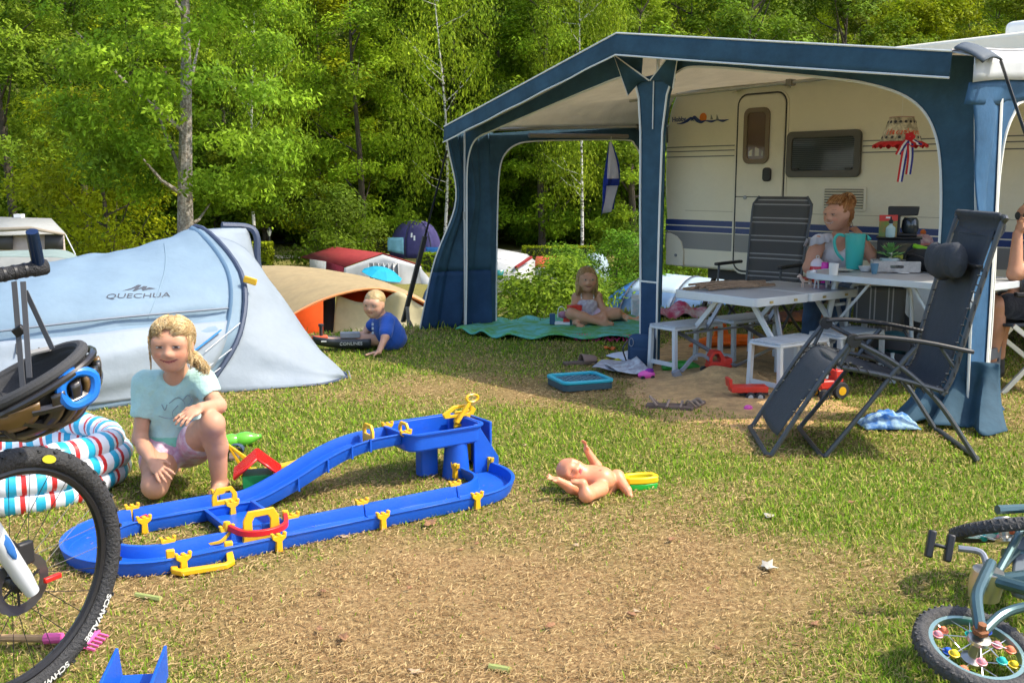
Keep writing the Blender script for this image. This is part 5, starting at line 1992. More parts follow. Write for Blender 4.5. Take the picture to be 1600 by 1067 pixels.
# black cooker with coffee machine on it
p = ot_at(1377, 418, 0) + AN * .22
p.z = OT + .004
t = thing('camping_oven', 'square black box standing behind the succulent on the rounded table', 'oven', p, AROT + R(30))
MB().box((0, 0, .105), (.30, .24, .205)).build('body', m_black, t, bevel=.012)
MB().box((0, -.122, .11), (.22, .006, .14)).build('door_glass', m_dglass, t, bevel=.002)
MB().box((0, 0, .214), (.32, .26, .014)).build('lid', m_black, t, bevel=.005)
t = thing('coffee_maker', 'black filter coffee machine on top of the square black box', 'coffee maker', p + V((.03, .02, .222)), AROT + R(30))
MB().prism([(-.10, 0), (.10, 0), (.10, .02), (-.02, .025), (-.02, .15), (.10, .155), (.11, .22), (-.11, .22)], (0, -.075, 0), (1, 0, 0), (0, 0, 1), (0, 1, 0), .15).build('body', m_black, t, bevel=.008)
MB().lathe([(.05, 0), (.062, .03), (.058, .09), (.045, .115)], (.05, 0, .024), 16).build('jug', m_dglass, t)
t = thing('snack_pouch', 'green stand-up pouch with red top beside the coffee machine', 'pouch', p + V((-.11, -.06, .222)), AROT + R(45))
b = MB()
b.grid(lambda a, c: V((lerp(-.065, .065, a), -.022 * math.sin(math.pi * a) * (1 - c * .9), lerp(0, .115, c))), 8, 8)
b.grid(lambda a, c: V((lerp(.065, -.065, a), .022 * math.sin(math.pi * a) * (1 - c * .9), lerp(0, .115, c))), 8, 8)
b.build('bag', mat('pouch_green', (.16, .26, .04), .4, col2=(.35, .20, .04), nscale=14), t)
b = MB()
b.box((0, 0, .137), (.132, .006, .044))
b.build('red_top', mat('pouch_red', (.62, .04, .03), .4), t)
MB().box((0, -.004, .14), (.04, .002, .012)).build('brand_patch', m_wht, t)
t = thing('soap_bottle', 'small clear pump bottle before the green pouch', 'bottle', p + V((-.12, -.14, .0)) + V((0, 0, .222)), 0)
MB().lathe([(.03, 0), (.034, .01), (.034, .07), (.012, .09), (.012, .10)], (0, 0, 0), 14).build('bottle', mat('clear_blue', (.45, .62, .62), .15), t)
MB().lathe([(.012, .10), (.016, .105), (.016, .125), (.006, .13), (.006, .15)], (0, 0, 0), 10).build('pump', m_black, t)
# lime cup and round lime container
solo(MB().lathe([(.0, .0), (.03, .0), (.036, .075), (.033, .075), (.028, .01), (0, .008)], (0, 0, 0), 16), 'cup', mat('lime_candle', (.45, .52, .08), .4), 'pale lime cup on the wooden tray', 'cup', ot_at(1402, 418, .018))
p = ot_at(1424, 416, .0)
t = thing('lime_container', 'round lime green container with dark ring leaning on the table', 'container', p)
m_lime = mat('lime_plastic', (.22, .52, .01), .35)
q = (V((-.35, -.8, .35))).normalized()
MB().lathe([(.03, -.03), (.05, -.02), (.055, .02), (.045, .045), (0, .05)], (0, 0, .055), 20, axis=q).build('body', m_lime, t)
MB().tube([V((0, 0, .055)) + q * .036 + frame(q)[1] * (.047 * math.cos(a)) + frame(q)[2] * (.047 * math.sin(a)) for a in np.linspace(0, 2 * math.pi, 20)[:-1]], .004, 6, closed=True).build('ring', m_black, t)
# knitted hat, bag
p = ot_at(1424, 408) + AN * .15
p.z = OT + .005
t = thing('knitted_hat', 'pink and white knitted hat with orange bobble', 'hat', p)
MB().lathe([(.075, 0), (.088, .03), (.086, .06)], (0, 0, .08), 20).build('brim', mat('hat_pink', (.55, .20, .17), .9, bump=.5, bscale=60), t)
MB().lathe([(.085, .06), (.07, .10), (.04, .125), (0, .132)], (0, 0, .08), 20).build('crown', mat('hat_white', (.55, .45, .42), .9, col2=(.4, .2, .25), nscale=30), t)
MB().ball((0, 0, .222), .024, 10).build('bobble', mat('hat_orange', (.65, .16, .03), .9, bump=.8, bscale=80), t)
MB().lathe([(.07, 0), (.075, .085)], (0, 0, 0), 14).build('bowl', mat('bowl_white', (.6, .58, .55), .4), t)
p = ot_at(1448, 425)
t = thing('sports_bag', 'black sports bag with lime trim behind the right awning leg', 'bag', p + V((.03, .05, 0)), AROT)
MB().ball((0, 0, .09), (.17, .12, .095), 16).build('body', mat('bag_black', (.02, .02, .022), .8, bump=.4, bscale=20), t)
MB().box((-.02, -.06, .165), (.14, .03, .03), (0, .2, 0)).build('trim', m_lime, t, bevel=.008)
MB().tube(spline([(-.12, -.08, .10), (-.08, -.12, .12), (.02, -.13, .10), (.09, -.11, .06)], 4), .010, 6).build('strap', m_black, t)
solo(MB().box((0, 0, .003), (.06, .045, .004)), 'paper_slip', m_wht, 'small white paper slip at the front edge of the rounded table', 'paper', ot_at(1412, 427), .3)
solo(MB().lathe([(.028, 0), (.034, .08), (.031, .08), (.026, .01), (0, .008)], (0, 0, 0), 14), 'mug', mat('mug_white', (.7, .7, .68), .3), 'white mug at the left end of the rounded table', 'mug', ot_at(1302, 430))

# ---- picnic table: sticks, toy bottle, horses, plate
m_stick = mat('stick_wood', (.30, .20, .12), .9, noise=.4, nscale=14, bump=.5)
for k in range(7):
    a = rnd.uniform(-.16, .16)
    b = MB()
    L_ = rnd.uniform(.28, .46)
    b.tube(spline([(-L_, 0, .0), (-L_ * .3, rnd.uniform(-.02, .02), .008), (L_ * .4, rnd.uniform(-.02, .02), .004), (L_, 0, .0)], 4), [.009] * 4 + [.011] * 5 + [.006] * 4, 6)
    solo(b, 'stick', m_stick, 'bare brown stick in the bundle lying across the picnic table', 'stick', on_picnic(-.12 + rnd.uniform(-.06, .06), .22 + .028 * k - .05, .012 + .010 * (k % 3)), R(36) + a - .05, 'sticks on the picnic table')
tp_ = on_picnic(.43, -.02)
t = thing('toy_bottle', 'red and pink toy bottle with white dome cap on the picnic table', 'toy', G(1276, 441, TZ))
MB().lathe([(.045, 0), (.055, .02), (.055, .10), (.05, .12)], (0, 0, 0), 18).build('red_body', mat('toy_red_clear', (.60, .01, .03), .2), t)
MB().lathe([(.03, 0), (.034, .02), (.036, .11), (.03, .15), (0, .155)], (.045, -.035, 0), 16).build('pink_body', mat('toy_magenta', (.75, .01, .38), .25), t)
MB().lathe([(.052, .12), (.05, .145), (.03, .17), (.012, .178), (0, .18)], (0, 0, 0), 16).build('dome_cap', mat('toy_clear_white', (.75, .65, .70), .2), t)
MB().tube([V((.012 * math.cos(a), 0, .187 + .010 * math.sin(a))) for a in np.linspace(0, 2 * math.pi, 12)[:-1]], .003, 5, closed=True).build('loop', m_wht, t)
solo(MB().lathe([(.0, 0), (.08, .0), (.11, .012), (.108, .015), (.078, .005), (0, .004)], (0, 0, 0), 24), 'plate', mat('plate_pink', (.70, .10, .14), .35), 'pink plate beneath the red and pink toy bottle', 'plate', G(1272, 438, TZ + .002))


def toy_horse(label, loc, rz, s, body, mane):
    t = thing('toy_horse', label, 'toy horse', loc, rz, sc=s)
    mb_, mm = mat('horse_' + body[0], body[1], .4), mat('mane_' + mane[0], mane[1], .5)
    b = MB()
    b.tube(spline([(-.045, 0, .062), (-.02, 0, .066), (.015, 0, .062), (.040, 0, .070), (.055, 0, .095), (.062, 0, .112), (.080, 0, .106), (.092, 0, .098)], 3),
           [.014, .017, .018, .018, .018, .018, .018, .018, .019, .018, .016, .014, .013, .012, .012, .012, .013, .013, .013, .011, .009, .007], 8)
    b.build('body', mb_, t)
    for x, y, fwd in ((-.042, -.011, -.008), (-.042, .011, .006), (.036, -.011, .010), (.036, .011, -.006)):
        MB().tube([(x, y, .06), (x + fwd * .6, y, .034), (x + fwd, y, .004), (x + fwd + .003, y, 0)], [.009, .0055, .005, .007], 7).build('leg', mb_, t)
    MB().tube(spline([(-.052, 0, .066), (-.07, 0, .055), (-.075, 0, .025)], 4), [.005, .008, .009, .009, .009, .008, .006, .004, .002], 6).build('tail', mm, t)
    MB().tube(spline([(.068, 0, .122), (.05, 0, .108), (.038, 0, .082)], 4), [.004, .006, .007, .007, .007, .006, .005, .004, .003], 6).build('mane', mm, t)
    for y in (-.006, .006):
        MB().tube([(.064, y, .116), (.063, y * 1.3, .128)], [.004, .001], 5).build('ear', mb_, t)
    MB().grid(lambda a, c: V((lerp(-.015, .02, a), .0185 * math.sin(lerp(-1.4, 1.4, c)), .064 + .0185 * math.cos(lerp(-1.4, 1.4, c)))), 3, 8).build('saddle', mm, t, solid=.002)


toy_horse('white toy horse with blue saddle and mane on the picnic table', G(1283, 450, TZ), R(200), 1.05, ('white', (.72, .70, .70)), ('blue', (.05, .04, .35)))
toy_horse('smaller orange and white toy horse on the picnic table', G(1260, 449, TZ), R(170), .72, ('cream', (.70, .50, .38)), ('orange', (.60, .13, .02)))

# ---- hanging lampshade with ribbons
p = DY(1408, 204, 7.9)
t = thing('hanging_lampshade', 'hanging lampshade with red lettering, red frill and tricolour ribbons', 'lampshade', p)
hz_ = .11
m_shade = mat('shade_print', (.72, .66, .50), .9, col2=(.30, .27, .2), nscale=26)
MB().lathe([(.155, -.10), (.088, .095)], (0, 0, 0), 28).build('shade', m_shade, t, solid=.003) if False else None
b = MB()
b.grid(lambda a, c: V((lerp(.155, .088, c) * math.cos(a * 2 * math.pi), lerp(.155, .088, c) * math.sin(a * 2 * math.pi), lerp(-.10, .095, c))), 28, 4, cu=True)
b.build('shade', m_shade, t, solid=.003)
b = MB()
b.grid(lambda a, c: V(((.155 + .045 * c) * math.cos(a * 2 * math.pi), (.155 + .045 * c) * math.sin(a * 2 * math.pi), -.085 - .035 * c + .012 * math.sin(a * 2 * math.pi * 18) * c)), 108, 3, cu=True)
b.build('red_frill', mat('frill_red', (.60, .015, .02), .8), t, solid=.004)
MB().tube([V((.088 * math.cos(a), .088 * math.sin(a), .095)) for a in np.linspace(0, 2 * math.pi, 25)[:-1]], .004, 5, closed=True).build('top_ring', mat('ring_pink', (.45, .25, .22), .6), t)
MB().tube([(0, 0, .09), (0, 0, .62)], .0015, 4).build('cord', m_wht, t)
text_obj('lettering', 'Hazuelones', .062, mat('letter_red', (.70, .08, .02), .6), t, (0, 0, -.015), (0, 0, 0), .0, shear=.2, bold=.0015,
         bend=lambda co: (lambda a, r: V((r * math.sin(a), -r * math.cos(a), co.y)))(co.x / .13 - .15, .134 - (co.y + .02) * .34))
for k in range(9):
    a = -1.5 + k * .36
    for zz in (.06, -.055):
        r_ = lerp(.155, .088, (zz + .1) / .195) + .004
        MB().lathe([(.0, .002), (.012, .001), (.012, 0)], (r_ * math.sin(a), -r_ * math.cos(a), zz), 6, axis=(math.sin(a), -math.cos(a), .3)).build('dark_motif', mat('motif', (.05, .05, .06), .8), t)
cR, cW, cB = mat('ribbon_red', (.55, .01, .015), .6), mat('ribbon_white', (.75, .75, .78), .6), mat('ribbon_blue', (.015, .02, .22), .6)
for (x0, z0, x1, z1, x2, z2) in ((-.02, -.08, -.045, -.22, -.06, -.385), (.0, -.08, .005, -.2, .0, -.33), (-.02, -.08, -.06, -.13, -.085, -.185), (.015, -.08, .05, -.105, .075, -.11)):
    for k, cm_ in enumerate((cR, cW, cB)):
        P = spline([(x0 + .018 * (k - 1), -.185, z0), (x1 + .016 * (k - 1), -.20, z1), (x2 + .014 * (k - 1), -.19, z2)], 5)
        MB().tube(P, .008, 6, flat=.2, up=(0, 1, 0)).build('ribbon', cm_, t)
b = MB()
for k in range(5):
    a = k * 1.256
    b.ball((.022 * math.cos(a), -.185, -.055 + .018 * math.sin(a)), (.02, .012, .018), 8)
b.build('bow', mat('bow_red', (.62, .015, .03), .8), t, weld=False)

# ---- limp flag at the side opening
p = AW(.05, 1.80, 1.74)
t = thing('flag', 'limp white flag with blue stripes hanging in the awning opening', 'flag', p, AROT + R(80))
m_fw = fabric('flag_white', (.76, .74, .80), .45)
m_fb = fabric('flag_blue', (.02, .05, .38), .3)


def flagp(a, c):
    w = .015 + .085 * math.sin(min(1, c * 1.25) * math.pi * .62)
    return V((lerp(-w, w, a) + .03 * math.sin(c * 4) - .01, .035 * math.sin(a * 10 + c * 5) * c, -.70 * c + .06 * (a - .5) * c))


for a0, a1, m_ in ((0, .14, m_fb), (.14, .86, m_fw), (.86, 1, m_fb)):
    MB().grid(lambda a, c: flagp(lerp(a0, a1, a), c), 6, 16).build('stripe', m_, t, solid=.003)
MB().grid(lambda a, c: flagp(lerp(.05, .95, a), lerp(.50, .60, c) + .04 * a) + V((0, -.012, 0)), 8, 3).build('band', m_fb, t, solid=.003)
MB().tube([(0, 0, .05), (0, 0, -.02)], .004, 5).build('hook', m_wht, t)

# ---- blanket and its things
m_blk = mat('blanket_aqua', (.13, .48, .42), .95, col2=(.10, .34, .06), nscale=7.5, bump=.3)
bc = V((.33, 9.15, 0))
corners = [G(712, 522), G(800, 534), G(900, 531), G(1004, 536), G(1010, 506), G(900, 503), G(770, 505)]
bl_f = [G(712, 523), G(805, 533), G(1004, 535)]
bl_b = [G(765, 505), G(880, 501), G(1010, 505)]
ff_ = spline(bl_f, 20)
fb2 = spline(bl_b, 20)
b = MB()
b.grid(lambda a, c: (lambda q: V((q.x, q.y, H0(q.x, q.y) + .03 + .028 * float(vn(q.x, q.y, 4.5, 3)) + .02 * math.sin(a * 30 + c * 6) * abs(c - .5) * 2)))(lerp(ff_[round(a * 40)], fb2[round(a * 40)], c)) - bc, 40, 16)
solo(b, 'picnic_blanket', m_blk, 'aqua and green patterned picnic blanket spread on the grass', 'blanket', bc, solid=.012)
# pink fringe towel edge
b = MB()
q0, q1 = G(898, 531), G(1000, 533)
for k in range(26):
    q = lerp(q0, q1, k / 25)
    b.tube([q + V((0, .04, .045)) - q0, q + V((rnd.uniform(-.02, .02), -.03, .03)) - q0, q + V((rnd.uniform(-.03, .03), -.09, .012)) - q0], .006, 5)
tag(b.build('pink_fringe', mat('fringe_pink', (.62, .05, .16), .9)), 'pink tassel fringe along the front edge of the blanket', 'fringe', None, 'stuff').location = q0
p = G(985, 508)
b = MB()
b.grid(lambda a, c: V((lerp(-.19, .19, a), lerp(-.10, .12, c), .075 + .05 * math.sin(a * 9 + c * 3) * math.sin(c * 5 + 1) - .03 * abs(2 * a - 1))), 18, 10)
solo(b, 'orange_towel', mat('towel_orange', (.66, .25, .06), .95, col2=(.6, .5, .4), nscale=11), 'crumpled orange and white towel right of the girl on the blanket', 'towel', V((p.x, p.y, .0)), solid=.012)
p = G(897, 516)
t = thing('toy_tower', 'white toy tower with red roof before the girl on the blanket', 'toy', V((p.x, p.y, .055)), .3)
MB().box((0, 0, .06), (.085, .07, .12)).build('walls', m_wht, t, bevel=.004)
for sx_ in (-.045, .045):
    MB().box((sx_, -.03, .06), (.012, .02, .125)).build('corner_post', mat('toy_dkgreen', (.02, .10, .09), .5), t)
MB().prism([(-.055, 0), (.055, 0), (.06, .055), (-.06, .055)], (0, -.045, .122), (1, 0, 0), (0, 0, 1), (0, 1, 0), .09).build('roof', mat('toy_red', (.62, .035, .02), .4), t, bevel=.004)
p = G(880, 516)
t = thing('toy_farm', 'small dark toy stall with red and pink pieces on the blanket', 'toy', V((p.x, p.y, .055)))
MB().box((-.10, 0, .05), (.05, .05, .10)).build('post', mat('toy_dkblue', (.02, .08, .16), .5), t, bevel=.004)
MB().box((0, 0, .012), (.16, .08, .024)).build('base', m_wht, t, bevel=.003)
MB().box((.03, 0, .04), (.06, .05, .035)).build('red_block', mat('toy_red', (.62, .035, .02), .4), t, bevel=.003)
MB().ball((.0, .03, .085), (.05, .035, .035), 12).build('pink_figure', mat('toy_mauve', (.42, .20, .27), .6), t)
MB().tube(spline([(-.05, .02, .05), (-.045, .02, .14), (-.01, .02, .16), (.02, .02, .12)], 4), .004, 5).build('arch', m_wht, t)
p = G(995, 498)
t = thing('milk_carton', 'pale blue patterned carton beside the awning centre pole', 'carton', V((p.x, p.y, H0(p.x, p.y))))
MB().box((0, 0, .10), (.11, .09, .20)).build('body', mat('carton_print', (.45, .62, .66), .6, col2=(.7, .7, .72), nscale=20), t, bevel=.005)
MB().prism([(-.05, 0), (.05, 0), (.0, .05)], (0, -.045, .2), (0, 1, 0), (0, 0, 1), (1, 0, 0), .1) if False else None
MB().box((0, 0, .22), (.11, .012, .04)).build('gable_seam', m_wht, t)
# clothes heap behind the picnic table
p = G(1065, 495)
b = MB()
b.grid(lambda a, c: V((lerp(-.33, .33, a), lerp(-.12, .14, c), .02 + .11 * math.sin(math.pi * a) * math.sin(math.pi * c) * (.7 + .5 * float(vn(a * 3, c * 3, 2, 2))) + .03 * math.sin(a * 16))), 26, 12)
solo(b, 'clothes_heap', mat('clothes_print', (.55, .06, .14), .95, col2=(.62, .50, .50), nscale=9), 'heap of pink and white clothes on the ground behind the picnic table', 'clothes', V((p.x, p.y, 0)), .2, solid=.012)
b = MB()
b.grid(lambda a, c: V((lerp(-.4, .4, a), lerp(-.1, .16, c), .03 + .09 * math.sin(math.pi * c) * (.6 + .5 * float(vn(a * 5, c * 2, 2, 2))))), 26, 10)
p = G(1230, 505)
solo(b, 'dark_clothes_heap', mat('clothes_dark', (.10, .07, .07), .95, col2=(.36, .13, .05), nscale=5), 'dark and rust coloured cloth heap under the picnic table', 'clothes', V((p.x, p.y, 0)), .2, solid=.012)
# backpack by the centre pole
p = AW(2.36, -.10)
t = thing('rucksack', 'small dark blue rucksack at the foot of the awning centre pole', 'bag', p, AROT + R(30))
MB().box((0, 0, .12), (.20, .13, .24)).build('body', mat('rucksack_blue', (.02, .06, .13), .8, bump=.4, bscale=25), t, bevel=.045, seg=4)
MB().box((.0, -.07, .09), (.15, .05, .13)).build('pocket', mat('rucksack_blue2', (.015, .045, .10), .8), t, bevel=.02, seg=3)
MB().tube(spline([(-.09, -.05, .20), (-.12, -.09, .14), (-.10, -.07, .05)], 5), .010, 6, flat=.4).build('strap', m_black, t)
MB().tube([V((-.06 + .016 * math.cos(a), -.085, .19 + .03 * math.sin(a))) for a in np.linspace(0, 2 * math.pi, 14)[:-1]], .003, 5, closed=True).build('buckle', m_steel, t)

# turquoise tray/lid on the lawn
tr_c = (G(860, 605) + G(942, 604)) / 2
t = thing('sandpit_tray', 'turquoise and dark plastic tray with criss cross base on the lawn', 'tray', V((tr_c.x + .02, tr_c.y, .005)), R(20))
m_tq = mat('turquoise_plastic', (.02, .38, .48), .4)
m_dkp = mat('dark_teal_plastic', (.03, .07, .09), .5)
MB().prism(rrect(.36, .32, .05), (0, 0, 0), (1, 0, 0), (0, 1, 0), (0, 0, 1), .045).build('base', m_dkp, t, bevel=.006)
ring_prism(MB(), rrect(.37, .33, .05), rrect(.31, .27, .03), (0, 0, .045), (1, 0, 0), (0, 1, 0), (0, 0, 1), .022).build('rim', m_tq, t, bevel=.006)
for k in range(-3, 4):
    for s_ in (-1, 1):
        a_ = V((k * .05 - .12 * s_, -.12, .05))
        c_ = V((k * .05 + .12 * s_, .12, .05))
        for q in (a_, c_):
            pass
        x0, x1 = max(-.15, min(.15, a_.x)), max(-.15, min(.15, c_.x))
        if abs(x1 - x0) < .05:
            continue
        y0 = -.12 + .24 * (x0 - a_.x) / (c_.x - a_.x)
        y1 = -.12 + .24 * (x1 - a_.x) / (c_.x - a_.x)
        MB().beam((x0, y0, .05), (x1, y1, .05), .008, .008).build('rib', mat('rib_slate', (.10, .20, .25), .5), t)

# papers / magazine
for k, (u, v, rz, lb, c_) in enumerate(((985, 563, .5, 'open white magazine page lying uppermost on the ground', (.62, .66, .75)), (958, 578, -.3, 'folded magazine lying before the white page', (.45, .45, .48)), (980, 585, .2, 'coloured leaflet leaning on the magazine', (.55, .60, .62)))):
    p = G(u, v)
    b = MB()
    b.grid(lambda a, c: V((lerp(-.12, .12, a), lerp(-.16, .16, c), .012 + .045 * a * a * c + .012 * math.sin(a * 5 + k))), 8, 8)
    solo(b, 'magazine', mat('paper_%d' % k, c_, .6, col2=(.30, .28, .30) if k else (.60, .62, .70), nscale=16), lb, 'magazine', V((p.x, p.y, .01 + .012 * k)), rz, solid=.003)


# footwear
def slipper(label, loc, rz, col, s=1.0, strap=True):
    t = thing('slipper', label, 'shoe', loc, rz, sc=s)
    ol = [(-.13, -.03), (-.125, .03), (-.06, .034), (.02, .04), (.09, .046), (.125, .03), (.13, 0), (.12, -.03), (.08, -.045), (0, -.036), (-.07, -.032)]
    MB().prism(ol, (0, 0, 0), (1, 0, 0), (0, 1, 0), (0, 0, 1), .022).build('sole', mat('sole_brown', (.16, .11, .08), .8, noise=.3), t, bevel=.005)
    if strap:
        MB().grid(lambda a, c: V((lerp(.0, .10, a), .046 * math.cos(c * math.pi), .02 + .05 * math.sin(c * math.pi) * (1 - .35 * a))), 6, 10).build('upper', mat('upper_' + label[:6], col, .85), t, solid=.006)
    else:
        for x in (.05, -.02):
            MB().tube(spline([(x, -.042, .015), (x + .01, 0, .042), (x, .042, .015)], 5), .007, 6).build('strap', mat('strap_' + label[:6], col, .8), t)
        MB().tube(spline([(-.07, -.034, .02), (-.11, 0, .06), (-.07, .034, .02)], 6), .006, 6).build('heel_strap', mat('strap_' + label[:6], col, .8), t)
    return t


slipper('brown clog lying on the shaded lawn beside the magazines', G(908, 569), R(20), (.26, .17, .13), 1.1)
slipper('flat brown sandal with white buckle at the sand edge', G(1048, 638), R(-12), (.30, .22, .17), 1.15, False)
slipper('brown strappy sandal with upright heel strap at the sand edge', G(1085, 636), R(60), (.30, .22, .16), 1.0, False)
solo(MB().grid(lambda a, c: V((lerp(-.10, .10, a), lerp(-.05, .05, c), .012 + .02 * math.sin(a * 9) * math.sin(c * 4))), 12, 6), 'yellow_cloth', mat('cloth_yellow', (.55, .50, .03), .8), 'small crumpled yellow green cloth by the clog', 'cloth', G(950, 567), .3, solid=.006)
solo(MB().grid(lambda a, c: V((lerp(-.04, .04, a), lerp(-.03, .03, c), .010 + .014 * math.sin(a * 7))), 6, 4), 'orange_scrap', mat('scrap_orange', (.72, .14, .01), .6), 'tiny orange plastic scrap on the lawn before the blanket', 'scrap', G(952, 546), .3, solid=.008)
b = MB().ball((0, 0, .03), (.065, .035, .032), 12)
t = thing('toy_car', 'pink toy car with purple top at the foot of the bench', 'toy car', G(1010, 592), .2)
b.build('body', mat('toy_pink', (.78, .10, .42), .35), t)
MB().ball((.02, 0, .055), (.035, .025, .02), 10).build('cabin', mat('toy_purple', (.20, .02, .28), .3), t)
for x in (-.035, .035):
    for y in (-.032, .032):
        MB().lathe([(0, -.006), (.014, -.006), (.014, .006), (0, .006)], (x, y, .014), 10, axis=(0, 1, 0)).build('wheel', m_black, t)
solo(MB().ball((0, 0, .02), (.028, .024, .022), 10), 'pink_toy', mat('toy_pink', (.78, .10, .42), .35), 'tiny pink toy lying below the red trailer', 'toy', G(1169, 643))

# excavator
m_tred = mat('toy_red', (.62, .035, .02), .4)
m_tgrey = mat('toy_grey', (.22, .23, .25), .5)
m_tyel = mat('toy_yellow', (.78, .42, .01), .4)
ex_ = G(1118, 592)
t = thing('toy_excavator', 'red toy excavator with grey digging arm in the sand', 'toy', V((ex_.x, ex_.y, sand_h(ex_.x, ex_.y) if False else .03)), R(8), sc=.85)
for y in (-.06, .06):
    tr__ = [(x, z) for x, z in rrect(.22, .06, .028)]
    MB().prism(tr__, (0, y - .018, .032), (1, 0, 0), (0, 0, 1), (0, 1, 0), .036).build('track', m_black, t, bevel=.004)
MB().box((-.015, -.075, .035), (.07, .008, .05)).build('yellow_panel', m_tyel, t)
MB().box((.02, 0, .075), (.19, .12, .03)).build('turntable', m_tred, t, bevel=.006)
b = MB()
ring_prism(b, [(-.06, 0), (.07, 0), (.075, .05), (.03, .115), (-.03, .115), (-.06, .06)], [(-.035, .025), (.03, .025), (.035, .05), (.015, .09), (-.015, .09), (-.035, .06)], (-.01, -.05, .088), (1, 0, 0), (0, 0, 1), (0, 1, 0), .10)
b.build('cab', m_tred, t, bevel=.004)
MB().box((.085, 0, .115), (.07, .11, .055)).build('engine', m_tred, t, bevel=.01)
MB().sweep(spline([(-.05, -.02, .12), (-.13, -.02, .17), (-.20, -.02, .15), (-.27, -.02, .07), (-.30, -.02, .04)], 4), [(-.016, -.014), (.016, -.014), (.016, .014), (-.016, .014)]).build('arm', m_tgrey, t, bevel=.003)
MB().prism([(0, 0), (-.07, -.005), (-.08, .03), (-.03, .06)], (-.29, -.05, .0), (1, 0, 0), (0, 0, 1), (0, 1, 0), .07).build('bucket', m_tgrey, t, bevel=.004)
# green toy shovel/boat, orange toy plane
b = MB().tube(spline([(-.13, 0, .035), (-.05, 0, .05), (.06, 0, .05), (.14, 0, .035)], 4), [.02, .035, .042, .045, .045, .045, .045, .045, .045, .042, .035, .03, .02], 10, flat=.8)
solo(b, 'green_toy_roller', mat('toy_green', (.03, .32, .03), .4), 'rounded green toy lying under the left bench', 'toy', G(1062, 582), .1)
pl_ = G(1130, 548)
t = thing('toy_plane', 'orange toy plane lying in the sand under the picnic table', 'toy', V((pl_.x, pl_.y, .05)), R(14))
m_tor = mat('toy_orange', (.80, .14, .005), .4)
MB().tube(spline([(-.30, 0, .0), (-.2, 0, .02), (0, 0, .035), (.2, 0, .03), (.28, 0, .02)], 4), [.006, .016, .026, .032, .038, .042, .045, .048, .05, .05, .05, .05, .048, .046, .04, .03, .02], 10).build('fuselage', m_tor, t)
MB().prism([(-.07, 0), (.07, 0), (.03, .13), (-.06, .13)], (-.02, -.012, .05), (1, 0, 0), (0, 0, 1), (0, 1, .15), .02).build('tail_fin', m_tor, t, bevel=.004)
MB().prism([(-.08, -.14), (.06, -.14), (.10, .14), (-.04, .14)], (.02, 0, .02), (1, 0, 0), (0, 1, 0), (0, 0, 1), .014).build('wing', m_tor, t, bevel=.004)
# red trailer
tr1 = G(1172, 628)
t = thing('toy_trailer', 'red toy trailer with two axles at the edge of the sand', 'toy', V((tr1.x, tr1.y + .06, .0)), R(2), sc=.74)
MB().prism([(-.155, .0), (.15, .0), (.155, .05), (-.16, .05)], (0, -.07, .075), (1, 0, 0), (0, 0, 1), (0, 1, 0), .14).build('tipper', m_tred, t, bevel=.005)
MB().prism([(-.175, .04), (-.15, .04), (-.155, .115), (-.185, .115)], (0, -.07, .075), (1, 0, 0), (0, 0, 1), (0, 1, 0), .14).build('tailboard', m_tred, t, bevel=.003)
MB().box((.04, 0, .06), (.24, .08, .022)).build('chassis', m_black, t)
for x in (.0, .082):
    for y in (-.07, .07):
        w_ = MB().lathe([(.02, -.018), (.036, -.018), (.04, -.012), (.04, .012), (.036, .018), (.02, .018)], (x, y, .04), 18, axis=(0, 1, 0)).build('wheel', m_tyre, t)
        MB().lathe([(.0, -.02), (.022, -.019), (.022, .019), (0, .02)], (x, y, .04), 12, axis=(0, 1, 0)).build('hub', mat('hub_grey', (.45, .45, .45), .5), w_)
MB().beam((.15, 0, .06), (.23, 0, .04), .02, .012).build('drawbar', m_steel, t)
# white storage box under the front bench
p = G(1262, 602)
t = thing('storage_box', 'whitish plastic storage box under the front bench', 'box', V((p.x + .05, p.y + .3, 0)), R(36))
MB().prism(rrect(.34, .26, .03), (0, 0, 0), (1, 0, 0), (0, 1, 0), (0, 0, 1), .24).build('body', mat('box_white', (.55, .55, .54), .5, dirt=.15), t, bevel=.008)
MB().prism(rrect(.36, .28, .03), (0, 0, .24), (1, 0, 0), (0, 1, 0), (0, 0, 1), .025).build('lid', mat('box_lid', (.50, .51, .52), .5), t, bevel=.006)
# red tractor behind the recliner
p = G(1292, 622)
t = thing('toy_tractor', 'small red toy tractor half hidden behind the recliner footrest', 'toy', V((p.x, p.y, 0)), R(200))
MB().box((0, 0, .09), (.16, .07, .06)).build('bonnet', m_tred, t, bevel=.012)
MB().box((-.06, 0, .14), (.06, .08, .08)).build('cab', m_tred, t, bevel=.008)
for x, r_ in ((-.06, .055), (.06, .035)):
    for y in (-.055, .055):
        w_ = MB().lathe([(.01, -.018), (r_ * .9, -.018), (r_, -.01), (r_, .01), (r_ * .9, .018), (.01, .018)], (x, y, r_), 18, axis=(0, 1, 0)).build('wheel', m_tyre, t)
        MB().lathe([(0, -.02), (r_ * .5, -.0195), (r_ * .5, .0195), (0, .02)], (x, y, r_), 12, axis=(0, 1, 0)).build('hub', m_tyel, w_)
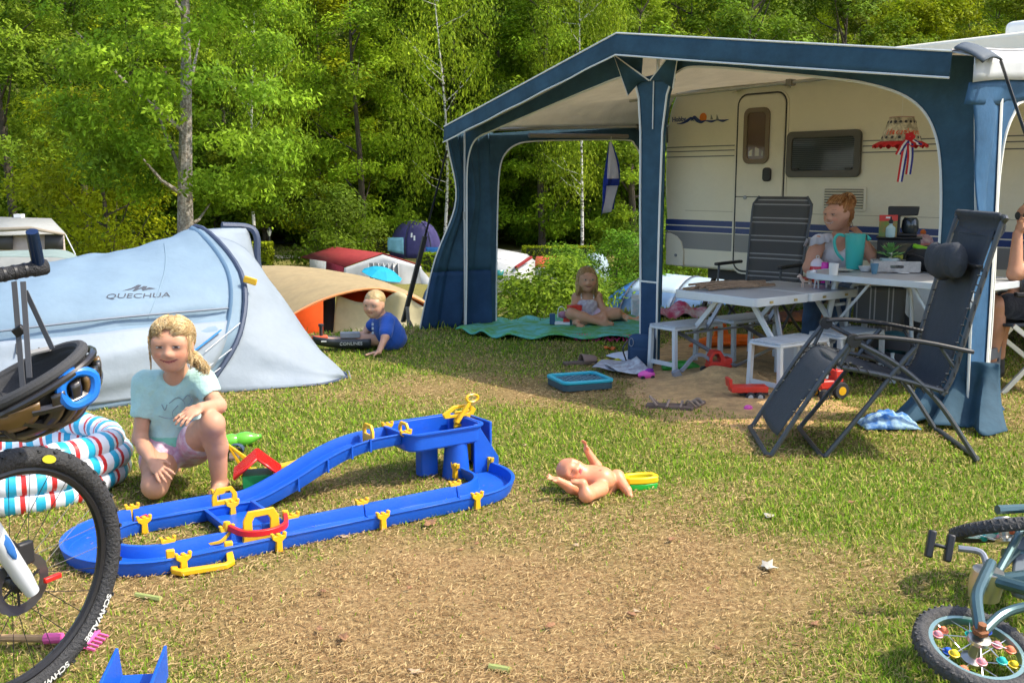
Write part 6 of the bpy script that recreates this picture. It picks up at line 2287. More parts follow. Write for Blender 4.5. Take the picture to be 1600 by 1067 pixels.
# plastic bottle, blue swim towel
solo(MB().lathe([(.0, 0), (.032, 0), (.034, .01), (.034, .13), (.012, .17), (.012, .19), (.014, .19), (.014, .205), (0, .206)], (0, 0, 0), 14), 'water_bottle', mat('clear_pet', (.55, .62, .64), .1, spec=.6), 'clear plastic water bottle standing behind the recliner', 'bottle', G(1392, 598))
p = G(1387, 668)
b = MB()
b.grid(lambda a, c: V((lerp(-.15, .15, a), lerp(-.09, .11, c), .012 + .075 * math.sin(math.pi * a) ** .6 * math.sin(math.pi * c) ** .6 * (.5 + .9 * float(vn(a * 2.5, c * 2.5, 3, 3))))), 30, 22)
solo(b, 'swim_towel', mat('towel_blue_print', (.03, .16, .50), .9, col2=(.35, .52, .62), nscale=14, bump=.4), 'crumpled blue and white swimwear on the grass under the recliner', 'towel', V((p.x, p.y, 0)), solid=.008)

# crates and bag below the rounded table, more dishes on top
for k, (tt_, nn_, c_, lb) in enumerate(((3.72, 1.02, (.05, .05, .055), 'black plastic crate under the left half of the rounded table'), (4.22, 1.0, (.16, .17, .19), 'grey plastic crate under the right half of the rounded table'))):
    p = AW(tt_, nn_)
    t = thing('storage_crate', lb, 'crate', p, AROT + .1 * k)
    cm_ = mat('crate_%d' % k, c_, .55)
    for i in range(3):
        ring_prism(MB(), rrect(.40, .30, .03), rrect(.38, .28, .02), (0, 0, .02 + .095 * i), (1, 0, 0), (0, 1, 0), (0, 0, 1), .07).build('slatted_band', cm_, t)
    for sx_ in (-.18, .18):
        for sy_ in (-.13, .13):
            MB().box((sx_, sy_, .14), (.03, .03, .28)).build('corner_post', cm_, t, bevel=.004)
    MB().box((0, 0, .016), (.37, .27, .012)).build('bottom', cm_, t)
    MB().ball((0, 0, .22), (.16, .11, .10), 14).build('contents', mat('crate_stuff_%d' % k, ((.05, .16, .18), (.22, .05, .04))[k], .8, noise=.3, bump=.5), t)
for k, (u, v, r_, h_, c_, nm, lb) in enumerate(((1352, 424, .05, .035, (.62, .62, .6), 'bowl', 'small white bowl right of the turquoise pitcher'), (1366, 428, .028, .07, (.10, .22, .30), 'cup', 'dark blue cup before the wooden tray'), (1318, 424, .07, .012, (.60, .58, .5), 'plate', 'flat cream plate left of the turquoise pitcher'))):
    solo(MB().lathe([(0, 0), (r_ * .6, 0), (r_, h_), (r_ * .95, h_), (r_ * .55, .006), (0, .005)], (0, 0, 0), 18), nm, mat('dish_%d' % k, c_, .35), lb, nm, ot_at(u, v))
# ================================================================== water track
m_wb = mat('track_blue', (.008, .095, .52), .42, noise=.1, nscale=6, spec=.45, dirt=.16, bump=.04, bscale=90)
m_wy = mat('track_yellow', (.80, .44, .01), .38, dirt=.05)
m_wr = mat('track_red', (.66, .02, .015), .35)
TA = G(250, 903)
tk = thing('water_track', 'blue plastic toy canal with ramp, tower and yellow clips on the lawn', 'toy', TA, R(35))
tk.scale = (1, 1, .74)
CH = .085


def uprof(w=.085, h=.075, th=.010):
    return [(-w * .86, .004), (w * .86, .004), (w, .05), (w, h), (w + .006, h), (w + .006, h + .006), (w - th, h + .006), (w - th - .006, .05), (w * .76, .022), (-w * .76, .022), (-w + th + .006, .05), (-w + th, h + .006), (-w - .006, h + .006), (-w - .006, h), (-w, h), (-w, .05)]


def chan(name, pts, w=.085, h=.075):
    return MB().sweep(pts, uprof(w, h), caps=True).build(name, m_wb, tk, bevel=.002, seg=1, weld=True)


def arc(cx, cy, r, a0, a1, n=14, z=0.0):
    return [(cx + r * math.cos(R(lerp(a0, a1, k / n))), cy + r * math.sin(R(lerp(a0, a1, k / n))), z) for k in range(n + 1)]


CY, RC = .325, .24
for x0, x1 in ((.082, .43), (.434, .86), (.864, 1.30)):
    chan('straight_channel', [(x0, .085, 0), (x1, .085, 0)])
chan('curved_channel', [(1.304, .085, 0)] + arc(1.32, CY, RC, -90, 0, 12) + [(1.56, .40, 0)])
chan('curved_channel', list(reversed(arc(.08, CY, RC, 90, 270, 22))))
chan('straight_channel', [(.082, .565, 0), (.43, .565, 0)])
chan('cross_channel', [(.42, .16, 0.001), (.42, .49, 0.001)], .10, .070)
ramp = spline([(.434, .565, 0), (.56, .565, .004), (.72, .565, .075), (.92, .565, .19), (1.06, .565, .235), (1.22, .565, .245)], 6)
chan('ramp_channel', ramp, .08, .07)
for k in (12, 16, 20, 24):
    p = ramp[k]
    MB().box((p.x, .565 - .087, p.z + .045), (.008, .008, .075)).build('ramp_rib', m_wb, tk)
# tower basin, pillars, shaft
TX, TY = 1.42, .50
b = MB()
ring_prism(b, rrect(.40, .28, .06), rrect(.375, .255, .05), (TX - .0, TY + .05, .225), (1, 0, 0), (0, 1, 0), (0, 0, 1), .10)
b.build('tower_basin', m_wb, tk, bevel=.003)
MB().prism(rrect(.38, .26, .05), (TX, TY + .05, .215), (1, 0, 0), (0, 1, 0), (0, 0, 1), .014).build('basin_floor', m_wb, tk)
ring_prism(MB(), rrect(.42, .30, .065), rrect(.395, .275, .055), (TX, TY + .05, .318), (1, 0, 0), (0, 1, 0), (0, 0, 1), .010).build('basin_rim', m_wb, tk)
MB().lathe([(.065, 0), (.058, .12), (.052, .225)], (TX + .07, TY - .035, 0), 16).build('pillar', m_wb, tk)
MB().box((TX - .03, TY + .06, .11), (.09, .06, .22)).build('pillar', m_wb, tk, bevel=.008)
MB().prism([(-.005, 0), (.13, 0), (.13, .10), (.015, .33), (-.005, .33)], (TX + .145, TY - .085, 0), (1, 0, 0), (0, 0, 1), (0, 1, 0), .012).build('shaft_wall', m_wb, tk, bevel=.002)
MB().box((TX + .255, TY + .05, .16), (.014, .20, .32)).build('shaft_wall', m_wb, tk, bevel=.004)
MB().box((TX + .20, TY + .148, .16), (.12, .014, .32)).build('shaft_wall', m_wb, tk, bevel=.004)
MB().prism([(-.05, .02), (.05, .02), (.045, .36), (-.04, .36)], (TX + .20, TY + .125, 0), (1, 0, 0), (0, 0, 1), (0, -1, 0), .012).build('lift_panel', m_wy, tk, bevel=.003)
b = MB()
ring_prism(b, [(-.09, 0), (.07, 0), (.085, .035), (.05, .075), (-.04, .075), (-.10, .03)], [(-.055, .018), (.045, .018), (.055, .035), (.035, .055), (-.03, .055), (-.06, .03)], (TX + .17, TY + .09, .335), (1, 0, 0), (0, 0, 1), (0, -1, 0), .014)
b.build('lift_cradle', m_wy, tk, bevel=.003)
for zz in (.30, .27):
    MB().box((TX + .20, TY + .108, zz), (.10, .012, .012)).build('lift_bar', m_wy, tk)
MB().beam((TX + .13, TY + .05, .31), (TX + .20, TY + .05, .43), .018, .012, (0, 1, 0)).build('lever', m_wy, tk)
MB().tube([V((TX + .215 + .032 * math.cos(a), TY + .05, .455 + .024 * math.sin(a))) for a in np.linspace(0, 2 * math.pi, 18)[:-1]], .008, 6, closed=True).build('lever_ring', m_wy, tk)


def gate(x, y, z, rz, s=1.0):
    q = Matrix.Rotation(rz, 3, 'Z')
    b = MB()
    ring_prism(b, [(-.05 * s, 0), (.05 * s, 0), (.05 * s, .10 * s), (.03 * s, .14 * s), (-.03 * s, .14 * s), (-.05 * s, .10 * s)], [(-.03 * s, .075 * s), (.03 * s, .075 * s), (.03 * s, .10 * s), (.02 * s, .12 * s), (-.02 * s, .12 * s), (-.03 * s, .10 * s)], (x, y, z), q @ V((1, 0, 0)), (0, 0, 1), q @ V((0, 1, 0)), .012)
    return b.build('sluice_gate', m_wy, tk, bevel=.003)


gate(1.10, .565, .25, R(90), .95)
gate(1.28, .565, .235, R(90), .9)
gate(.42, .53, .01, R(0), 1.05)
# yellow lock with red bumper in the cross channel
b = MB()
ring_prism(b, [(-.075, 0), (.075, 0), (.07, .12), (.05, .165), (-.05, .165), (-.07, .12)], [(-.035, .05), (.035, .05), (.035, .11), (.025, .13), (-.025, .13), (-.035, .11)], (.42, .13, .012), (1, 0, 0), (0, 0, 1), (0, 1, 0), .012)
b.build('lock_gate', m_wy, tk, bevel=.004)
MB().sweep(spline([(.30, .17, .105), (.34, .10, .085), (.42, .075, .08), (.50, .10, .085), (.53, .17, .11)], 5), [(-.008, -.016), (.008, -.016), (.008, .016), (-.008, .016)]).build('red_bumper', m_wr, tk, bevel=.003)
for x in (.30, .53):
    MB().lathe([(.012, -.02), (.016, 0), (.012, .02)], (x, .17, .11), 10).build('bumper_pin', m_wy, tk)
MB().sweep(spline([(.22, .16, .04), (.27, .15, .045), (.31, .165, .08)], 4), [(-.006, -.006), (.006, -.006), (.006, .006), (-.006, .006)]).build('lock_lever', m_wy, tk)
MB().box((.20, .07, .035), (.13, .014, .008)).build('pink_paddle', mat('track_pink', (.78, .35, .42), .4), tk)
MB().prism([(-.03, 0), (.03, 0), (.02, .035), (.005, .03), (-.02, .02)], (.10, .56, .03), (1, 0, 0), (0, 0, 1), (0, 1, 0), .03).build('red_float', m_wr, tk, bevel=.004)


# castle-shaped clips
cb = MB()
cb.prism([(-.013, -.075), (.013, -.075), (.011, -.02), (.026, -.005), (.03, .024), (.018, .024), (.018, .010), (.007, .010), (.007, .020), (-.007, .020), (-.007, .010), (-.018, .010), (-.018, .024), (-.03, .024), (-.026, -.005), (-.011, -.02)], (0, 0, 0), (1, 0, 0), (0, 0, 1), (0, 1, 0), .018)
clip_me = cb.mesh('clip', 0)
clip_me.materials.append(m_wy)
for x, y, z, rz in ((.082, -.012, .08, 0), (.432, -.012, .08, 0), (.862, -.012, .08, 0), (1.302, -.012, .08, 0),
                    (.082, .165, .088, 0), (.86, .165, .088, 0), (1.302, .165, .088, 0), (.30, .163, .088, 0), (.56, .163, .088, 0),
                    (.082, .472, .08, 0), (.432, .472, .08, 0), (.082, .640, .085, 0), (.432, .640, .085, 0), (1.235, .468, .32, 0), (1.235, .64, .325, 0),
                    (1.46, .41, .088, 90), (1.648, .41, .088, 90)):
    c_ = bpy.data.objects.new('clip', clip_me)
    COL.objects.link(c_)
    c_.parent = tk
    c_.location = (x, y, z)
    c_.rotation_euler = (0, 0, R(rz))
    md_ = c_.modifiers.new('bev', 'BEVEL')
    md_.width = .002
    md_.segments = 1

# yellow handle lying before it
p = G(318, 893)
t = thing('toy_hook', 'yellow plastic U shaped handle lying before the toy canal', 'toy part', V((p.x, p.y, .018)), R(25))
MB().sweep([(-.10, .07, .02), (-.095, .0, .0), (-.075, -.022, 0), (.075, -.022, 0), (.095, .0, 0), (.10, .07, .02)], [(-.012, -.010), (.012, -.010), (.012, .010), (-.012, .010)]).build('handle', m_wy, t, bevel=.004)
for x in (-.10, .10):
    MB().box((x, .072, .03), (.03, .02, .05)).build('socket', m_wy, t, bevel=.004)
# separate blue channel piece at the bottom edge
p = G(190, 1062)
t = thing('channel_piece', 'loose blue toy canal piece standing by the bicycle wheel', 'toy part', V((-.965, 2.42, 0)), R(97), sc=.85)
MB().sweep([(-.30, 0, -.01), (-.05, 0, .0), (.17, 0, .02)], [(-.075, .03), (.075, .03), (.078, .14), (.068, .14), (.062, .045), (-.062, .045), (-.068, .14), (-.078, .14)]).build('channel', m_wb, t, bevel=.003)

# toy barn with cranes behind the track
p = G(402, 770)
t = thing('toy_barn', 'toy barn with ribbed red roof and green walls behind the canal ramp', 'toy', V((p.x, p.y + .02, 0)), R(14))
MB().box((0, 0, .045), (.13, .12, .09)).build('walls', mat('barn_green', (.01, .22, .06), .5), t, bevel=.003)
for s_ in (-1, 1):
    rf = MB().quad((s_ * .10, -.085, .085), (0, -.085, .17), (0, .085, .17), (s_ * .10, .085, .085)).build('roof_half', m_wr, t, solid=.010)
    for k in range(12):
        y = -.078 + k * .0142
        MB().beam((s_ * .101, y, .092), (s_ * .002, y, .176), .005, .005, (0, 1, 0)).build('roof_rib', m_wr, rf)
p2 = G(372, 745)
t = thing('toy_crane', 'yellow toy crane jib left of the red roofed toy barn', 'toy', V((p2.x, p2.y + .03, 0)), R(10))
b = MB()
ring_prism(b, [(-.06, .16), (.05, .07), (.05, .0), (.02, 0)], [(-.035, .13), (.03, .06), (.03, .02), (.02, .03)], (0, 0, 0), (1, 0, 0), (0, 0, 1), (0, 1, 0), .02)
b.build('jib', m_wy, t, bevel=.003)
MB().box((.035, .01, .012), (.08, .06, .024)).build('foot', m_wy, t, bevel=.004)
p2 = G(440, 758)
t = thing('toy_digger', 'yellow toy digger between the toy barn and the canal ramp', 'toy', V((p2.x, p2.y + .05, 0)), R(20))
MB().box((0, 0, .07), (.17, .05, .03), (0, -.15, 0)).build('boom', m_wy, t, bevel=.005)
MB().box((-.03, 0, .03), (.08, .07, .06)).build('body', m_wy, t, bevel=.006)
for x in (-.05, .02):
    for y in (-.035, .035):
        MB().lathe([(0, -.01), (.022, -.01), (.022, .01), (0, .01)], (x, y, .022), 12, axis=(0, 1, 0)).build('wheel', m_tor, t)

# green bottle and dark shoe
p = G(378, 698)
t = thing('green_bottle', 'translucent bright green plastic bottle lying on the grass behind the girl', 'bottle', V((p.x, p.y, .04)), rot=(0, R(86), R(22)))
MB().lathe([(0, -.10), (.030, -.098), (.037, -.085), (.037, -.045), (.030, -.025), (.037, -.005), (.036, .03), (.018, .075), (.013, .085), (.013, .10), (.0, .101)], (0, 0, 0), 18).build('bottle', mat('green_clear', (.20, .72, .06), .12, trans=.35), t)
slipper('dark blue slipper beside the translucent green bottle', G(368, 712), R(100), (.04, .07, .12), .8)

# boat of the doll
p = G(990, 768)
t = thing('toy_boat', 'small yellow and green toy boat behind the baby doll', 'toy boat', V((p.x + .03, p.y + .06, 0)), R(12))
ol = [(-.09, 0), (-.06, .04), (.02, .048), (.075, .035), (.088, 0), (.075, -.035), (.02, -.048), (-.06, -.04)]
MB().prism(ol, (0, 0, 0), (1, 0, 0), (0, 1, 0), (0, 0, 1), .028).build('hull', mat('boat_green', (.02, .40, .04), .4), t, bevel=.004)
ring_prism(MB(), [(x * 1.03, y * 1.03) for x, y in ol], [(x * .72, y * .62) for x, y in ol], (0, 0, .028), (1, 0, 0), (0, 1, 0), (0, 0, 1), .030).build('deck', mat('boat_yellow', (.85, .55, .01), .4), t, bevel=.006)

# inflatable striped pool
pc = V((-2.19, 4.42, 0))
pool = thing('paddling_pool', 'inflatable paddling pool with red, white and blue striped rings', 'pool', pc)
pm = [mat('vinyl_white', (.72, .74, .78), .3), mat('vinyl_blue', (.02, .36, .55), .3), mat('vinyl_red', (.62, .03, .03), .3)]
for k, (z, dx, rr) in enumerate(((.052, .0, .40), (.132, .01, .40), (.205, -.005, .39))):
    n_a, n_c = 144, 14
    P, F_, MI = [], [], []
    for i in range(n_a):
        a = 2 * math.pi * i / n_a
        tr__ = .056 + .003 * math.sin(a * 9 + k) + .0025 * math.sin(a * 23)
        r0 = rr + .012 * math.sin(a * 2 + k)
        for j in range(n_c):
            q = 2 * math.pi * j / n_c
            P.append((dx + (r0 + tr__ * math.cos(q)) * math.cos(a), (r0 + tr__ * math.cos(q)) * math.sin(a), z + .012 * math.sin(a * 3 + 1 + k) + tr__ * math.sin(q)))
    seq = [0, 0, 1, 1, 0, 0, 2, 2] if False else [0, 1, 1, 0, 2, 0]
    for i in range(n_a):
        for j in range(n_c):
            F_.append((i * n_c + j, ((i + 1) % n_a) * n_c + j, ((i + 1) % n_a) * n_c + (j + 1) % n_c, i * n_c + (j + 1) % n_c))
            MI.append(seq[i % 6])
    me = bpy.data.meshes.new('ring')
    me.from_pydata(P, [], F_)
    me.polygons.foreach_set('material_index', MI)
    me.polygons.foreach_set('use_smooth', [True] * len(F_))
    mesh_obj('ring', me, pm, pool)
MB().lathe([(0, 0), (.36, 0), (.37, .02)], (0, 0, .012), 40).build('floor', mat('vinyl_floor', (.45, .55, .65), .3), pool)

# pink toy rake with wooden stick
p = G(95, 1010)
t = thing('toy_rake', 'pink toy rake head on a wooden stick lying behind the bicycle wheel', 'toy', V((p.x - .03, p.y, .025)), R(-2), sc=.75)
MB().tube([(-.55, -.02, .01), (0, 0, .0)], .016, 8).build('stick', mat('rake_wood', (.42, .26, .12), .7, noise=.2, nscale=20), t)
m_rk = mat('rake_pink', (.80, .12, .34), .4)
MB().tube([(-.02, 0, 0), (.05, 0, .005)], [.022, .02], 10).build('socket', m_rk, t)
MB().prism([(0, -.015), (.09, -.075), (.13, -.075), (.13, .075), (.09, .075), (0, .015)], (.04, 0, -.005), (1, 0, 0), (0, 1, 0), (0, 0, 1), .012).build('head', m_rk, t, bevel=.004)
for k in range(5):
    MB().beam((.155, -.06 + k * .03, 0), (.205, -.06 + k * .03, -.015), .010, .008).build('tine', m_rk, t)

# RC boat with lettering beside the boy (hull follows a real boat outline)
p = G(536, 547)
t = thing('model_boat', 'dark model boat with white lettering and orange nose beside the boy', 'model boat', V((p.x, p.y + .0, H0(p.x, p.y) + .0)), R(12))
m_hull = mat('boat_dark', (.035, .04, .045), .4)


def hull(a, c):
    x = lerp(-.24, .22, a)
    w = .085 * min(1, (a * 3.2 + .15)) ** .6
    ang = lerp(-math.pi / 2, math.pi / 2, c)
    return V((x, w * math.sin(ang), .10 - .085 * math.cos(ang) ** .6 * (1 - .25 * (1 - a) ** 3) + .03 * (1 - a) ** 3))


MB().grid(hull, 18, 14).build('hull', m_hull, t, solid=.006)
MB().grid(lambda a, c: (lambda h: V((h.x, lerp(-.9, .9, c) * abs(hull(a, 1).y), h.z - .012)))(hull(a, 0)), 18, 4).build('deck', mat('boat_deck', (.42, .27, .20), .6), t, solid=.006)
MB().prism([(-.25, -.03), (-.12, -.055), (-.12, .055), (-.25, .03)], (0, 0, .105), (1, 0, 0), (0, 1, 0), (0, 0, 1), .02).build('nose', mat('boat_orange', (.72, .12, .04), .45), t, bevel=.006)
MB().tube([(-.17, 0, .11), (-.17, 0, .20)], .014, 8).build('mast', m_hull, t)
MB().lathe([(.022, 0), (.022, .02), (0, .024)], (-.17, 0, .20), 10).build('mast_cap', m_hull, t)
MB().box((.06, .0, .125), (.16, .08, .045)).build('cabin', mat('boat_grey', (.28, .30, .32), .5), t, bevel=.008)
text_obj('lettering', 'CONLINES', .038, m_wht, t, (.06, -.094, .066), (math.pi / 2 + .25, 0, 0), .001)
MB().box((-.14, -.078, .09), (.07, .004, .010), (0, 0, -.1)).build('white_mark', m_wht, t)

# fallen leaves, paper scraps
m_dl = mat('dead_leaf', (.30, .15, .07), .85, noise=.35, nscale=30)
m_dl2 = mat('dead_leaf_pale', (.46, .33, .20), .85, noise=.3, nscale=30)


def dead_leaf(u, v, s, m, lb, grp, sd):
    p = G(u, v)
    r2 = random.Random(sd)
    n = 11
    b = MB()
    P = [V((0, 0, .012))]
    for k in range(n):
        a = 2 * math.pi * k / n
        rr = (1 if k % 2 == 0 else .62) * r2.uniform(.8, 1.15)
        P.append(V((math.cos(a) * rr * .8, math.sin(a) * rr * .55, .012 / s * 1.0 + .28 * rr * abs(math.sin(a + sd)) * r2.uniform(.4, 1.2))) * s)
    P[0] = V((0, 0, .008))
    b._add(P, [(0, 1 + k, 1 + (k + 1) % n) for k in range(n)])
    o_ = b.build('dead_leaf', m, None, solid=.0008)
    o_.location = V((p.x, p.y, .004))
    o_.rotation_euler = (0, 0, r2.uniform(0, 6))
    return tag(o_, lb, 'leaf', grp)


for k, (u, v, s, lb) in enumerate(((673, 823, .055, 'large curled orange brown leaf at the front of the toy canal'), (1202, 812, .042, 'pale grey brown leaf on the green lawn right of the doll'),
                                   (1200, 892, .060, 'crumpled whitish dead leaf on the bare ground at right'), (537, 1003, .035, 'reddish leaf on the dry grass at the bottom centre left'),
                                   (563, 630, .04, 'orange leaf at the hem of the pale blue tent'))):
    dead_leaf(u, v, s, m_dl if k not in (1, 2) else mat('leaf_ash', (.50, .46, .38), .85, noise=.3, nscale=40), lb, None, k + 3)
for k, (u, v) in enumerate(((540, 845), (720, 865), (500, 990), (900, 858), (985, 966), (1272, 982), (650, 1058), (505, 930), (745, 855), (995, 962), (1050, 848), (860, 985), (230, 940), (1120, 1020), (640, 925), (435, 640), (600, 640), (1330, 790), (820, 700), (1010, 690))):
    dead_leaf(u, v, rnd.uniform(.016, .03), m_dl if k % 3 else m_dl2, 'small dry brown leaf lying loose on the lawn', 'small dry leaves on the lawn', 40 + k)
for k, (u, v, sz) in enumerate(((232, 938, .05), (780, 1050, .03))):
    p = G(u, v)
    solo(MB().tube([(-sz, 0, .012), (sz, 0, .012)], .010, 7), 'green_stalk', mat('stalk', (.30, .34, .10), .7), ('short pale green stalk piece near the bicycle wheel', 'tiny green stalk at the bottom middle')[k], 'stalk', p, -.35)

# ================================================================== bicycles
m_frame_w = mat('fork_white', (.70, .72, .74), .3, coat=.4, dirt=.12)
m_rub = mat('mtb_tyre', (.035, .035, .037), .75, noise=.25, nscale=40, bump=.5, bscale=120)
bk_o = V((-1.30, 2.50, 0))
Wr = .345
bike = thing('mountain_bike', 'large dark mountain bike with white suspension fork at the left edge', 'bicycle', bk_o, math.atan2(.893, .45))
# local x forward (right and away), local y left of the bike, z up.  near side = -y
lean = Matrix.Rotation(R(4), 3, 'X')


def LB(p):
    return lean @ V(p)


def circ(r, n, y=0.0, cx=0.0, cz=Wr):
    return [LB((cx + r * math.cos(2 * math.pi * k / n), y, cz + r * math.sin(2 * math.pi * k / n))) for k in range(n)]


wheel = MB().tube(circ(Wr - .026, 72), .027, 14, closed=True).build('front_wheel', m_rub, bike)
MB().tube(circ(Wr - .058, 72), .0125, 8, closed=True).build('rim', mat('rim_black', (.03, .03, .033), .35, metal=.4), wheel)
MB().tube([LB((0, -.05, Wr)), LB((0, -.03, Wr)), LB((0, 0, Wr)), LB((0, .03, Wr)), LB((0, .05, Wr))], [.012, .026, .018, .026, .012], 12).build('hub', m_black, wheel)
for k in range(28):
    a = 2 * math.pi * k / 28
    h = a + (1.3 if k % 2 else -1.3)
    yy = -.028 if (k // 2) % 2 else .028
    MB().tube([LB((.024 * math.cos(h), yy, Wr + .024 * math.sin(h))), LB(((Wr - .062) * math.cos(a), 0, Wr + (Wr - .062) * math.sin(a)))], .0011, 4, cap=False).build('spoke', m_black, wheel)
kb = MB()
for k in range(84):
    a = 2 * math.pi * k / 84
    for yy, rr in ((-.020, Wr - .008), (.020, Wr - .008), (.0, Wr - .0005)):
        if (k + (yy == 0)) % 2:
            continue
        kb.box(LB((rr * math.cos(a), yy, Wr + rr * math.sin(a))), (.010, .010, .006), lean @ Matrix.Rotation(-a + math.pi / 2, 3, 'Y'))
tag(kb.build('tread_knobs', m_rub, wheel), None, kind='stuff')
ds = MB()
ring_prism(ds, [(.08 * math.cos(2 * math.pi * k / 40) * (1 + .03 * (k % 2)), .08 * math.sin(2 * math.pi * k / 40) * (1 + .03 * (k % 2))) for k in range(40)], [(.055 * math.cos(2 * math.pi * k / 40), .055 * math.sin(2 * math.pi * k / 40)) for k in range(40)], LB((0, -.036, Wr)), lean @ V((1, 0, 0)), lean @ V((0, 0, 1)), lean @ V((0, -1, 0)), .002)
ds.build('brake_disc', mat('disc_steel', (.16, .16, .17), .35, metal=.8), wheel)
for k in range(6):
    a = k * math.pi / 3
    MB().beam(LB((.02 * math.cos(a), -.037, Wr + .02 * math.sin(a))), LB((.058 * math.cos(a + .4), -.037, Wr + .058 * math.sin(a + .4))), .006, .002, (0, 1, 0)).build('disc_spoke', m_black, wheel)
# tyre lettering on the near sidewall, and yellow brand mark
def tyre_bend(a0, rad, yy):
    def f(co):
        a = a0 - co.x / rad
        return LB(((rad + co.y) * math.cos(a), yy, Wr + (rad + co.y) * math.sin(a)))
    return f


for a0 in (R(-38), R(-75), R(150)):
    text_obj('tyre_lettering', 'SCHWALBE', .023, mat('tyre_white', (.65, .65, .62), .6), wheel, (0, 0, 0), (0, 0, 0), 0.0, bold=.0008, xs=1.15, bend=tyre_bend(a0, Wr - .026, -.0285))
for a0 in (R(72), R(-100)):
    b = MB()
    f = tyre_bend(a0, Wr - .026, -.0287)
    b._add([f(V((.022 * math.cos(q), .011 * math.sin(q), 0))) for q in np.linspace(0, 2 * math.pi, 17)[:-1]], [tuple(range(16))])
    b.build('yellow_tyre_mark', mat('tyre_yellow', (.60, .55, .03), .5), wheel, smooth=0)
# fork
hd = V((-.27, 0, .86))                                # steering head
for y in (-.065, .065):
    axl = LB((0, y, Wr))
    cr = LB((-.19, y, .70))
    mid_ = lerp(axl, cr, .62)
    leg = MB().tube([axl + (axl - cr).normalized() * .02, lerp(axl, mid_, .15), mid_], [.018, .023, .025], 14).build('fork_lower', m_frame_w, bike)
    MB().tube([mid_, lerp(mid_, cr, .15)], .027, 14).build('dust_seal', m_black, leg)
    MB().tube([mid_, cr], .017, 12).build('fork_stanchion', mat('stanchion', (.42, .38, .28), .3, metal=.7), bike)
    q = lerp(axl, mid_, .62)
    MB().ball(q + LB((.004, -.021 if y < 0 else .021, 0)), (.012, .006, .045), 10, rot=(0, R(-24), 0)).build('fork_decal', mat('decal_blue', (.03, .15, .45), .4), leg)
MB().beam(LB((-.19, -.085, .71)), LB((-.19, .085, .71)), .05, .045).build('fork_crown', m_black, bike, bevel=.01)
MB().tube([LB((-.20, 0, .72)), LB(hd), LB((-.285, 0, .90))], .025, 12).build('head_tube', m_black, bike)
MB().tube([LB((-.24, 0, .78)), LB((-.66, 0, .30))], .026, 12).build('down_tube', mat('frame_dark', (.03, .035, .04), .35), bike)
MB().tube([LB((-.27, 0, .84)), LB((-.80, 0, .80))], .022, 12).build('top_tube', mat('frame_dark', (.03, .035, .04), .35), bike)
cal = MB().box(LB((.0, -.05, Wr + .085)), (.05, .02, .06)).build('brake_caliper', m_black, bike, bevel=.006)
MB().box(LB((.075, -.06, Wr - .005)), (.05, .012, .014)).build('quick_release', m_wr, bike, bevel=.003)
# crank, chainring near the bottom left
cw = LB((-.56, -.06, .29))
MB().lathe([(.075, -.002), (.088, 0), (.075, .002)], cw, 36, axis=(0, 1, 0)).build('chainring', m_black, bike)
MB().beam(cw + V((0, -.015, 0)), cw + V((.12, -.02, -.12)), .025, .014, (0, 1, 0)).build('crank_arm', m_black, bike, bevel=.004)
MB().box(cw + V((.13, -.07, -.12)), (.09, .09, .022)).build('pedal', m_black, bike, bevel=.006)
# rear wheel (mostly outside the picture)
rw = MB().tube([LB((-1.06 + (Wr - .026) * math.cos(a), 0, Wr + (Wr - .026) * math.sin(a))) for a in np.linspace(0, 2 * math.pi, 61)[:-1]], .027, 12, closed=True).build('rear_wheel', m_rub, bike)
MB().tube([LB((-1.06 + (Wr - .058) * math.cos(a), 0, Wr + (Wr - .058) * math.sin(a))) for a in np.linspace(0, 2 * math.pi, 61)[:-1]], .0125, 8, closed=True).build('rim', m_black, rw)
for s_ in (-.05, .05):
    MB().tube([LB((-1.06, s_, Wr)), LB((-.62, s_ * .5, .30))], .011, 8).build('chain_stay', m_black, bike)
    MB().tube([LB((-1.06, s_, Wr)), LB((-.78, s_ * .5, .78))], .010, 8).build('seat_stay', m_black, bike)
MB().tube([LB((-.62, 0, .30)), LB((-.84, 0, .95))], .018, 10).build('seat_tube', m_black, bike)
MB().ball(LB((-.86, 0, .98)), (.13, .07, .03), 14).build('saddle', m_black, bike)
# bars: surveyed end of the grip
bike_m = Matrix.Rotation(math.atan2(.893, .45), 3, 'Z')


def to_bike(p):
    return bike_m.transposed() @ (V(p) - bk_o)


ge = to_bike(DY(74, 416, 2.50))
g1 = to_bike(DY(-150, 458, 2.28))
d_ = (g1 - ge).normalized()
bar = MB().tube([ge + d_ * .10, g1, g1 + d_ * .25], .015, 10).build('handlebar', m_black, bike)
MB().tube([ge, ge + d_ * .006, ge + d_ * .035, ge + d_ * .04, ge + d_ * .15], [.017, .020, .020, .017, .017], 14).build('grip', mat('grip_rubber', (.03, .03, .032), .8, bump=.6, bscale=200), bar)
for k in range(4):
    q = ge + d_ * (.05 + .025 * k)
    MB().tube([q, q + d_ * .006], .0185, 14).build('grip_ridge', m_black, bar)
be = to_bike(DY(50, 362, 2.44))
MB().tube([ge + d_ * .02, lerp(ge + d_ * .02, be, .6), be], [.015, .0155, .0145], 12).build('bar_end', mat('barend_blue', (.03, .06, .15), .25, metal=.7), bar)
MB().tube(spline([ge + d_ * .14, ge + d_ * .12 + V((0, 0, .05)), ge + d_ * .2 + V((0, 0, .08)), ge + d_ * .3 + V((0, 0, .05))], 5), .009, 8).build('brake_lever', m_black, bar)
MB().tube([V(LB((-.285, 0, .90))), g1 + d_ * .2], .018, 10).build('stem', m_black, bike)
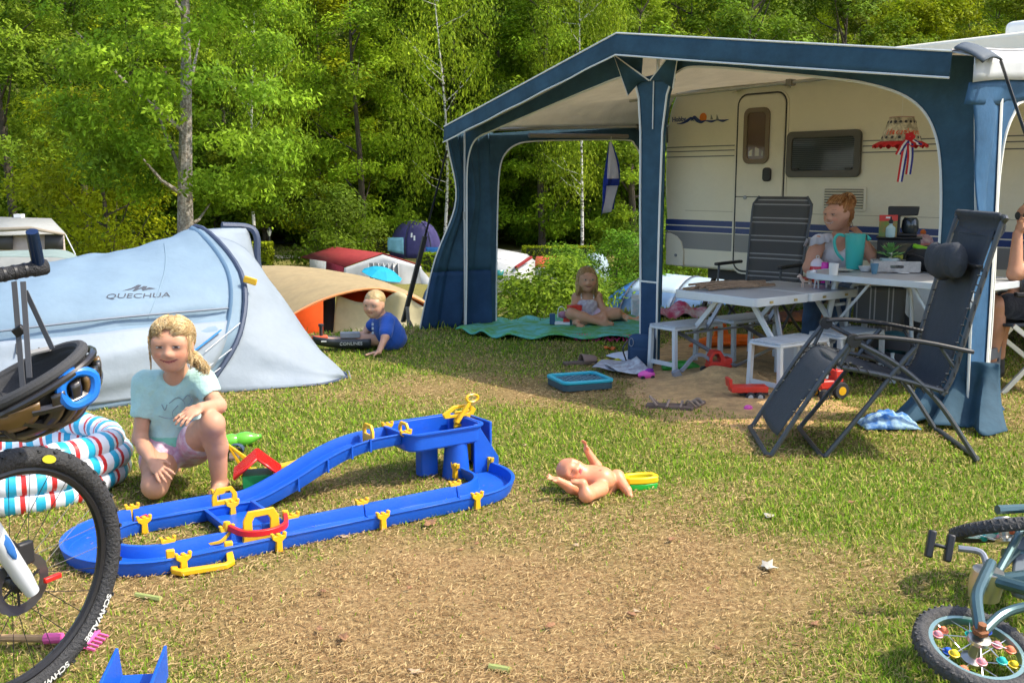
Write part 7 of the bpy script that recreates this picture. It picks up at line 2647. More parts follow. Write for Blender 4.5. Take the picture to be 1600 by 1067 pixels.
# front mudguard-like cable
MB().tube(spline([g1 + d_ * .1, to_bike(DY(-30, 560, 2.5)), LB((-.14, -.06, .62)), LB((-.02, -.06, Wr + .11))], 6), .004, 6).build('brake_hose', m_black, bike)

# helmet hanging upside down from its straps
hp = DY(58, 622, 2.36)
hl = thing('bicycle_helmet', 'black and brown cycle helmet with blue vent hanging by its straps', 'helmet', hp, rot=(R(20), R(-30), R(-12)), sc=1.12)
m_hs = mat('helmet_shell', (.025, .022, .022), .3, coat=.4)
m_he = mat('helmet_foam', (.05, .05, .052), .9, bump=.15, bscale=200)
Ax, Ay, Az = .155, .118, .115


def hsh(a, c, e=1.0):
    th = a * 2 * math.pi
    ph = c * math.pi / 2
    return V((Ax * e * math.cos(ph) * math.cos(th), Ay * e * math.cos(ph) * math.sin(th), .05 - Az * e * math.sin(ph) - .02 * math.cos(ph) * math.cos(th)))


MB().grid(lambda a, c: hsh(a, c, .86), 40, 12, cu=True).build('liner', m_he, hl, solid=.004)
MB().tube([hsh(k / 48, .02, .94) + V((0, 0, .004)) for k in range(48)], .012, 10, closed=True).build('foam_rim', m_he, hl)
m_hb = mat('helmet_brown', (.15, .085, .03), .35, coat=.3)
for j in range(9):                                     # shell ribs with gaps between them
    y0 = -.92 + j * .23
    def rib(a, c, y0=y0):
        t_ = lerp(-1.25, 1.25, a)
        w_ = lerp(-.07, .07, c)
        yy = y0 + w_
        k = math.sqrt(max(0, 1 - min(.98, yy * yy)))
        return V((Ax * 1.03 * math.sin(t_) * k, Ay * 1.03 * yy, .05 - Az * 1.05 * math.cos(t_) * k - .02 * math.sin(t_)))
    MB().grid(rib, 22, 3).build('shell_rib', (m_hs if j % 3 else m_hb), hl, solid=.014)
for a0 in (-.9, -.3, .35, .9):
    MB().tube([V((Ax * 1.04 * math.sin(a0) * math.sqrt(max(0, 1 - y * y)), Ay * 1.04 * y, .05 - Az * 1.06 * math.cos(a0) * math.sqrt(max(0, 1 - y * y)) - .02 * math.sin(a0))) for y in np.linspace(-.9, .9, 14)], .010, 6).build('shell_bridge', m_hs, hl)
MB().tube([hsh(k / 48, .10, 1.03) for k in range(48)], .008, 8, closed=True).build('shell_edge', m_hs, hl)
vb = MB()
vv_ = [V(q) for q in ((.135, -.045, .030), (.160, -.02, -.005), (.150, .0, -.05), (.115, -.03, -.065), (.120, -.06, -.02))]
vb.tube(spline([(.122, -.068, .012), (.146, -.040, .010), (.152, -.018, -.018), (.130, -.032, -.048), (.106, -.066, -.040), (.106, -.078, -.012)], 5, closed=True), .011, 8, closed=True)
vb.build('blue_vent', mat('vent_blue', (.01, .16, .62), .35), hl)
him = hl.rotation_euler.to_matrix()


def to_h(p):
    return him.transposed() @ (V(p) - hp) / 1.12


for (u0, v0, u1, v1, y0, y1) in ((22, 440, 36, 610, 2.42, 2.38), (36, 440, 46, 590, 2.40, 2.36), (40, 455, 82, 545, 2.42, 2.40), (22, 440, 30, 540, 2.46, 2.40)):
    MB().beam(to_h(DY(u0, v0, y0)), to_h(DY(u1, v1, y1)), .012, .002, (0, 1, 0)).build('strap', mat('strap_webbing', (.10, .10, .105), .8), hl)
MB().box(to_h(DY(30, 517, 2.40)), (.026, .012, .02)).build('strap_slider', m_black, hl, bevel=.003)
MB().box(to_h(DY(62, 548, 2.44)), (.05, .03, .004), (0, .4, .3)).build('size_label', mat('label_grey', (.35, .33, .30), .6), hl)

# child's bicycle lying on its side, bottom right
kb_o = V((1.27, 2.64, 0))
kid = thing('childs_bicycle', 'small teal child bicycle with coloured spoke beads lying on its side', 'bicycle', kb_o)
m_tealf = mat('frame_teal', (.07, .13, .14), .3, metal=.5, dirt=.1)
m_ktyre = mat('kid_tyre', (.06, .058, .056), .8, noise=.3, nscale=30, bump=.6, bscale=80)
BEADS = [(.85, .60, .02), (.02, .12, .60), (.85, .22, .10), (.02, .45, .38), (.80, .30, .32)]


def kid_wheel(name, c, n, r, hub=True, seed=1):
    n = V(n).normalized()
    _, s_, u_ = frame(n, V((0, 1, 0)))
    c = V(c)
    w = MB().tube([c + s_ * ((r - .02) * math.cos(a)) + u_ * ((r - .02) * math.sin(a)) for a in np.linspace(0, 2 * math.pi, 57)[:-1]], .022, 12, closed=True).build(name, m_ktyre, kid)
    gr = MB()
    for k in range(44):
        a = 2 * math.pi * k / 44
        q = c + s_ * ((r - .003) * math.cos(a)) + u_ * ((r - .003) * math.sin(a))
        gr.beam(q - n * .017, q + n * .017 + s_ * (.006 * -math.sin(a)) + u_ * (.006 * math.cos(a)), .007, .007)
    tag(gr.build('tread_block', m_ktyre, w), None, kind='stuff')
    b_ = MB()
    ring_prism(b_, [((r - .034) * math.cos(2 * math.pi * k / 48), (r - .034) * math.sin(2 * math.pi * k / 48)) for k in range(48)], [((r - .050) * math.cos(2 * math.pi * k / 48), (r - .050) * math.sin(2 * math.pi * k / 48)) for k in range(48)], c - n * .011, s_, u_, n, .022)
    b_.build('rim', mat('rim_teal', (.25, .38, .36), .3, metal=.7), w)
    MB().lathe([(.010, -.045), (.030, -.04), (.032, -.03), (.016, -.02), (.016, .02), (.032, .03), (.030, .04), (.010, .045)], c, 16, axis=n).build('hub', mat('hub_chrome', (.55, .52, .45), .3, metal=.9), w)
    r2 = random.Random(seed)
    for k in range(14):
        a = 2 * math.pi * k / 14
        e0, e1 = c + s_ * (.03 * math.cos(a)) + u_ * (.03 * math.sin(a)) + n * (.03 if k % 2 else -.03), c + s_ * ((r - .05) * math.cos(a)) + u_ * ((r - .05) * math.sin(a))
        MB().tube([e0, e1], .0015, 5).build('spoke', m_alu, w)
        if k % 7 != 3:
            q = lerp(e0, e1, r2.uniform(.45, .9))
            cc = BEADS[(k * 3 + seed) % 5]
            bd = MB()
            bd.ball(q, .0125, 10)
            bd.tube([q + s_ * (.0135 * math.cos(t_)) + u_ * (.0135 * math.sin(t_)) for t_ in np.linspace(0, 2 * math.pi, 13)[:-1]], .002, 5, closed=True)
            bd.build('spoke_bead', mat('bead_%d' % BEADS.index(cc), cc, .4), w)
    return c


c1 = kid_wheel('front_wheel', V((0, 0, .085)), (.08, -.28, .95), .165, True, 1)
c2 = kid_wheel('rear_wheel', V((.35, .60, .215)), (-.05, .46, .88), .165, True, 2)
MB().tube(spline([c1 + V((.0, -.02, .06)), c1 + V((.03, .08, .11)), c1 + V((.09, .18, .12)), c1 + V((.17, .30, .13))], 5), .017, 10).build('fork_leg', m_tealf, kid)
MB().tube(spline([c1 + V((.0, -.02, .055)), c1 + V((.10, .05, .085)), c1 + V((.22, .06, .11)), c1 + V((.40, .08, .14))], 5), .014, 10).build('fork_leg', m_tealf, kid)
MB().lathe([(.022, 0), (.022, .012), (.012, .014), (.012, .03), (0, .032)], c1 + V((0, -.015, .055)), 6, axis=(.08, -.28, .95)).build('axle_nut', mat('rust', (.25, .10, .04), .8, metal=.3), kid)
bbk = V((.18, .34, .14))
MB().lathe([(.045, -.05), (.05, 0), (.045, .04)], bbk, 18, axis=(.05, -.1, 1)).build('bottom_bracket', mat('hub_chrome', (.55, .52, .45), .3, metal=.9), kid)
MB().tube(spline([bbk + V((0, 0, .05)), bbk + V((-.01, .03, .085)), bbk + V((-.07, .05, .09))], 4), .010, 8).build('crank', m_steel, kid)
pd = MB()
pdq = Euler((R(75), R(10), R(-12))).to_matrix()
for s_ in (-1, 1):
    pd.box(bbk + V((-.13, .045, .10)) + pdq @ V((s_ * .028, 0, 0)), (.022, .085, .028), pdq)
pd.box(bbk + V((-.13, .045, .10)), (.05, .012, .02), pdq)
pd.build('pedal', m_black, kid, bevel=.005)
for a, b_, r_ in ((bbk, V((.62, .30, .22)), .022), (bbk + V((0, .02, -.02)), c2 + V((.02, -.06, -.05)), .012), (bbk + V((.02, .0, .0)), c2 + V((.10, .02, .06)), .013), (bbk + V((.0, -.02, .02)), V((.43, .08, .15)), .020)):
    MB().tube([a, b_], r_, 10).build('frame_tube', m_tealf, kid)
MB().prism(rrect(.40, .085, .03), bbk + V((.20, .15, -.02)), V((.45, .88, .15)).normalized(), V((-.88, .45, 0)).normalized(), V((0, 0, 1)), .03).build('chain_guard', mat('guard_grey', (.16, .19, .22), .5), kid, bevel=.01)
MB().tube([c2 + V((-.01, .03, .06)), c2 + V((.30, .10, .05))], .016, 8).build('seat_stay', m_tealf, kid)
MB().tube([c2 + V((-.02, -.05, -.06)), c2 + V((.30, -.05, -.08))], .016, 8).build('chain_stay', m_tealf, kid)
MB().box(c2 + V((.19, -.02, -.01)), (.10, .06, .10), (.2, 0, .2)).build('mudguard', mat('guard_grey', (.16, .19, .22), .5), kid, bevel=.02, seg=3)
MB().tube(spline([V((.56, .03, .02)), V((.50, .05, .06)), V((.46, .06, .15)), V((.50, .05, .27)), V((.57, .03, .33))], 4), .011, 8).build('handlebar', m_tealf, kid)
for q0, q1 in ((V((.56, .03, .02)), V((.63, .00, .015))), (V((.57, .03, .33)), V((.64, .0, .34)))):
    MB().tube([q0, q1], .016, 10).build('grip', m_black, kid)
MB().ball((.66, .30, .22), (.045, .11, .075), 14, (0, 0, R(-28))).build('saddle', m_black, kid)
# ================================================================== people: smooth blended bodies
class Body:
    def __init__(self, vox=.005):
        self.p = []
        self.vox = vox

    def cap(self, a, b, ra, rb, col, k=.02, sub=False):
        self.p.append(('c', np.array(a, float), np.array(b, float), ra, rb, k, col, sub))
        return self

    def ell(self, c, r, col, k=.02, rot=None, sub=False, paint=False):
        self.p.append(('e', np.array(c, float), np.array(r, float), np.eye(3) if rot is None else np.array(rot, float), None, k, col, 'paint' if paint else sub))
        return self

    def chain(self, pts, rs, col, k=.015):
        for i in range(len(pts) - 1):
            self.cap(pts[i], pts[i + 1], rs[i], rs[i + 1], col, k)
        return self

    def mesh(self, name, noise=None, ripple=None):
        vox = self.vox
        lo, hi = np.full(3, 1e9), np.full(3, -1e9)
        bbs = []
        for q in self.p:
            if q[0] == 'c':
                r = max(q[3], q[4])
                b0, b1 = np.minimum(q[1], q[2]) - r, np.maximum(q[1], q[2]) + r
            else:
                r = np.max(q[2]) if not np.allclose(q[3], np.eye(3)) else q[2]
                b0, b1 = q[1] - r, q[1] + r
            bbs.append((b0, b1))
            if q[7] is False:
                lo, hi = np.minimum(lo, b0), np.maximum(hi, b1)
        lo, hi = lo - 3 * vox - .01, hi + 3 * vox + .01
        n = np.ceil((hi - lo) / vox).astype(int) + 1
        X = [(lo[i] + vox * np.arange(n[i])).astype(np.float32) for i in range(3)]
        D_ = np.full(n, .1, np.float32)
        DM = np.full(n, .1, np.float32)
        CI = np.zeros(n, np.int16)
        cols = []
        for q, (b0, b1) in zip(self.p, bbs):
            mgn = q[5] + 3 * vox
            i0 = np.maximum(0, np.floor((b0 - mgn - lo) / vox).astype(int))
            i1 = np.minimum(n, np.ceil((b1 + mgn - lo) / vox).astype(int) + 1)
            if np.any(i1 <= i0):
                continue
            sl_ = tuple(slice(a, b) for a, b in zip(i0, i1))
            x, y, z = X[0][sl_[0]][:, None, None], X[1][sl_[1]][None, :, None], X[2][sl_[2]][None, None, :]
            if q[0] == 'c':
                a, b = q[1], q[2]
                ba = b - a
                h = np.clip(((x - a[0]) * ba[0] + (y - a[1]) * ba[1] + (z - a[2]) * ba[2]) / max(1e-9, ba @ ba), 0, 1)
                d = np.sqrt((x - a[0] - h * ba[0]) ** 2 + (y - a[1] - h * ba[1]) ** 2 + (z - a[2] - h * ba[2]) ** 2) - (q[3] + (q[4] - q[3]) * h)
            else:
                c, r, Rm = q[1], q[2], q[3]
                dx, dy, dz = x - c[0], y - c[1], z - c[2]
                L0 = (dx * Rm[0, 0] + dy * Rm[1, 0] + dz * Rm[2, 0])
                L1 = (dx * Rm[0, 1] + dy * Rm[1, 1] + dz * Rm[2, 1])
                L2 = (dx * Rm[0, 2] + dy * Rm[1, 2] + dz * Rm[2, 2])
                k0 = np.sqrt((L0 / r[0]) ** 2 + (L1 / r[1]) ** 2 + (L2 / r[2]) ** 2)
                k1 = np.sqrt((L0 / r[0] ** 2) ** 2 + (L1 / r[1] ** 2) ** 2 + (L2 / r[2] ** 2) ** 2)
                d = k0 * (k0 - 1) / np.maximum(k1, 1e-6)
            col = q[6]
            if col is not None and col not in cols:
                cols.append(col)
            old = D_[sl_]
            if q[7] == 'paint':
                CI[sl_] = np.where(d < 0, cols.index(col), CI[sl_])
                continue
            k = max(q[5], 1e-4)
            if q[7] is True:
                d2 = -d
                h = np.maximum(k - np.abs(old - d2), 0) / k
                D_[sl_] = np.maximum(old, d2) + h * h * k * .25
                continue
            h = np.maximum(k - np.abs(old - d), 0) / k
            D_[sl_] = np.minimum(old, d) - h * h * k * .25
            near = d < DM[sl_]
            CI[sl_] = np.where(near, cols.index(col), CI[sl_])
            DM[sl_] = np.where(near, d, DM[sl_])
        if ripple is not None:
            gx, gy, gz = np.meshgrid(X[0], X[1], X[2], indexing='ij')
            D_ = D_ + ripple(gx, gy, gz).astype(np.float32)
        # surface nets
        S = D_ < 0
        c8 = S[:-1, :-1, :-1].astype(np.int8)
        for i in range(2):
            for j in range(2):
                for k in range(2):
                    if i or j or k:
                        c8 = c8 + S[i:n[0] - 1 + i, j:n[1] - 1 + j, k:n[2] - 1 + k]
        act = np.argwhere((c8 > 0) & (c8 < 8))
        ids = np.full(np.array(n) - 1, -1, np.int64)
        ids[act[:, 0], act[:, 1], act[:, 2]] = np.arange(len(act))
        acc = np.zeros((len(act), 3))
        cnt = np.zeros(len(act))
        corners = [(i, j, k) for i in range(2) for j in range(2) for k in range(2)]
        val = {c: D_[act[:, 0] + c[0], act[:, 1] + c[1], act[:, 2] + c[2]] for c in corners}
        for c in corners:
            for ax_ in range(3):
                if c[ax_] == 0:
                    e = list(c)
                    e[ax_] = 1
                    v0, v1 = val[c], val[tuple(e)]
                    m_ = (v0 < 0) != (v1 < 0)
                    t_ = np.where(m_, v0 / np.where(v0 == v1, 1, v0 - v1), 0)
                    pos = np.tile(np.array(c, float), (len(act), 1))
                    pos[:, ax_] += t_
                    acc += pos * m_[:, None]
                    cnt += m_
        vv = lo + (act + acc / np.maximum(cnt, 1)[:, None]) * vox
        quads = []
        for ax_ in range(3):
            o1, o2 = (ax_ + 1) % 3, (ax_ + 2) % 3
            sa = [slice(None)] * 3
            sb = [slice(None)] * 3
            sa[ax_], sb[ax_] = slice(0, -1), slice(1, None)
            A, B = S[tuple(sa)], S[tuple(sb)]
            ed = np.argwhere(A != B)
            ok = (ed[:, o1] > 0) & (ed[:, o2] > 0) & (ed[:, o1] < n[o1] - 1) & (ed[:, o2] < n[o2] - 1)
            ed = ed[ok]
            inside = A[ed[:, 0], ed[:, 1], ed[:, 2]]

            def cid(d1, d2):
                q = ed.copy()
                q[:, o1] += d1
                q[:, o2] += d2
                return ids[q[:, 0], q[:, 1], q[:, 2]]
            f = np.stack([cid(-1, -1), cid(0, -1), cid(0, 0), cid(-1, 0)], 1)
            f[~inside] = f[~inside][:, ::-1]
            quads.append(f)
        F_ = np.concatenate(quads)
        F_ = F_[(F_ >= 0).all(1)]
        cc = np.ones((len(vv), 4), np.float32)
        cc[:, :3] = np.array(cols)[CI[act[:, 0], act[:, 1], act[:, 2]]]
        return np_mesh(name, vv, F_.reshape(-1), 4, cc, smooth=True)


m_skin = mat('skin', (1, 1, 1), .5, attr='col', noise=.07, nscale=30, sub=.12, spec=.35)
m_cloth = mat('cotton', (1, 1, 1), .9, attr='col', noise=.06, nscale=12, bump=.25, bscale=60, sheen=.2)
m_hairm = mat('hair', (1, 1, 1), .45, attr='col', spec=.4)
m_doll = mat('doll_vinyl', (1, 1, 1), .4, attr='col', sub=.15)


def headmat(face, up=(0, 0, 1)):
    f = V(face).normalized()
    x = f.cross(V(up)).normalized()          # head-local x = image right when facing away; mirrored use is symmetric
    z = x.cross(f).normalized()
    return Matrix((x, f, z)).transposed()


def add_head(S, c, h, M, skin, hairc, lip, smile=0.0, teeth=False, eyec=(.05, .035, .03), nose=1.0, squint=1.0, closed=False):
    c = V(c)
    Rm = [[M[i][j] for j in range(3)] for i in range(3)]

    def P(x, y, z):
        return tuple(c + M @ (V((x, y, z)) * h))

    def E(p, r, col, k=.02, **kw):
        S.ell(P(*p), [q * h for q in r], col, k * h / .2, Rm, **kw)
    E((0, -.07, .13), (.375, .43, .37), skin)
    E((0, .10, -.12), (.305, .29, .33), skin, .05)
    E((0, .19, -.37), (.14, .13, .10), skin, .05)
    for s in (-1, 1):
        E((s * .17, .22, -.12), (.12, .12, .12), skin, .04)
        E((s * .165, .445, .035), (.075, .05, .042), skin, .03, sub=True)
        if not closed:
            E((s * .155, .325, .035), (.062, .06, .034 * squint), skin, .012)
        E((s * .36, -.03, -.04), (.045, .085, .12), skin, .015)
        E((s * .16, .29, .13), (.11, .07, .05), skin, .04)
        E((s * .05, .385, -.125), (.04, .045, .035), skin, .015)
    S.cap(P(0, .33, .06), P(0, .44, -.10), .030 * h * nose, .052 * h * nose, skin, .02)
    # paint
    warm = tuple(a * b for a, b in zip(skin, (1.05, .88, .84)))
    for s in (-1, 1):
        E((s * .19, .34, -.13), (.10, .10, .08), warm, paint=True)
        if closed:
            E((s * .155, .40, .02), (.085, .10, .012), tuple(q * .35 for q in skin), paint=True)
        else:
            E((s * .155, .38, .035), (.072, .09, .034 * squint), (.50, .45, .42), paint=True)
            E((s * .152, .38, .037), (.038, .09, .042 * squint), eyec, paint=True)
            E((s * .157, .38, .066 - .03 * (1 - squint)), (.085, .09, .012), tuple(q * .3 for q in skin), paint=True)
            E((s * .157, .38, .006 + .02 * (1 - squint)), (.07, .09, .008), tuple(q * .55 for q in skin), paint=True)
        E((s * .165, .36, .185), (.095, .10, .015), tuple(.4 * a + .6 * b * .85 for a, b in zip(hairc, skin)) if hairc else skin, paint=True)
        E((s * .035, .42, -.145), (.016, .04, .010), tuple(q * .45 for q in skin), paint=True)
    for i in range(9):
        t_ = (i / 8 - .5) * 2
        E((t_ * (.13 + .05 * smile), .37 - .08 * t_ * t_, -.262 + smile * .075 * t_ * t_), (.035, .12, .034 * (1 - .65 * t_ * t_)), lip, paint=True)
    n_ = 13
    for i in range(n_):
        t_ = (i / (n_ - 1) - .5) * 2
        z = -.260 + smile * .075 * t_ * t_
        E((t_ * (.135 + .05 * smile), .36 - .08 * t_ * t_, z), (.034, .12, .015 if teeth else .010), (.60, .55, .50) if teeth and abs(t_) < .9 else tuple(q * .35 for q in lip), paint=True)
    return P


def add_hand(S, w, d, nrm, s, skin, curl=.5, thumb=1, spread=.12):
    "palm from wrist w along d; nrm is the direction the palm faces; thumb +1/-1 picks the side"
    w, d, nrm = V(w), V(d).normalized(), V(nrm)
    nrm = (nrm - d * nrm.dot(d)).normalized()
    side = d.cross(nrm).normalized() * thumb
    Rm = Matrix((d, side, nrm)).transposed()
    S.ell(w + d * .045 * s, (.048 * s, .038 * s, .016 * s), skin, .012, [[Rm[i][j] for j in range(3)] for i in range(3)])
    for i, (off, L) in enumerate(((.027, .068), (.009, .077), (-.009, .071), (-.026, .055))):
        p = w + d * .080 * s + side * off * s
        dd = (d + side * (spread * off / .027)).normalized()
        r = .0082 * s
        a = 0
        pts = [p - dd * .02 * s]
        for seg, fr in enumerate((.45, .32, .23)):
            a += curl * (.6 if seg == 0 else .75)
            q = dd * math.cos(a) + nrm * math.sin(a)
            pts.append(pts[-1] + q * L * s * fr + (dd * .02 * s if seg == 0 else V((0, 0, 0))))
        S.chain(pts, [r * 1.08, r * 1.0, r * .92, r * .75], skin, .004)
    p = w + d * .022 * s + side * .028 * s
    q1 = p + (d * .6 + side * .7 + nrm * .35).normalized() * .035 * s
    q2 = q1 + (d * .85 + side * .25 + nrm * (.3 + curl * .3)).normalized() * .028 * s
    S.chain([p, q1, q2], [.013 * s, .0095 * s, .0075 * s], skin, .008)


def limb(S, pts, rs, col, k=.02):
    S.chain([tuple(p) for p in pts], rs, col, k)


def strands(name, parent, roots, fn, n, r, cols, seed, npt=7):
    g = random.Random(seed)
    V_, F_, C_ = [], [], []
    for i in range(n):
        pts = fn(g)
        c = np.array(g.choice(cols)) * g.uniform(.75, 1.25)
        mb_ = MB()
        mb_.tube(pts, [r * (1 if k < len(pts) - 2 else .5) for k in range(len(pts))], 4)
        o = len(V_)
        V_ += mb_.v
        for f in mb_.f:
            if len(f) == 4:
                F_ += [q + o for q in f]
        C_ += [tuple(c) + (1,)] * len(mb_.v)
    o_ = mesh_obj(name, np_mesh(name, np.array(V_), np.array(F_), 4, np.array(C_), smooth=True), m_hairm, parent)
    return o_


def mobj(name, me, m, parent):
    me.materials.append(m)
    o = bpy.data.objects.new(name, me)
    COL.objects.link(o)
    o.parent = parent
    return o


def sine_ripple(amp, f1, seed=0.0):
    return lambda x, y, z: amp * (np.sin(x * f1 + np.sin(z * f1 * .7 + seed) * 1.5) * np.sin(z * f1 * .6 + y * f1 * .4 + seed) + .5 * np.sin(x * f1 * 1.9 - z * f1 * 1.3 + y * f1))


# ------------------------------------------------------------------ kneeling girl
SK1 = (.56, .29, .18)
root = V((-1.42, 4.40, 0))
g1_ = thing('person', 'girl in pale mint t-shirt and pink shorts kneeling behind the toy canal', 'person', root)


def K(u, v, y):
    return DY(u, v, y) - root


S = Body(.0034)
hc = K(269, 539, 4.28)
M1 = headmat((.10, -1, -.05))
hh = .215
neck = K(275, 585, 4.385)
P1 = add_head(S, hc, hh, M1, SK1, (.42, .28, .12), (.46, .13, .11), .95, False, (.04, .05, .06), .72, .85)
S.cap(hc + M1 @ V((0, -.06, -.05)), neck + V((0, .01, -.02)), .042, .045, SK1, .03)
shR, shL = K(228, 601, 4.40), K(316, 597, 4.39)
chest, belly, pel = K(272, 628, 4.43), K(272, 668, 4.46), K(277, 700, 4.50)
S.ell(chest, (.105, .075, .10), SK1, .04)
S.ell(belly, (.098, .075, .10), SK1, .05)
S.ell(pel, (.115, .09, .085), SK1, .05)
S.cap(shR, shL, .042, .042, SK1, .05)
# her right arm (photo left), hanging to the knee
eR, wR = K(219, 686, 4.36), K(238, 722, 4.20)
limb(S, [shR, eR, lerp(eR, wR, .4), wR], [.040, .031, .030, .0215], SK1)
add_hand(S, wR, (K(262, 748, 4.12) - wR), V((.3, .5, -.8)), .80, SK1, .42, 1, .3)
# her left arm folded over the raised knee
eL, wL = K(341, 634, 4.30), K(313, 637, 4.16)
limb(S, [shL, eL, wL], [.040, .032, .022], SK1)
add_hand(S, wL, (K(290, 650, 4.10) - wL), V((-.2, .3, -1)), .80, SK1, .35, -1, .25)
hR, hL = K(254, 698, 4.46), K(300, 698, 4.46)
kL, aL = K(332, 662, 4.19), K(344, 765, 4.30)
limb(S, [hL, lerp(hL, kL, .5), kL], [.075, .066, .050], SK1, .03)
limb(S, [kL, lerp(kL, aL, .35) + V((0, .02, 0)), aL], [.047, .046, .029], SK1, .02)
kL_f = V((aL.x, aL.y, .045))
S.chain([aL, V((aL.x, aL.y + .01, .045)), V((aL.x + .01, aL.y - .10, .030)), V((aL.x + .015, aL.y - .145, .022))], [.028, .033, .030, .020], SK1, .02)
for k in range(5):
    S.cap((aL.x - .022 + .012 * k, aL.y - .14, .022), (aL.x - .024 + .013 * k, aL.y - .17 + .006 * abs(k - 1), .015), .009, .008, SK1, .006)
kR, aR = K(241, 742, 4.20), V((-.20 + .36, .20, .06))
kR.z = .075
aR = K(268, 745, 4.62)
aR.z = .06
limb(S, [hR, lerp(hR, kR, .5), kR], [.078, .070, .055], SK1, .03)
limb(S, [kR, lerp(kR, aR, .4), aR], [.050, .046, .03], SK1, .02)
S.chain([aR, aR + V((.0, .03, .0)), aR + V((.01, .04, -.05))], [.03, .03, .022], SK1, .02)
mobj('body', S.mesh('body'), m_skin, g1_)
# t-shirt
SH = (.40, .62, .57)
SH2 = (.18, .50, .36)
T = Body(.0055)
T.ell(chest + V((0, 0, .01)), (.122, .094, .115), SH, .04)
T.ell(belly + V((0, 0, .01)), (.122, .098, .11), SH, .06)
T.ell(belly + V((0, -.008, -.055)), (.118, .098, .055), SH2, .04)
T.cap(shR + V((.005, 0, .004)), shL + V((-.005, 0, .004)), .058, .058, SH, .05)
T.cap(shR, lerp(shR, eR, .50), .056, .053, SH, .03)
T.cap(shL, lerp(shL, eL, .48), .056, .052, SH, .03)
T.ell(neck + V((0, -.05, .045)), (.062, .085, .085), None, .015, sub=True)
T.ell(lerp(shR, eR, .66) + V((-.02, 0, 0)), (.058, .07, .030), None, .006, sub=True)
T.ell(lerp(shL, eL, .66) + V((.02, 0, 0)), (.058, .07, .030), None, .006, sub=True)
tsh = mobj('t_shirt', T.mesh('t_shirt', ripple=sine_ripple(.0022, 55, 1.0)), m_cloth, g1_)
pr = mat('shirt_print', (.25, .33, .34), .8)
for pts in ([(-.01, .05), (.03, .075), (.06, .05), (.05, .0), (.02, -.03), (.005, .01), (.03, .04)], [(.05, .06), (.075, .085), (.09, .06), (.075, .04)], [(-.06, -.005), (-.02, -.015), (.04, -.01)],
            [(-.045, .045), (-.03, .02), (-.02, .045)], [(.02, .0), (.04, -.03), (.065, -.02), (.06, .01)]):
    C0 = chest + V((.02, -.102, -.035))
    MB().tube(spline([C0 + V((x * .95, .22 * (x * x * 4) + .1 * abs(z + .02), z)) for x, z in pts], 4), .0022, 5).build('shirt_print', pr, tsh)
# shorts
Q_ = Body(.0055)
PK = (.55, .36, .42)
Q_.ell(pel + V((0, 0, -.003)), (.130, .103, .088), PK, .04)
Q_.cap(hR, lerp(hR, kR, .36), .088, .088, PK, .03)
Q_.cap(hL, lerp(hL, kL, .40), .086, .084, PK, .03)
sh_ = mobj('shorts', Q_.mesh('shorts', ripple=sine_ripple(.002, 60, 3.0)), mat('shorts_print', (.52, .28, .36), .9, col2=(.62, .52, .56), nscale=24), g1_)
# hair: cap plus curly strands
Hh = Body(.0045)
HB = [(.46, .30, .12), (.62, .44, .20), (.36, .22, .085), (.70, .54, .30)]
Rm1 = [[M1[i][j] for j in range(3)] for i in range(3)]
Hh.ell(P1(0, -.10, .17), [q * hh for q in (.395, .44, .39)], HB[0], .02, Rm1)
Hh.ell(P1(0, -.25, -.05), [q * hh for q in (.33, .28, .33)], HB[0], .05, Rm1)
Hh.ell(P1(.03, .48, -.0), [q * hh for q in (.34, .44, .44)], None, .02, Rm1, sub=True)
Hh.ell(P1(0, .45, -.55), [q * hh for q in (.6, .6, .3)], None, .02, Rm1, sub=True)
hair = mobj('hair', Hh.mesh('hair', ripple=sine_ripple(.003, 110, .5)), m_hairm, g1_)


def curl_fn(g):
    a = g.uniform(-2.4, 2.4)                 # around the head, 0 = front
    side = math.sin(a)
    fr_ = math.cos(a)
    st = V((.10 * side + g.uniform(-.12, .12), g.uniform(-.15, .12), .52))
    Ln = (g.uniform(.24, .42) if abs(a) < .35 else g.uniform(.38, .66)) if fr_ > .3 else g.uniform(.5, .95)
    pts = []
    ph = g.uniform(0, 6)
    for k in range(10):
        t_ = k / 9
        el_ = 1.35 - t_ * Ln * 2.0
        rr = 1.03 + .05 * math.sin(t_ * 9 + ph) + .05 * t_
        p = V((.40 * math.cos(el_) * math.sin(a + (.10 + .22 * t_) * math.sin(t_ * 13 + ph)), -.08 + .46 * math.cos(el_) * math.cos(a + (.10 + .22 * t_) * math.sin(t_ * 13 + ph)), .16 + .39 * math.sin(el_))) * rr
        pts.append(V(P1(*p)))
    return pts


strands('hair_curls', hair, None, curl_fn, 900, .0013, HB, 2)


def pony(g):
    s0 = V((-.30 + g.uniform(-.08, .08), -.10 + g.uniform(-.1, .1), -.22 + g.uniform(-.08, .08)))
    ph = g.uniform(0, 6)
    return [V(P1(*(s0 + V((-.15 * k / 3 + .08 * math.sin(k * 1.4 + ph), .03 * k + .06 * math.cos(k * 1.5 + ph), -.045 * k + .04 * math.sin(k * 1.2 + ph)))))) for k in range(7)]


strands('side_ponytail', hair, None, pony, 300, .0016, HB, 5)


def fly(g):
    a = g.choice((-1, 1)) * g.uniform(1.1, 1.6)
    ph = g.uniform(0, 6)
    return [V(P1(.40 * math.sin(a) * (1 + .04 * math.sin(k * 1.4 + ph)), .10 + .38 * math.cos(a) + .05 * math.sin(k + ph), .22 - .11 * k)) for k in range(7)]


strands('loose_locks', hair, None, fly, 40, .0009, HB, 8)

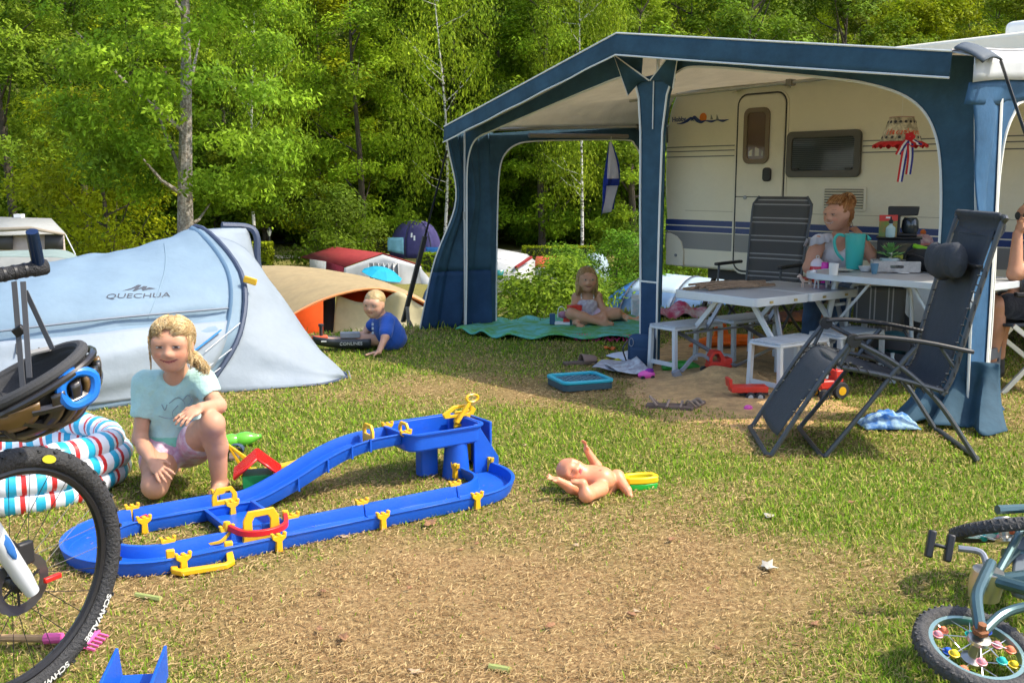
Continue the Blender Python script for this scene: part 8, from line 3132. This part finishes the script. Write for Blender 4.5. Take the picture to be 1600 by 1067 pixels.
# ------------------------------------------------------------------ boy with the model boat
SK2 = (.60, .34, .22)
root = V((-1.08, 8.2, H0(-1.1, 8.2)))
b_ = thing('person', 'small blond boy in a bright blue t-shirt sitting beside a model boat', 'person', root)
S = Body(.006)
hc, hh = K(585, 476, 8.10), .205
M2 = headmat((-.38, -1, -.12))
P2 = add_head(S, hc, hh, M2, SK2, (.40, .28, .15), (.48, .17, .14), .9, False, (.05, .06, .08), .7, .95)
neck, pel = K(597, 497, 8.20), K(611, 533, 8.26)
pel.z = .09
chest = K(602, 509, 8.21)
S.cap(hc + M2 @ V((0, -.06, -.05)), neck, .04, .042, SK2, .03)
S.ell(chest, (.085, .095, .10), SK2, .04)
S.ell(pel, (.11, .12, .09), SK2, .05)
sN, sF = K(605, 503, 8.08), K(590, 502, 8.30)
S.cap(sN, sF, .038, .038, SK2, .04)
eN, wN = K(602, 526, 7.96), K(592, 546, 7.88)
wN.z = .035
limb(S, [sN, eN, wN], [.036, .030, .021], SK2)
add_hand(S, wN, V((-1, -.2, -.12)), V((0, 0, -1)), .72, SK2, .12, 1, .3)
eF, wF = K(575, 514, 8.30), K(564, 528, 8.23)
limb(S, [sF, eF, wF], [.036, .030, .021], SK2)
add_hand(S, wF, V((-.7, -.1, -.6)), V((.3, 0, -1)), .72, SK2, .5, -1)
for s_, sd in ((-1, .10), (1, -.02)):
    h_ = pel + V((-.03, s_ * .06, 0))
    k_ = pel + V((-.25, s_ * .10 + .07, -.015))
    a_ = pel + V((-.30, s_ * .05 + .08, -.05)) + V((-.16 if s_ > 0 else .02, .04, 0))
    limb(S, [h_, k_, a_], [.058, .042, .03], SK2)
    S.chain([a_, a_ + V((-.09, 0, .01))], [.03, .022], SK2, .02)
mobj('body', S.mesh('body'), m_skin, b_)
BL = (.012, .085, .42)
T = Body(.006)
T.ell(chest + V((.005, 0, 0)), (.105, .115, .11), BL, .04)
T.ell(lerp(chest, pel, .55) + V((.012, 0, -.01)), (.115, .13, .11), BL, .05)
T.ell(pel + V((.01, 0, -.01)), (.118, .13, .095), BL, .04)
T.cap(sN, sF, .052, .052, BL, .04)
T.cap(sN, lerp(sN, eN, .72), .05, .056, BL, .03)
T.cap(sF, lerp(sF, eF, .62), .05, .052, BL, .03)
T.ell(neck + V((-.035, -.045, .05)), (.055, .055, .055), None, .01, sub=True)
t1 = mobj('t_shirt', T.mesh('t_shirt', ripple=sine_ripple(.0025, 45, 2.0)), m_cloth, b_)
for k in range(3):
    MB().box(chest + V((-.095, -.05 + .0 * k, .02 - .035 * k)), (.006, .03, .02), (0, .2, .5)).build('shirt_print', mat('print_white', (.6, .66, .72), .8), t1)
Hh = Body(.006)
Rm2 = [[M2[i][j] for j in range(3)] for i in range(3)]
HC2 = [(.44, .31, .14), (.55, .41, .21), (.34, .23, .10)]
Hh.ell(P2(0, -.09, .18), [q * hh for q in (.40, .455, .39)], HC2[0], .02, Rm2)
Hh.ell(P2(0, .50, -.27), [q * hh for q in (.34, .34, .42)], None, .02, Rm2, sub=True)
Hh.ell(P2(0, 0, -.60), [q * hh for q in (.7, .8, .5)], None, .02, Rm2, sub=True)
hair = mobj('hair', Hh.mesh('hair', ripple=sine_ripple(.002, 140, .5)), m_hairm, b_)


def short(g):
    a = g.uniform(-3.1, 3.1)
    e0 = g.uniform(.5, 1.5)
    return [V(P2(.39 * math.cos(e0 - .14 * k) * math.sin(a), -.08 + .44 * math.cos(e0 - .14 * k) * math.cos(a), .16 + .375 * math.sin(e0 - .14 * k) + .004 * k)) for k in range(4) if not (math.cos(a) > .3 and e0 - .14 * k < .35)] or [V(P2(0, 0, .53)), V(P2(.01, 0, .53))]


strands('hair_tufts', hair, None, short, 500, .0016, HC2, 3)

# ------------------------------------------------------------------ girl on the blanket
SK3 = (.58, .31, .18)
root = V((.70, 9.36, H0(.7, 9.36) + .045))
c_g = thing('person', 'girl with long light brown hair sitting cross legged on the blanket', 'person', root)
S = Body(.006)
hc, hh = K(917, 437, 9.34), .215
M3 = headmat((.12, -1, -.05))
P3 = add_head(S, hc, hh, M3, SK3, (.25, .14, .05), (.48, .15, .12), .9, False, (.04, .04, .04), .7, .95)
neck, chest, belly = K(917, 459, 9.38), K(917, 472, 9.40), K(916, 488, 9.42)
pel = K(917, 503, 9.45)
pel.z = .085
S.cap(hc + M3 @ V((0, -.06, -.05)), neck, .038, .042, SK3, .03)
S.ell(chest, (.098, .07, .09), SK3, .04)
S.ell(belly, (.088, .068, .08), SK3, .05)
S.ell(pel, (.115, .095, .085), SK3, .05)
s1, s2 = K(900, 464, 9.39), K(934, 462, 9.39)
S.cap(s1, s2, .038, .038, SK3, .04)
e1, w1 = K(894, 490, 9.36), K(903, 507, 9.18)
e2, w2 = K(943, 486, 9.36), K(946, 500, 9.20)
limb(S, [s1, e1, w1], [.035, .028, .021], SK3)
limb(S, [s2, e2, w2], [.035, .028, .021], SK3)
add_hand(S, w1, V((.4, -.5, -.6)), V((.3, .5, -.8)), .75, SK3, .5, 1)
add_hand(S, w2, V((-.2, -.3, -1)), V((0, 1, -.2)), .75, SK3, .4, -1)
k1, k2 = pel + V((-.16, -.20, .03)), pel + V((.26, -.12, .02))
a1, a2 = pel + V((.12, -.24, -.05)), pel + V((-.04, -.20, -.045))
limb(S, [pel + V((-.06, -.01, 0)), k1, lerp(k1, a1, .4), a1], [.070, .050, .046, .028], SK3)
limb(S, [pel + V((.06, -.01, .01)), k2, lerp(k2, a2, .4), a2], [.070, .052, .047, .028], SK3)
S.chain([a1, a1 + V((.09, .0, -.01))], [.028, .02], SK3, .02)
S.chain([a2, a2 + V((-.09, -.02, -.01))], [.028, .02], SK3, .02)
mobj('body', S.mesh('body'), m_skin, c_g)
T = Body(.006)
WT = (.62, .60, .60)
T.ell(chest + V((0, -.003, -.012)), (.107, .08, .075), WT, .03)
T.ell(belly, (.102, .084, .085), WT, .05)
T.ell(belly + V((0, 0, -.045)), (.108, .09, .05), WT, .04)
T.ell(chest + V((0, -.02, .085)), (.055, .09, .06), None, .01, sub=True)
tt = mobj('tank_top', T.mesh('tank_top', ripple=sine_ripple(.002, 60, 2.0)), mat('top_print', (.62, .60, .60), .9, col2=(.42, .36, .42), nscale=30), c_g)
for x in (-.055, .055):
    MB().tube(spline([chest + V((x, -.078, .04)), chest + V((x * 1.1, -.045, .105)), chest + V((x * 1.05, .03, .11))], 4), .006, 6, flat=.5).build('shoulder_strap', m_wht, tt)
Q_ = Body(.006)
Q_.ell(pel, (.125, .105, .088), PK, .04)
Q_.cap(pel + V((-.06, -.01, 0)), lerp(pel + V((-.06, -.01, 0)), k1, .5), .080, .074, (.60, .46, .54), .03)
Q_.cap(pel + V((.06, -.01, 0)), lerp(pel + V((.06, -.01, 0)), k2, .35), .080, .076, (.60, .46, .54), .03)
mobj('shorts', Q_.mesh('shorts'), m_cloth, c_g)
HC3 = [(.30, .17, .06), (.42, .26, .10), (.22, .12, .045), (.50, .33, .14)]
Rm3 = [[M3[i][j] for j in range(3)] for i in range(3)]
Hh = Body(.006)
Hh.ell(P3(0, -.10, .16), [q * hh for q in (.40, .45, .40)], HC3[0], .02, Rm3)
Hh.ell(P3(0, -.22, -.25), [q * hh for q in (.38, .26, .45)], HC3[0], .05, Rm3)
Hh.ell(P3(-.36, .02, -.35), [q * hh for q in (.13, .16, .42)], HC3[1], .05, Rm3)
Hh.ell(P3(.36, .0, -.30), [q * hh for q in (.11, .15, .36)], HC3[1], .05, Rm3)
Hh.ell(P3(.03, .46, -.14), [q * hh for q in (.27, .36, .46)], None, .02, Rm3, sub=True)
hair = mobj('hair', Hh.mesh('hair', ripple=sine_ripple(.003, 120, .5)), m_hairm, c_g)


def longh(g):
    a = g.uniform(.55, 3.1) * g.choice((-1, 1))
    ph = g.uniform(0, 6)
    L_ = g.uniform(.8, 1.25)
    pts = []
    for k in range(9):
        t_ = k / 8 * L_
        if t_ < .45:
            el_ = 1.4 - t_ * 3.0
            p = V((.41 * math.cos(el_) * math.sin(a), -.08 + .46 * math.cos(el_) * math.cos(a), .16 + .40 * math.sin(el_)))
        else:
            p = V((.42 * math.sin(a) * (1 + .06 * math.sin(t_ * 9 + ph)), -.08 + .44 * math.cos(a) + .03 * math.sin(t_ * 7 + ph), .16 - (t_ - .43) * 1.15))
        pts.append(V(P3(*p)))
    return pts


strands('hair_strands', hair, None, longh, 450, .002, HC3, 6)

# ------------------------------------------------------------------ woman at the table
SK4 = (.62, .32, .21)
root = V((2.52, 8.02, 0))
w_ = thing('person', 'laughing woman with reddish hair bun and white top sitting at the table', 'person', root)
S = Body(.005)
hc, hh = K(1309, 336, 7.86), .232
M4 = headmat((-1, -.62, -.05))
P4 = add_head(S, hc, hh, M4, SK4, (.22, .09, .03), (.45, .10, .09), 1.0, True, (.05, .04, .04), 1.05, .6)
neck, chest, belly = K(1314, 368, 7.94), K(1306, 397, 7.98), K(1302, 432, 8.0)
pel = V((.02, .06, .50))
S.cap(hc + M4 @ V((0, -.06, -.05)), neck, .052, .055, SK4, .04)
S.ell(chest, (.16, .11, .13), SK4, .05)
S.ell(belly, (.15, .115, .13), SK4, .06)
s1, s2 = K(1280, 379, 7.88), K(1340, 375, 8.02)
S.cap(s1, s2, .058, .055, SK4, .05)
e1 = K(1264, 418, 7.82)
w1 = K(1300, 428, 7.60)
limb(S, [s1, lerp(s1, e1, .5), e1, w1], [.060, .055, .045, .028], SK4)
add_hand(S, w1, V((.7, -.5, -.05)), V((0, 0, -1)), .95, SK4, .25, 1)
e2, w2 = K(1366, 404, 7.80), K(1346, 370, 7.92)
limb(S, [s2, e2, w2], [.056, .045, .028], SK4)
add_hand(S, w2, K(1333, 354, 7.96) - w2, V((-.5, .8, .3)), .8, SK4, .55, 1)
mobj('body', S.mesh('body'), m_skin, w_)
T = Body(.0065)
WH = (.70, .70, .74)
T.ell(chest + V((0, 0, -.005)), (.172, .125, .125), WH, .05)
T.ell(chest + V((-.05, -.085, -.015)), (.075, .06, .07), WH, .05)
T.ell(chest + V((.06, -.08, -.015)), (.075, .06, .07), WH, .05)
T.ell(belly, (.170, .132, .14), WH, .06)
T.ell(belly + V((-.02, 0, -.12)), (.20, .15, .10), WH, .06)
T.cap(s1, s2, .066, .062, WH, .04)
T.ell(neck + V((-.02, -.085, .0)), (.065, .09, .12), None, .015, sub=True)
T.ell(s1 + V((-.06, -.02, -.05)), (.05, .07, .07), None, .015, sub=True)
tp4 = mobj('white_top', T.mesh('white_top', ripple=sine_ripple(.003, 38, 2.0)), m_cloth, w_)
b = MB()
b.grid(lambda a, c: s1 + V((-.02 + .085 * math.sin(a * 5.2 - 1.2) * (1 + .25 * c), -.03 + .07 * math.cos(a * 5.2 - 1.2) * (1 + .25 * c) + .008 * math.sin(a * 60), .045 - .055 * c - .02 * math.cos(a * 5.2) + .006 * math.sin(a * 50))), 60, 3)
b.build('sleeve_frill', fabric('white_frill', (.70, .70, .74), .25), tp4, solid=.002)
J_ = Body(.0075)
JB = (.06, .12, .23)
J_.ell(pel, (.19, .16, .11), JB, .04)
for s_, kx in ((-1, -.24), (1, -.02)):
    k_ = V((kx - .02, -.40, .50))
    J_.chain([tuple(pel + V((s_ * .09, -.02, 0))), tuple(k_), tuple(V((kx - .04, -.36, .10)))], [.095, .075, .055], JB, .03)
    S2_ = V((kx - .05, -.42, .045))
    J_.chain([tuple(V((kx - .04, -.36, .08))), tuple(S2_), tuple(S2_ + V((-.02, -.12, -.01)))], [.045, .04, .03], (.05, .05, .06), .02)
mobj('jeans', J_.mesh('jeans', ripple=sine_ripple(.003, 40, 1.0)), mat('denim', (1, 1, 1), .9, attr='col', noise=.2, nscale=10), w_)
HC4 = [(.30, .115, .03), (.42, .19, .06), (.22, .08, .02), (.50, .26, .10)]
Rm4 = [[M4[i][j] for j in range(3)] for i in range(3)]
Hh = Body(.0065)
Hh.ell(P4(0, -.12, .17), [q * hh for q in (.40, .44, .38)], HC4[0], .02, Rm4)
Hh.ell(P4(0, -.30, -.05), [q * hh for q in (.32, .24, .33)], HC4[0], .04, Rm4)
Hh.ell(P4(0, -.42, .42), [q * hh for q in (.24, .25, .22)], HC4[1], .04, Rm4)
Hh.ell(P4(0, .50, -.0), [q * hh for q in (.45, .46, .44)], None, .02, Rm4, sub=True)
Hh.ell(P4(0, .35, -.5), [q * hh for q in (.6, .5, .4)], None, .02, Rm4, sub=True)
hair = mobj('hair', Hh.mesh('hair', ripple=sine_ripple(.004, 110, .5)), m_hairm, w_)


def swept(g):
    a = g.uniform(-1.9, 1.9)
    st = V((.38 * math.sin(a), .06 + .26 * math.cos(a), .38 if abs(a) < .9 else .10))
    en = V((g.uniform(-.12, .12), -.42 + g.uniform(-.1, .1), .42 + g.uniform(-.1, .1)))
    ph = g.uniform(0, 6)
    return [V(P4(*(lambda p: p * (1 + .0))(V((lerp(st.x, en.x, t_) * (1 + .25 * math.sin(math.pi * t_)), lerp(st.y, en.y, t_), lerp(st.z, en.z, t_) + .20 * math.sin(math.pi * t_) + .012 * math.sin(t_ * 20 + ph)))))) for t_ in [k / 7 for k in range(8)]]


strands('swept_hair', hair, None, swept, 330, .002, HC4, 4)


def bunf(g):
    a = g.uniform(0, 6.3)
    q = V((g.uniform(-1, 1), g.uniform(-1, 1), g.uniform(-1, 1))).normalized()
    _, s_, u_ = frame(q)
    rr = g.uniform(.20, .30)
    return [V(P4(*(V((0, -.44, .42)) + s_ * (rr * math.cos(a + k * .5)) + u_ * (rr * math.sin(a + k * .5)) + q * .04 * math.sin(k)))) for k in range(7)]


strands('hair_bun', hair, None, bunf, 120, .0032, HC4, 9)


def neckc(g):
    ph = g.uniform(0, 6)
    x0, y0 = g.uniform(-.3, .3), g.uniform(-.45, -.1)
    return [V(P4(x0 + .04 * math.sin(k * 1.5 + ph), y0 + .04 * math.cos(k * 1.4 + ph), -.02 - .075 * k)) for k in range(6)]


strands('neck_curls', hair, None, neckc, 70, .003, HC4, 12)

# ------------------------------------------------------------------ man at the right edge
SK5 = (.52, .25, .14)
root = V((3.42, 6.78, 0))
mn = thing('person', 'seated man in black shorts resting his chin on his hand, cut by the right edge', 'person', root)
S = Body(.007)
hc, hh = K(1617, 338, 6.72), .235
M5 = headmat((-1, -.25, -.05))
P5 = add_head(S, hc, hh, M5, SK5, (.06, .04, .03), (.35, .12, .10), .2, False, (.03, .03, .03), 1.1, .8)
neck, chest = K(1637, 385, 6.78), K(1642, 420, 6.78)
pel = V((.10, .0, .53))
S.cap(hc + M5 @ V((0, -.06, -.05)), neck, .06, .06, SK5, .04)
S.ell(chest, (.13, .19, .17), SK5, .05)
s1, s2 = chest + V((-.02, -.19, .10)), chest + V((-.02, .19, .10))
S.cap(s1, s2, .065, .065, SK5, .05)
e1, w1 = K(1586, 428, 6.55), K(1590, 366, 6.60)
limb(S, [s1, e1, w1], [.062, .048, .030], SK5)
add_hand(S, w1, K(1597, 342, 6.62) - w1, V((1, .2, .1)), 1.0, SK5, .7, -1)
e2, w2 = chest + V((-.12, .20, -.16)), K(1582, 458, 6.75)
limb(S, [s2, e2, w2], [.062, .048, .030], SK5)
add_hand(S, w2, V((-1, -.2, -.25)), V((0, -.2, -1)), 1.0, SK5, .5, 1)
knees = [K(1556, 478, 6.62), K(1560, 472, 6.95)]
for i, kn in enumerate(knees):
    an = V((kn.x - .02 + .05 * i, kn.y + .02, .10))
    limb(S, [pel + V((0, -.10 + .2 * i, 0)), kn, lerp(kn, an, .35) + V((.02, 0, 0)), an], [.085, .062, .058, .038], SK5)
    ft_p = V((an.x, an.y, .05))
    S.chain([tuple(an + V((0, 0, .08))), tuple(an), tuple(ft_p), tuple(ft_p + V((-.16, 0, -.015)))], [.042, .045, .048, .038], (.018, .018, .02), .02)
mobj('body', S.mesh('body'), m_skin, mn)
Q_ = Body(.0075)
BS = (.018, .02, .028)
Q_.ell(pel, (.17, .19, .12), BS, .04)
for i, kn in enumerate(knees):
    Q_.cap(pel + V((0, -.10 + .2 * i, 0)), lerp(pel + V((0, -.1 + .2 * i, 0)), kn, .82), .100, .082, BS, .04)
mobj('shorts', Q_.mesh('shorts', ripple=sine_ripple(.003, 40, 1.0)), m_cloth, mn)
Q_ = Body(.0075)
TS = (.20, .22, .25)
Q_.ell(chest, (.145, .205, .18), TS, .05)
Q_.ell(lerp(chest, pel, .6), (.145, .18, .17), TS, .06)
Q_.cap(s1, s2, .075, .075, TS, .04)
for s_, e_ in ((s1, e1), (s2, e2)):
    Q_.cap(s_, lerp(s_, e_, .4), .075, .072, TS, .03)
Q_.ell(neck + V((-.05, 0, .06)), (.09, .09, .08), None, .02, sub=True)
mobj('t_shirt', Q_.mesh('t_shirt', ripple=sine_ripple(.003, 36, 1.0)), m_cloth, mn)
Hh = Body(.0075)
Rm5 = [[M5[i][j] for j in range(3)] for i in range(3)]
Hh.ell(P5(0, -.10, .17), [q * hh for q in (.385, .435, .37)], (.04, .025, .018), .02, Rm5)
Hh.ell(P5(0, .46, -.16), [q * hh for q in (.36, .36, .44)], None, .02, Rm5, sub=True)
Hh.ell(P5(0, 0, -.62), [q * hh for q in (.7, .8, .5)], None, .02, Rm5, sub=True)
mobj('hair', Hh.mesh('hair', ripple=sine_ripple(.002, 130, .5)), m_hairm, mn)
gl = MB()
for s_ in (-1, 1):
    gl.lathe([(.0, .004), (.026, .002), (.028, -.004), (0, -.005)], P5(s_ * .16, .42, .03), 14, axis=tuple(M5 @ V((0, 1, 0))))
    gl.tube([P5(s_ * .27, .38, .05), P5(s_ * .37, .0, .05)], .003, 5)
gl.tube([P5(-.06, .45, .05), P5(.06, .45, .05)], .003, 5)
gl.build('sunglasses', m_black, mn)
pf = V(w2) + V((-.10, -.03, -.01))
ph_ = MB().box((0, 0, 0), (.145, .07, .009)).build('smartphone', m_black, None, bevel=.003)
ph_.location = root + pf
ph_.rotation_euler = (.1, .3, .2)
tag(ph_, 'dark smartphone held in the hand of the seated man', 'phone')

# ------------------------------------------------------------------ baby doll
DS = (.74, .30, .155)
root = V((.36, 4.33, 0))
dl = thing('baby_doll', 'naked vinyl baby doll lying on its back with arms and legs raised', 'doll', root)
S = Body(.0035)
hc, hh = K(893, 737, 4.36), .138
hc.z = .092
Mx = headmat((.10, -.88, .47), (-.9, .0, .45))
Pd = add_head(S, hc, hh, Mx, DS, (.5, .25, .15), (.62, .18, .14), .1, False, (.1, .1, .12), .7, .8, closed=True)
ch_ = K(920, 752, 4.36)
ch_.z = .065
bl_ = K(940, 762, 4.34)
bl_.z = .062
S.cap(hc + V((.02, -.01, -.012)), ch_, .032, .04, DS, .02)
S.ell(ch_, (.058, .055, .05), DS, .03)
S.ell(bl_, (.058, .058, .056), DS, .03)
sU, eU, hU = K(928, 742, 4.46), K(932, 728, 4.47), K(917, 703, 4.46)
limb(S, [sU, lerp(sU, eU, .6), eU, hU], [.024, .025, .023, .015], DS, .012)
add_hand(S, hU, V((-.25, 0, .9)), V((-.8, -.4, 0)), .36, DS, .35, 1, .35)
sD, eD, hD = K(908, 768, 4.27), K(892, 762, 4.24), K(872, 750, 4.22)
limb(S, [sD, eD, hD], [.024, .024, .015], DS, .012)
add_hand(S, hD, V((-.9, 0, .3)), V((0, -.4, .9)), .36, DS, .3, -1, .35)
h1, k1, f1 = K(945, 770, 4.36), K(964, 745, 4.38), K(980, 766, 4.31)
limb(S, [h1, k1, f1], [.036, .031, .019], DS, .014)
S.chain([f1, f1 + V((.012, -.02, -.025))], [.018, .014], DS, .01)
for k in range(5):
    S.cap(f1 + V((.006 + .003 * k, -.02 - .002 * k, -.025)), f1 + V((.004 + .005 * k, -.032, -.032)), .0055, .005, DS, .003)
h2, k2, f2 = K(938, 780, 4.27), K(916, 782, 4.18), K(910, 755, 4.19)
h2.z = max(.04, h2.z)
k2.z = max(.04, k2.z)
limb(S, [h2, k2, f2], [.036, .030, .019], DS, .014)
S.chain([f2, f2 + V((-.035, -.005, .008))], [.018, .013], DS, .01)
for k in range(5):
    S.cap(f2 + V((-.033, -.012 + .006 * k, .006)), f2 + V((-.045, -.014 + .007 * k, .010)), .0055, .005, DS, .003)
S.ell(Pd(0, .42, -.20), (.010, .010, .010), (.4, .06, .05), .004, paint=True)
S.ell(bl_ + V((-.012, -.03, .048)), (.006, .006, .006), (.45, .16, .08), .003, paint=True)
mobj('body', S.mesh('body'), m_doll, dl)
